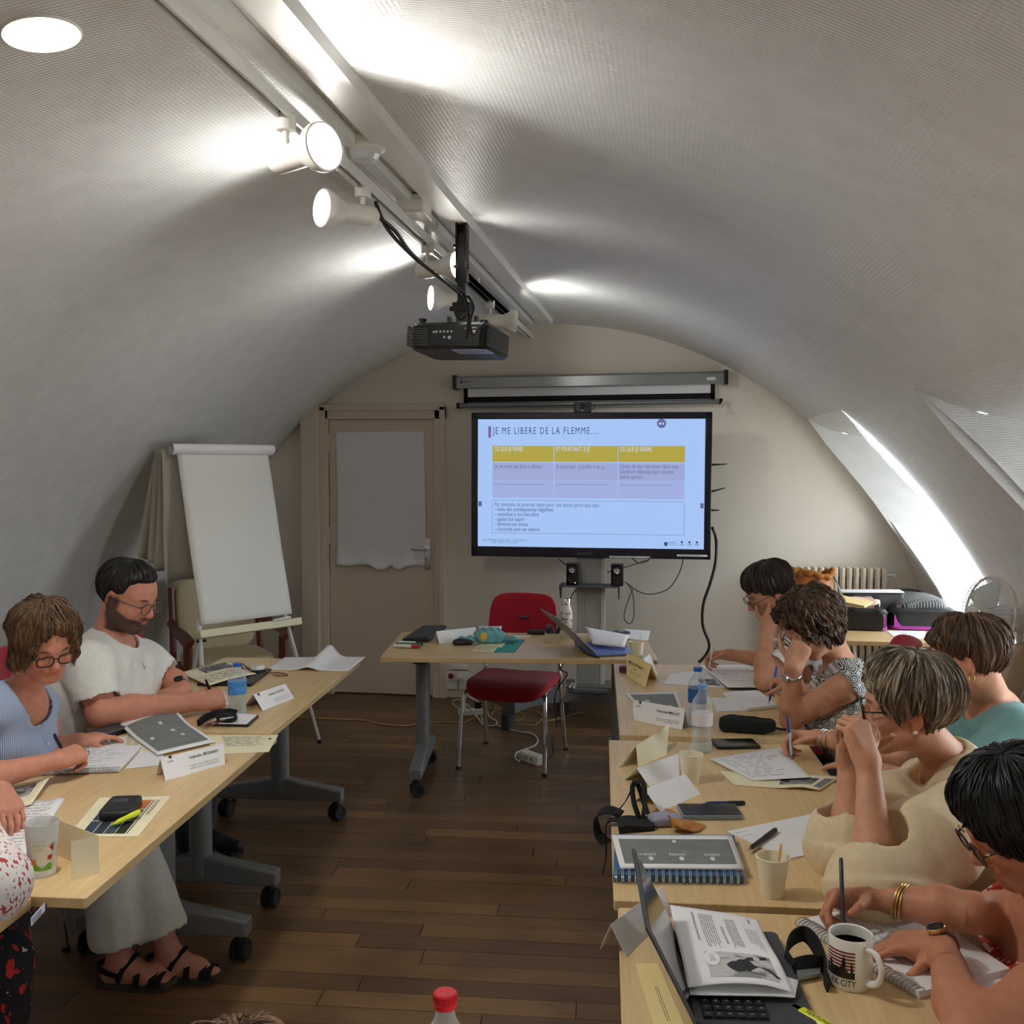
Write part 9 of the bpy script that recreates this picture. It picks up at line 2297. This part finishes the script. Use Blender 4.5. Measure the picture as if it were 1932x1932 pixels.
# ---- R3: teal top
def person_teal():
 sp = dict(head=pt(1828, 1244, 3.10), az=122, el=-20, roll=-4, hs=1.0, neck=pt(1876, 1330, 3.16), pelvis=zset(pt(1972, 1560, 3.22), 0.57), sh_n=pt(1916, 1382, 2.98), sh_f=pt(1826, 1376, 3.36),
              el_n=at(1790, 1500, TZ + 0.06), wr_n=at(1652, 1452, TZ + 0.035), el_f=at(1700, 1428, TZ + 0.065), wr_f=at(1572, 1418, TZ + 0.055), face=(-0.97, 0.2), bust=0.6,
              hand_n=dict(to=at(1565, 1436, TZ + 0.03), n=(0, 0.1, -1), thumb=1, pose='flat', size=0.95, spread=2), hand_f=dict(pen=PEN_R3, to=at(1495, 1412, TZ + 0.06), n=(0.25, -0.45, -0.85), thumb=1, pose='write', size=1.0),
              skin=SK, shirt=dict(mat='teal_top', sleeve=0.75, sease=0.02, nr=0.085, nfw=0.0, ndrop=0.02, seed=44, fold=0.003), trousers=dict(mat='dark_jeans'))
 i = person('person with short chestnut hair and teal top looking away', sp); H, root = i['H'], i['root']
 hair(root, H, 'hair_chestnut', [(0, 70), (40, 76), (65, 90), (82, 100), (95, 98), (110, 124), (135, 140), (180, 146)], [(0, 0.03), (50, 0.022), (80, 0.012), (95, 0.012), (120, 0.026), (180, 0.032)], 0.020, 0.006, waves=0.004, wfreq=1.4, tilt=12, locks=420, seed=51, grav=0.3, bulge=0.010, ragged=0.25, nape=0.7, flare=-0.15)
 for m in (-1, 1):
  e = H.w(m * 0.082, -0.006, -0.050); ring(root, e, H.R[:, 0] + H.R[:, 1] * 0.5, 0.008, 'gold', 0.0016, 'earring')
 S, E, W = i['arms'][1]; d = unit(W - E); ring(root, W - d * 0.020, d, 0.030, 'steel', 0.0028, 'bracelet', 2, 0.010, 0.0015); ring(root, W - d * 0.045, d, 0.032, 'gold', 0.0018, 'bracelet', 1, 0.01, 0.002)
 t = i['n']; ring(root, t['W'](0.108, -0.011, 0.002), t['d'], 0.0096, 'chrome', 0.0022, 'finger_ring')
 pen('clear barrel pen with navy grip held over the written sheet', *PEN_R3, 0.0052, 'pen_clear', 'navy'); 
M['pen_clear'] = pm('pen_clear', srgb(176, 182, 200), 0.15)
person_teal()
# ---- R4: beige blouse
def woman_beige():
 wn, wf = pt(1638, 1438, 2.40), pt(1602, 1436, 2.56)
 sp = dict(head=pt(1714, 1330, 2.62), az=106, el=-6, roll=4, hs=1.03, neck=pt(1792, 1440, 2.70), pelvis=zset(pt(1960, 1720, 2.74), 0.57), sh_n=pt(1850, 1520, 2.46), sh_f=pt(1752, 1490, 2.92),
              el_n=at(1652, 1668, TZ + 0.055), wr_n=wn, el_f=at(1606, 1590, TZ + 0.06), wr_f=wf, face=(-0.99, 0.05), bust=0.7, arm=1.0,
              hand_n=dict(to=pt(1618, 1378, 2.43), n=(-0.55, 0.8, 0.25), thumb=-1, pose='clasp', size=0.98), hand_f=dict(to=pt(1612, 1376, 2.54), n=(0.35, -0.9, 0.2), thumb=1, pose='clasp', size=0.98),
              skin=SK, shirt=dict(mat='beige_linen', sleeve=1.04, sease=0.032, ease=0.020, nr=0.078, nfw=0.02, ndrop=0.02, seed=61, fold=0.006, fscale=0.62, h=0.006, cuff=1.25), trousers=dict(mat='beige_trousers'))
 i = person('woman with ash blond bob and beige blouse resting her chin on clasped hands', sp); H, root = i['H'], i['root']
 hair(root, H, 'hair_ash', [(0, 74), (30, 82), (55, 96), (76, 104), (95, 100), (112, 124), (140, 138), (180, 146)], [(0, 0.02), (35, 0.03), (60, 0.045), (80, 0.030), (95, 0.016), (120, 0.032), (180, 0.042)], 0.022, 0.0045, waves=0.003, wfreq=1.0, tilt=8, locks=520, seed=63, grav=0.25, bulge=0.014, nphi=280, nape=0.85, flare=-0.25, ragged=0.22)
 spectacles(root, H, M['spec_black'], 0.0245, 0.018, 0.0024, y=0.110)
 for m in (-1, 1): MB().ell(H.w(m * 0.083, -0.004, -0.044), (0.0055, 0.0055, 0.0055)).build('earring', M['pearl'], root, world=True, smooth=180)
M['pearl'] = pm('pearl', srgb(236, 230, 220), 0.2, coat=0.4)
woman_beige()
# ---- R5: black hair
def woman_black():
 wn, wf = at(1775, 1778, TZ + 0.052), at(1664, 1722, TZ + 0.050)
 sp = dict(head=pt(1926, 1546, 1.98), az=93, el=-30, roll=3, hs=1.0, neck=pt(1985, 1690, 2.04), pelvis=zset(pt(2160, 2010, 2.06), 0.57), sh_n=pt(2070, 1810, 1.86), sh_f=pt(1925, 1735, 2.20),
              el_n=at(1828, 1950, TZ + 0.05), wr_n=wn, el_f=at(1838, 1722, TZ + 0.085), wr_f=wf, face=(-0.99, -0.05), bust=0.8, arm=1.0,
              hand_n=dict(to=at(1690, 1782, TZ + 0.035), n=(0.1, 0.0, -1), thumb=1, pose='rest', size=0.98, spread=7), hand_f=dict(pen=PEN_R5, grip=0.04, to=at(1582, 1722, TZ + 0.055), n=(0.2, -0.5, -0.8), thumb=1, pose='write', size=1.05),
              skin=SKD, shirt=dict(mat='red_floral', sleeve=0.42, sease=0.020, ease=0.014, nr=0.074, nfw=0.02, ndrop=0.015, seed=71, fold=0.003, h=0.006), trousers=dict(mat='beige_trousers'), hh=0.003)
 i = person('woman with black hair and red flowered top writing at the lower right', sp); H, root = i['H'], i['root']
 hair(root, H, 'hair_jet', [(0, 70), (30, 84), (50, 100), (75, 108), (110, 114), (180, 124)], [(0, 0.012), (35, 0.04), (60, 0.05), (110, 0.065), (180, 0.08)], 0.024, 0.003, waves=0.002, tilt=8, locks=420, seed=73, grav=0.3, bulge=0.014, nphi=280)
 spectacles(root, H, M['spec_tort'], 0.0255, 0.0185, 0.0024, y=0.110)
 for m in (-1, 1): MB().tube([H.w(m * (0.062 + 0.012 * math.cos(a)), 0.098, 0.004 + 0.006 * math.sin(a)) for a in [2 * math.pi * k / 16 for k in range(17)]], 0.0018, 6).build('hinge_ornament', M['gold'], root, world=True, smooth=180)
 S, E, W = i['arms'][0]; d = unit(W - E); watch(root, W - d * 0.012, d, (-0.35, -0.55, 0.85), 0.0305, 'watch_navy', 'strap_brown', 'gold', 0.0185)
 S, E, W = i['arms'][1]; d = unit(W - E); ring(root, W - d * 0.062, d + np.array([0, 0.0, 0.25]), 0.0375, 'gold', 0.0023, 'bangle', 3, 0.006, 0.001)
 pen('black and white ballpoint held by the woman with black hair', *PEN_R5, 0.0042, 'pen_bw', 'black')
M['watch_navy'] = pm('watch_navy', srgb(44, 52, 62), 0.2); M['strap_brown'] = pm('strap_brown', srgb(120, 70, 44), 0.5)
M['pen_bw'] = pm('pen_darkclear', srgb(58, 48, 56), 0.25)
woman_black()
# ---- head just inside the bottom of the frame
def person_near():
 hd = pt(445, 2172, 1.18)
 sp = dict(head=hd, az=172, el=-30, neck=(hd.x - 0.01, hd.y - 0.12, 0.86), pelvis=(hd.x + 0.0, hd.y - 0.34, 0.57), sh_n=(hd.x + 0.17, hd.y - 0.14, 0.82), sh_f=(hd.x - 0.17, hd.y - 0.12, 0.82),
              el_n=(hd.x + 0.24, hd.y + 0.05, TZ + 0.05), wr_n=(hd.x + 0.10, hd.y + 0.20, TZ + 0.035), el_f=(hd.x - 0.24, hd.y + 0.06, TZ + 0.05), wr_f=(hd.x - 0.10, hd.y + 0.20, TZ + 0.035), face=(0.0, 1.0), fat=0.95,
              hand_n=dict(to=(hd.x + 0.04, hd.y + 0.28, TZ + 0.03), n=(0, 0, -1), thumb=-1, pose='rest'), hand_f=dict(to=(hd.x - 0.04, hd.y + 0.28, TZ + 0.03), n=(0, 0, -1), thumb=1, pose='rest'),
              skin=SK, shirt=dict(mat='white_tee', sleeve=0.7, seed=81, h=0.008), trousers=dict(mat='dark_jeans'), hd=0.006, hh=0.0045)
 i = person('person seated nearest the camera, only the top of light brown hair showing', sp)
 hair(i['root'], i['H'], 'hair_blond', [(0, 62), (60, 92), (180, 120)], [(0, 0.02), (60, 0.05), (180, 0.06)], 0.020, 0.006, waves=0.006, locks=300, seed=83, bulge=0.01, curl=0.004)
 dup(RC, (hd.x, hd.y - 0.42, 0), math.radians(180), 'red chair under the person nearest the camera', 'red stacking chairs')
person_near()
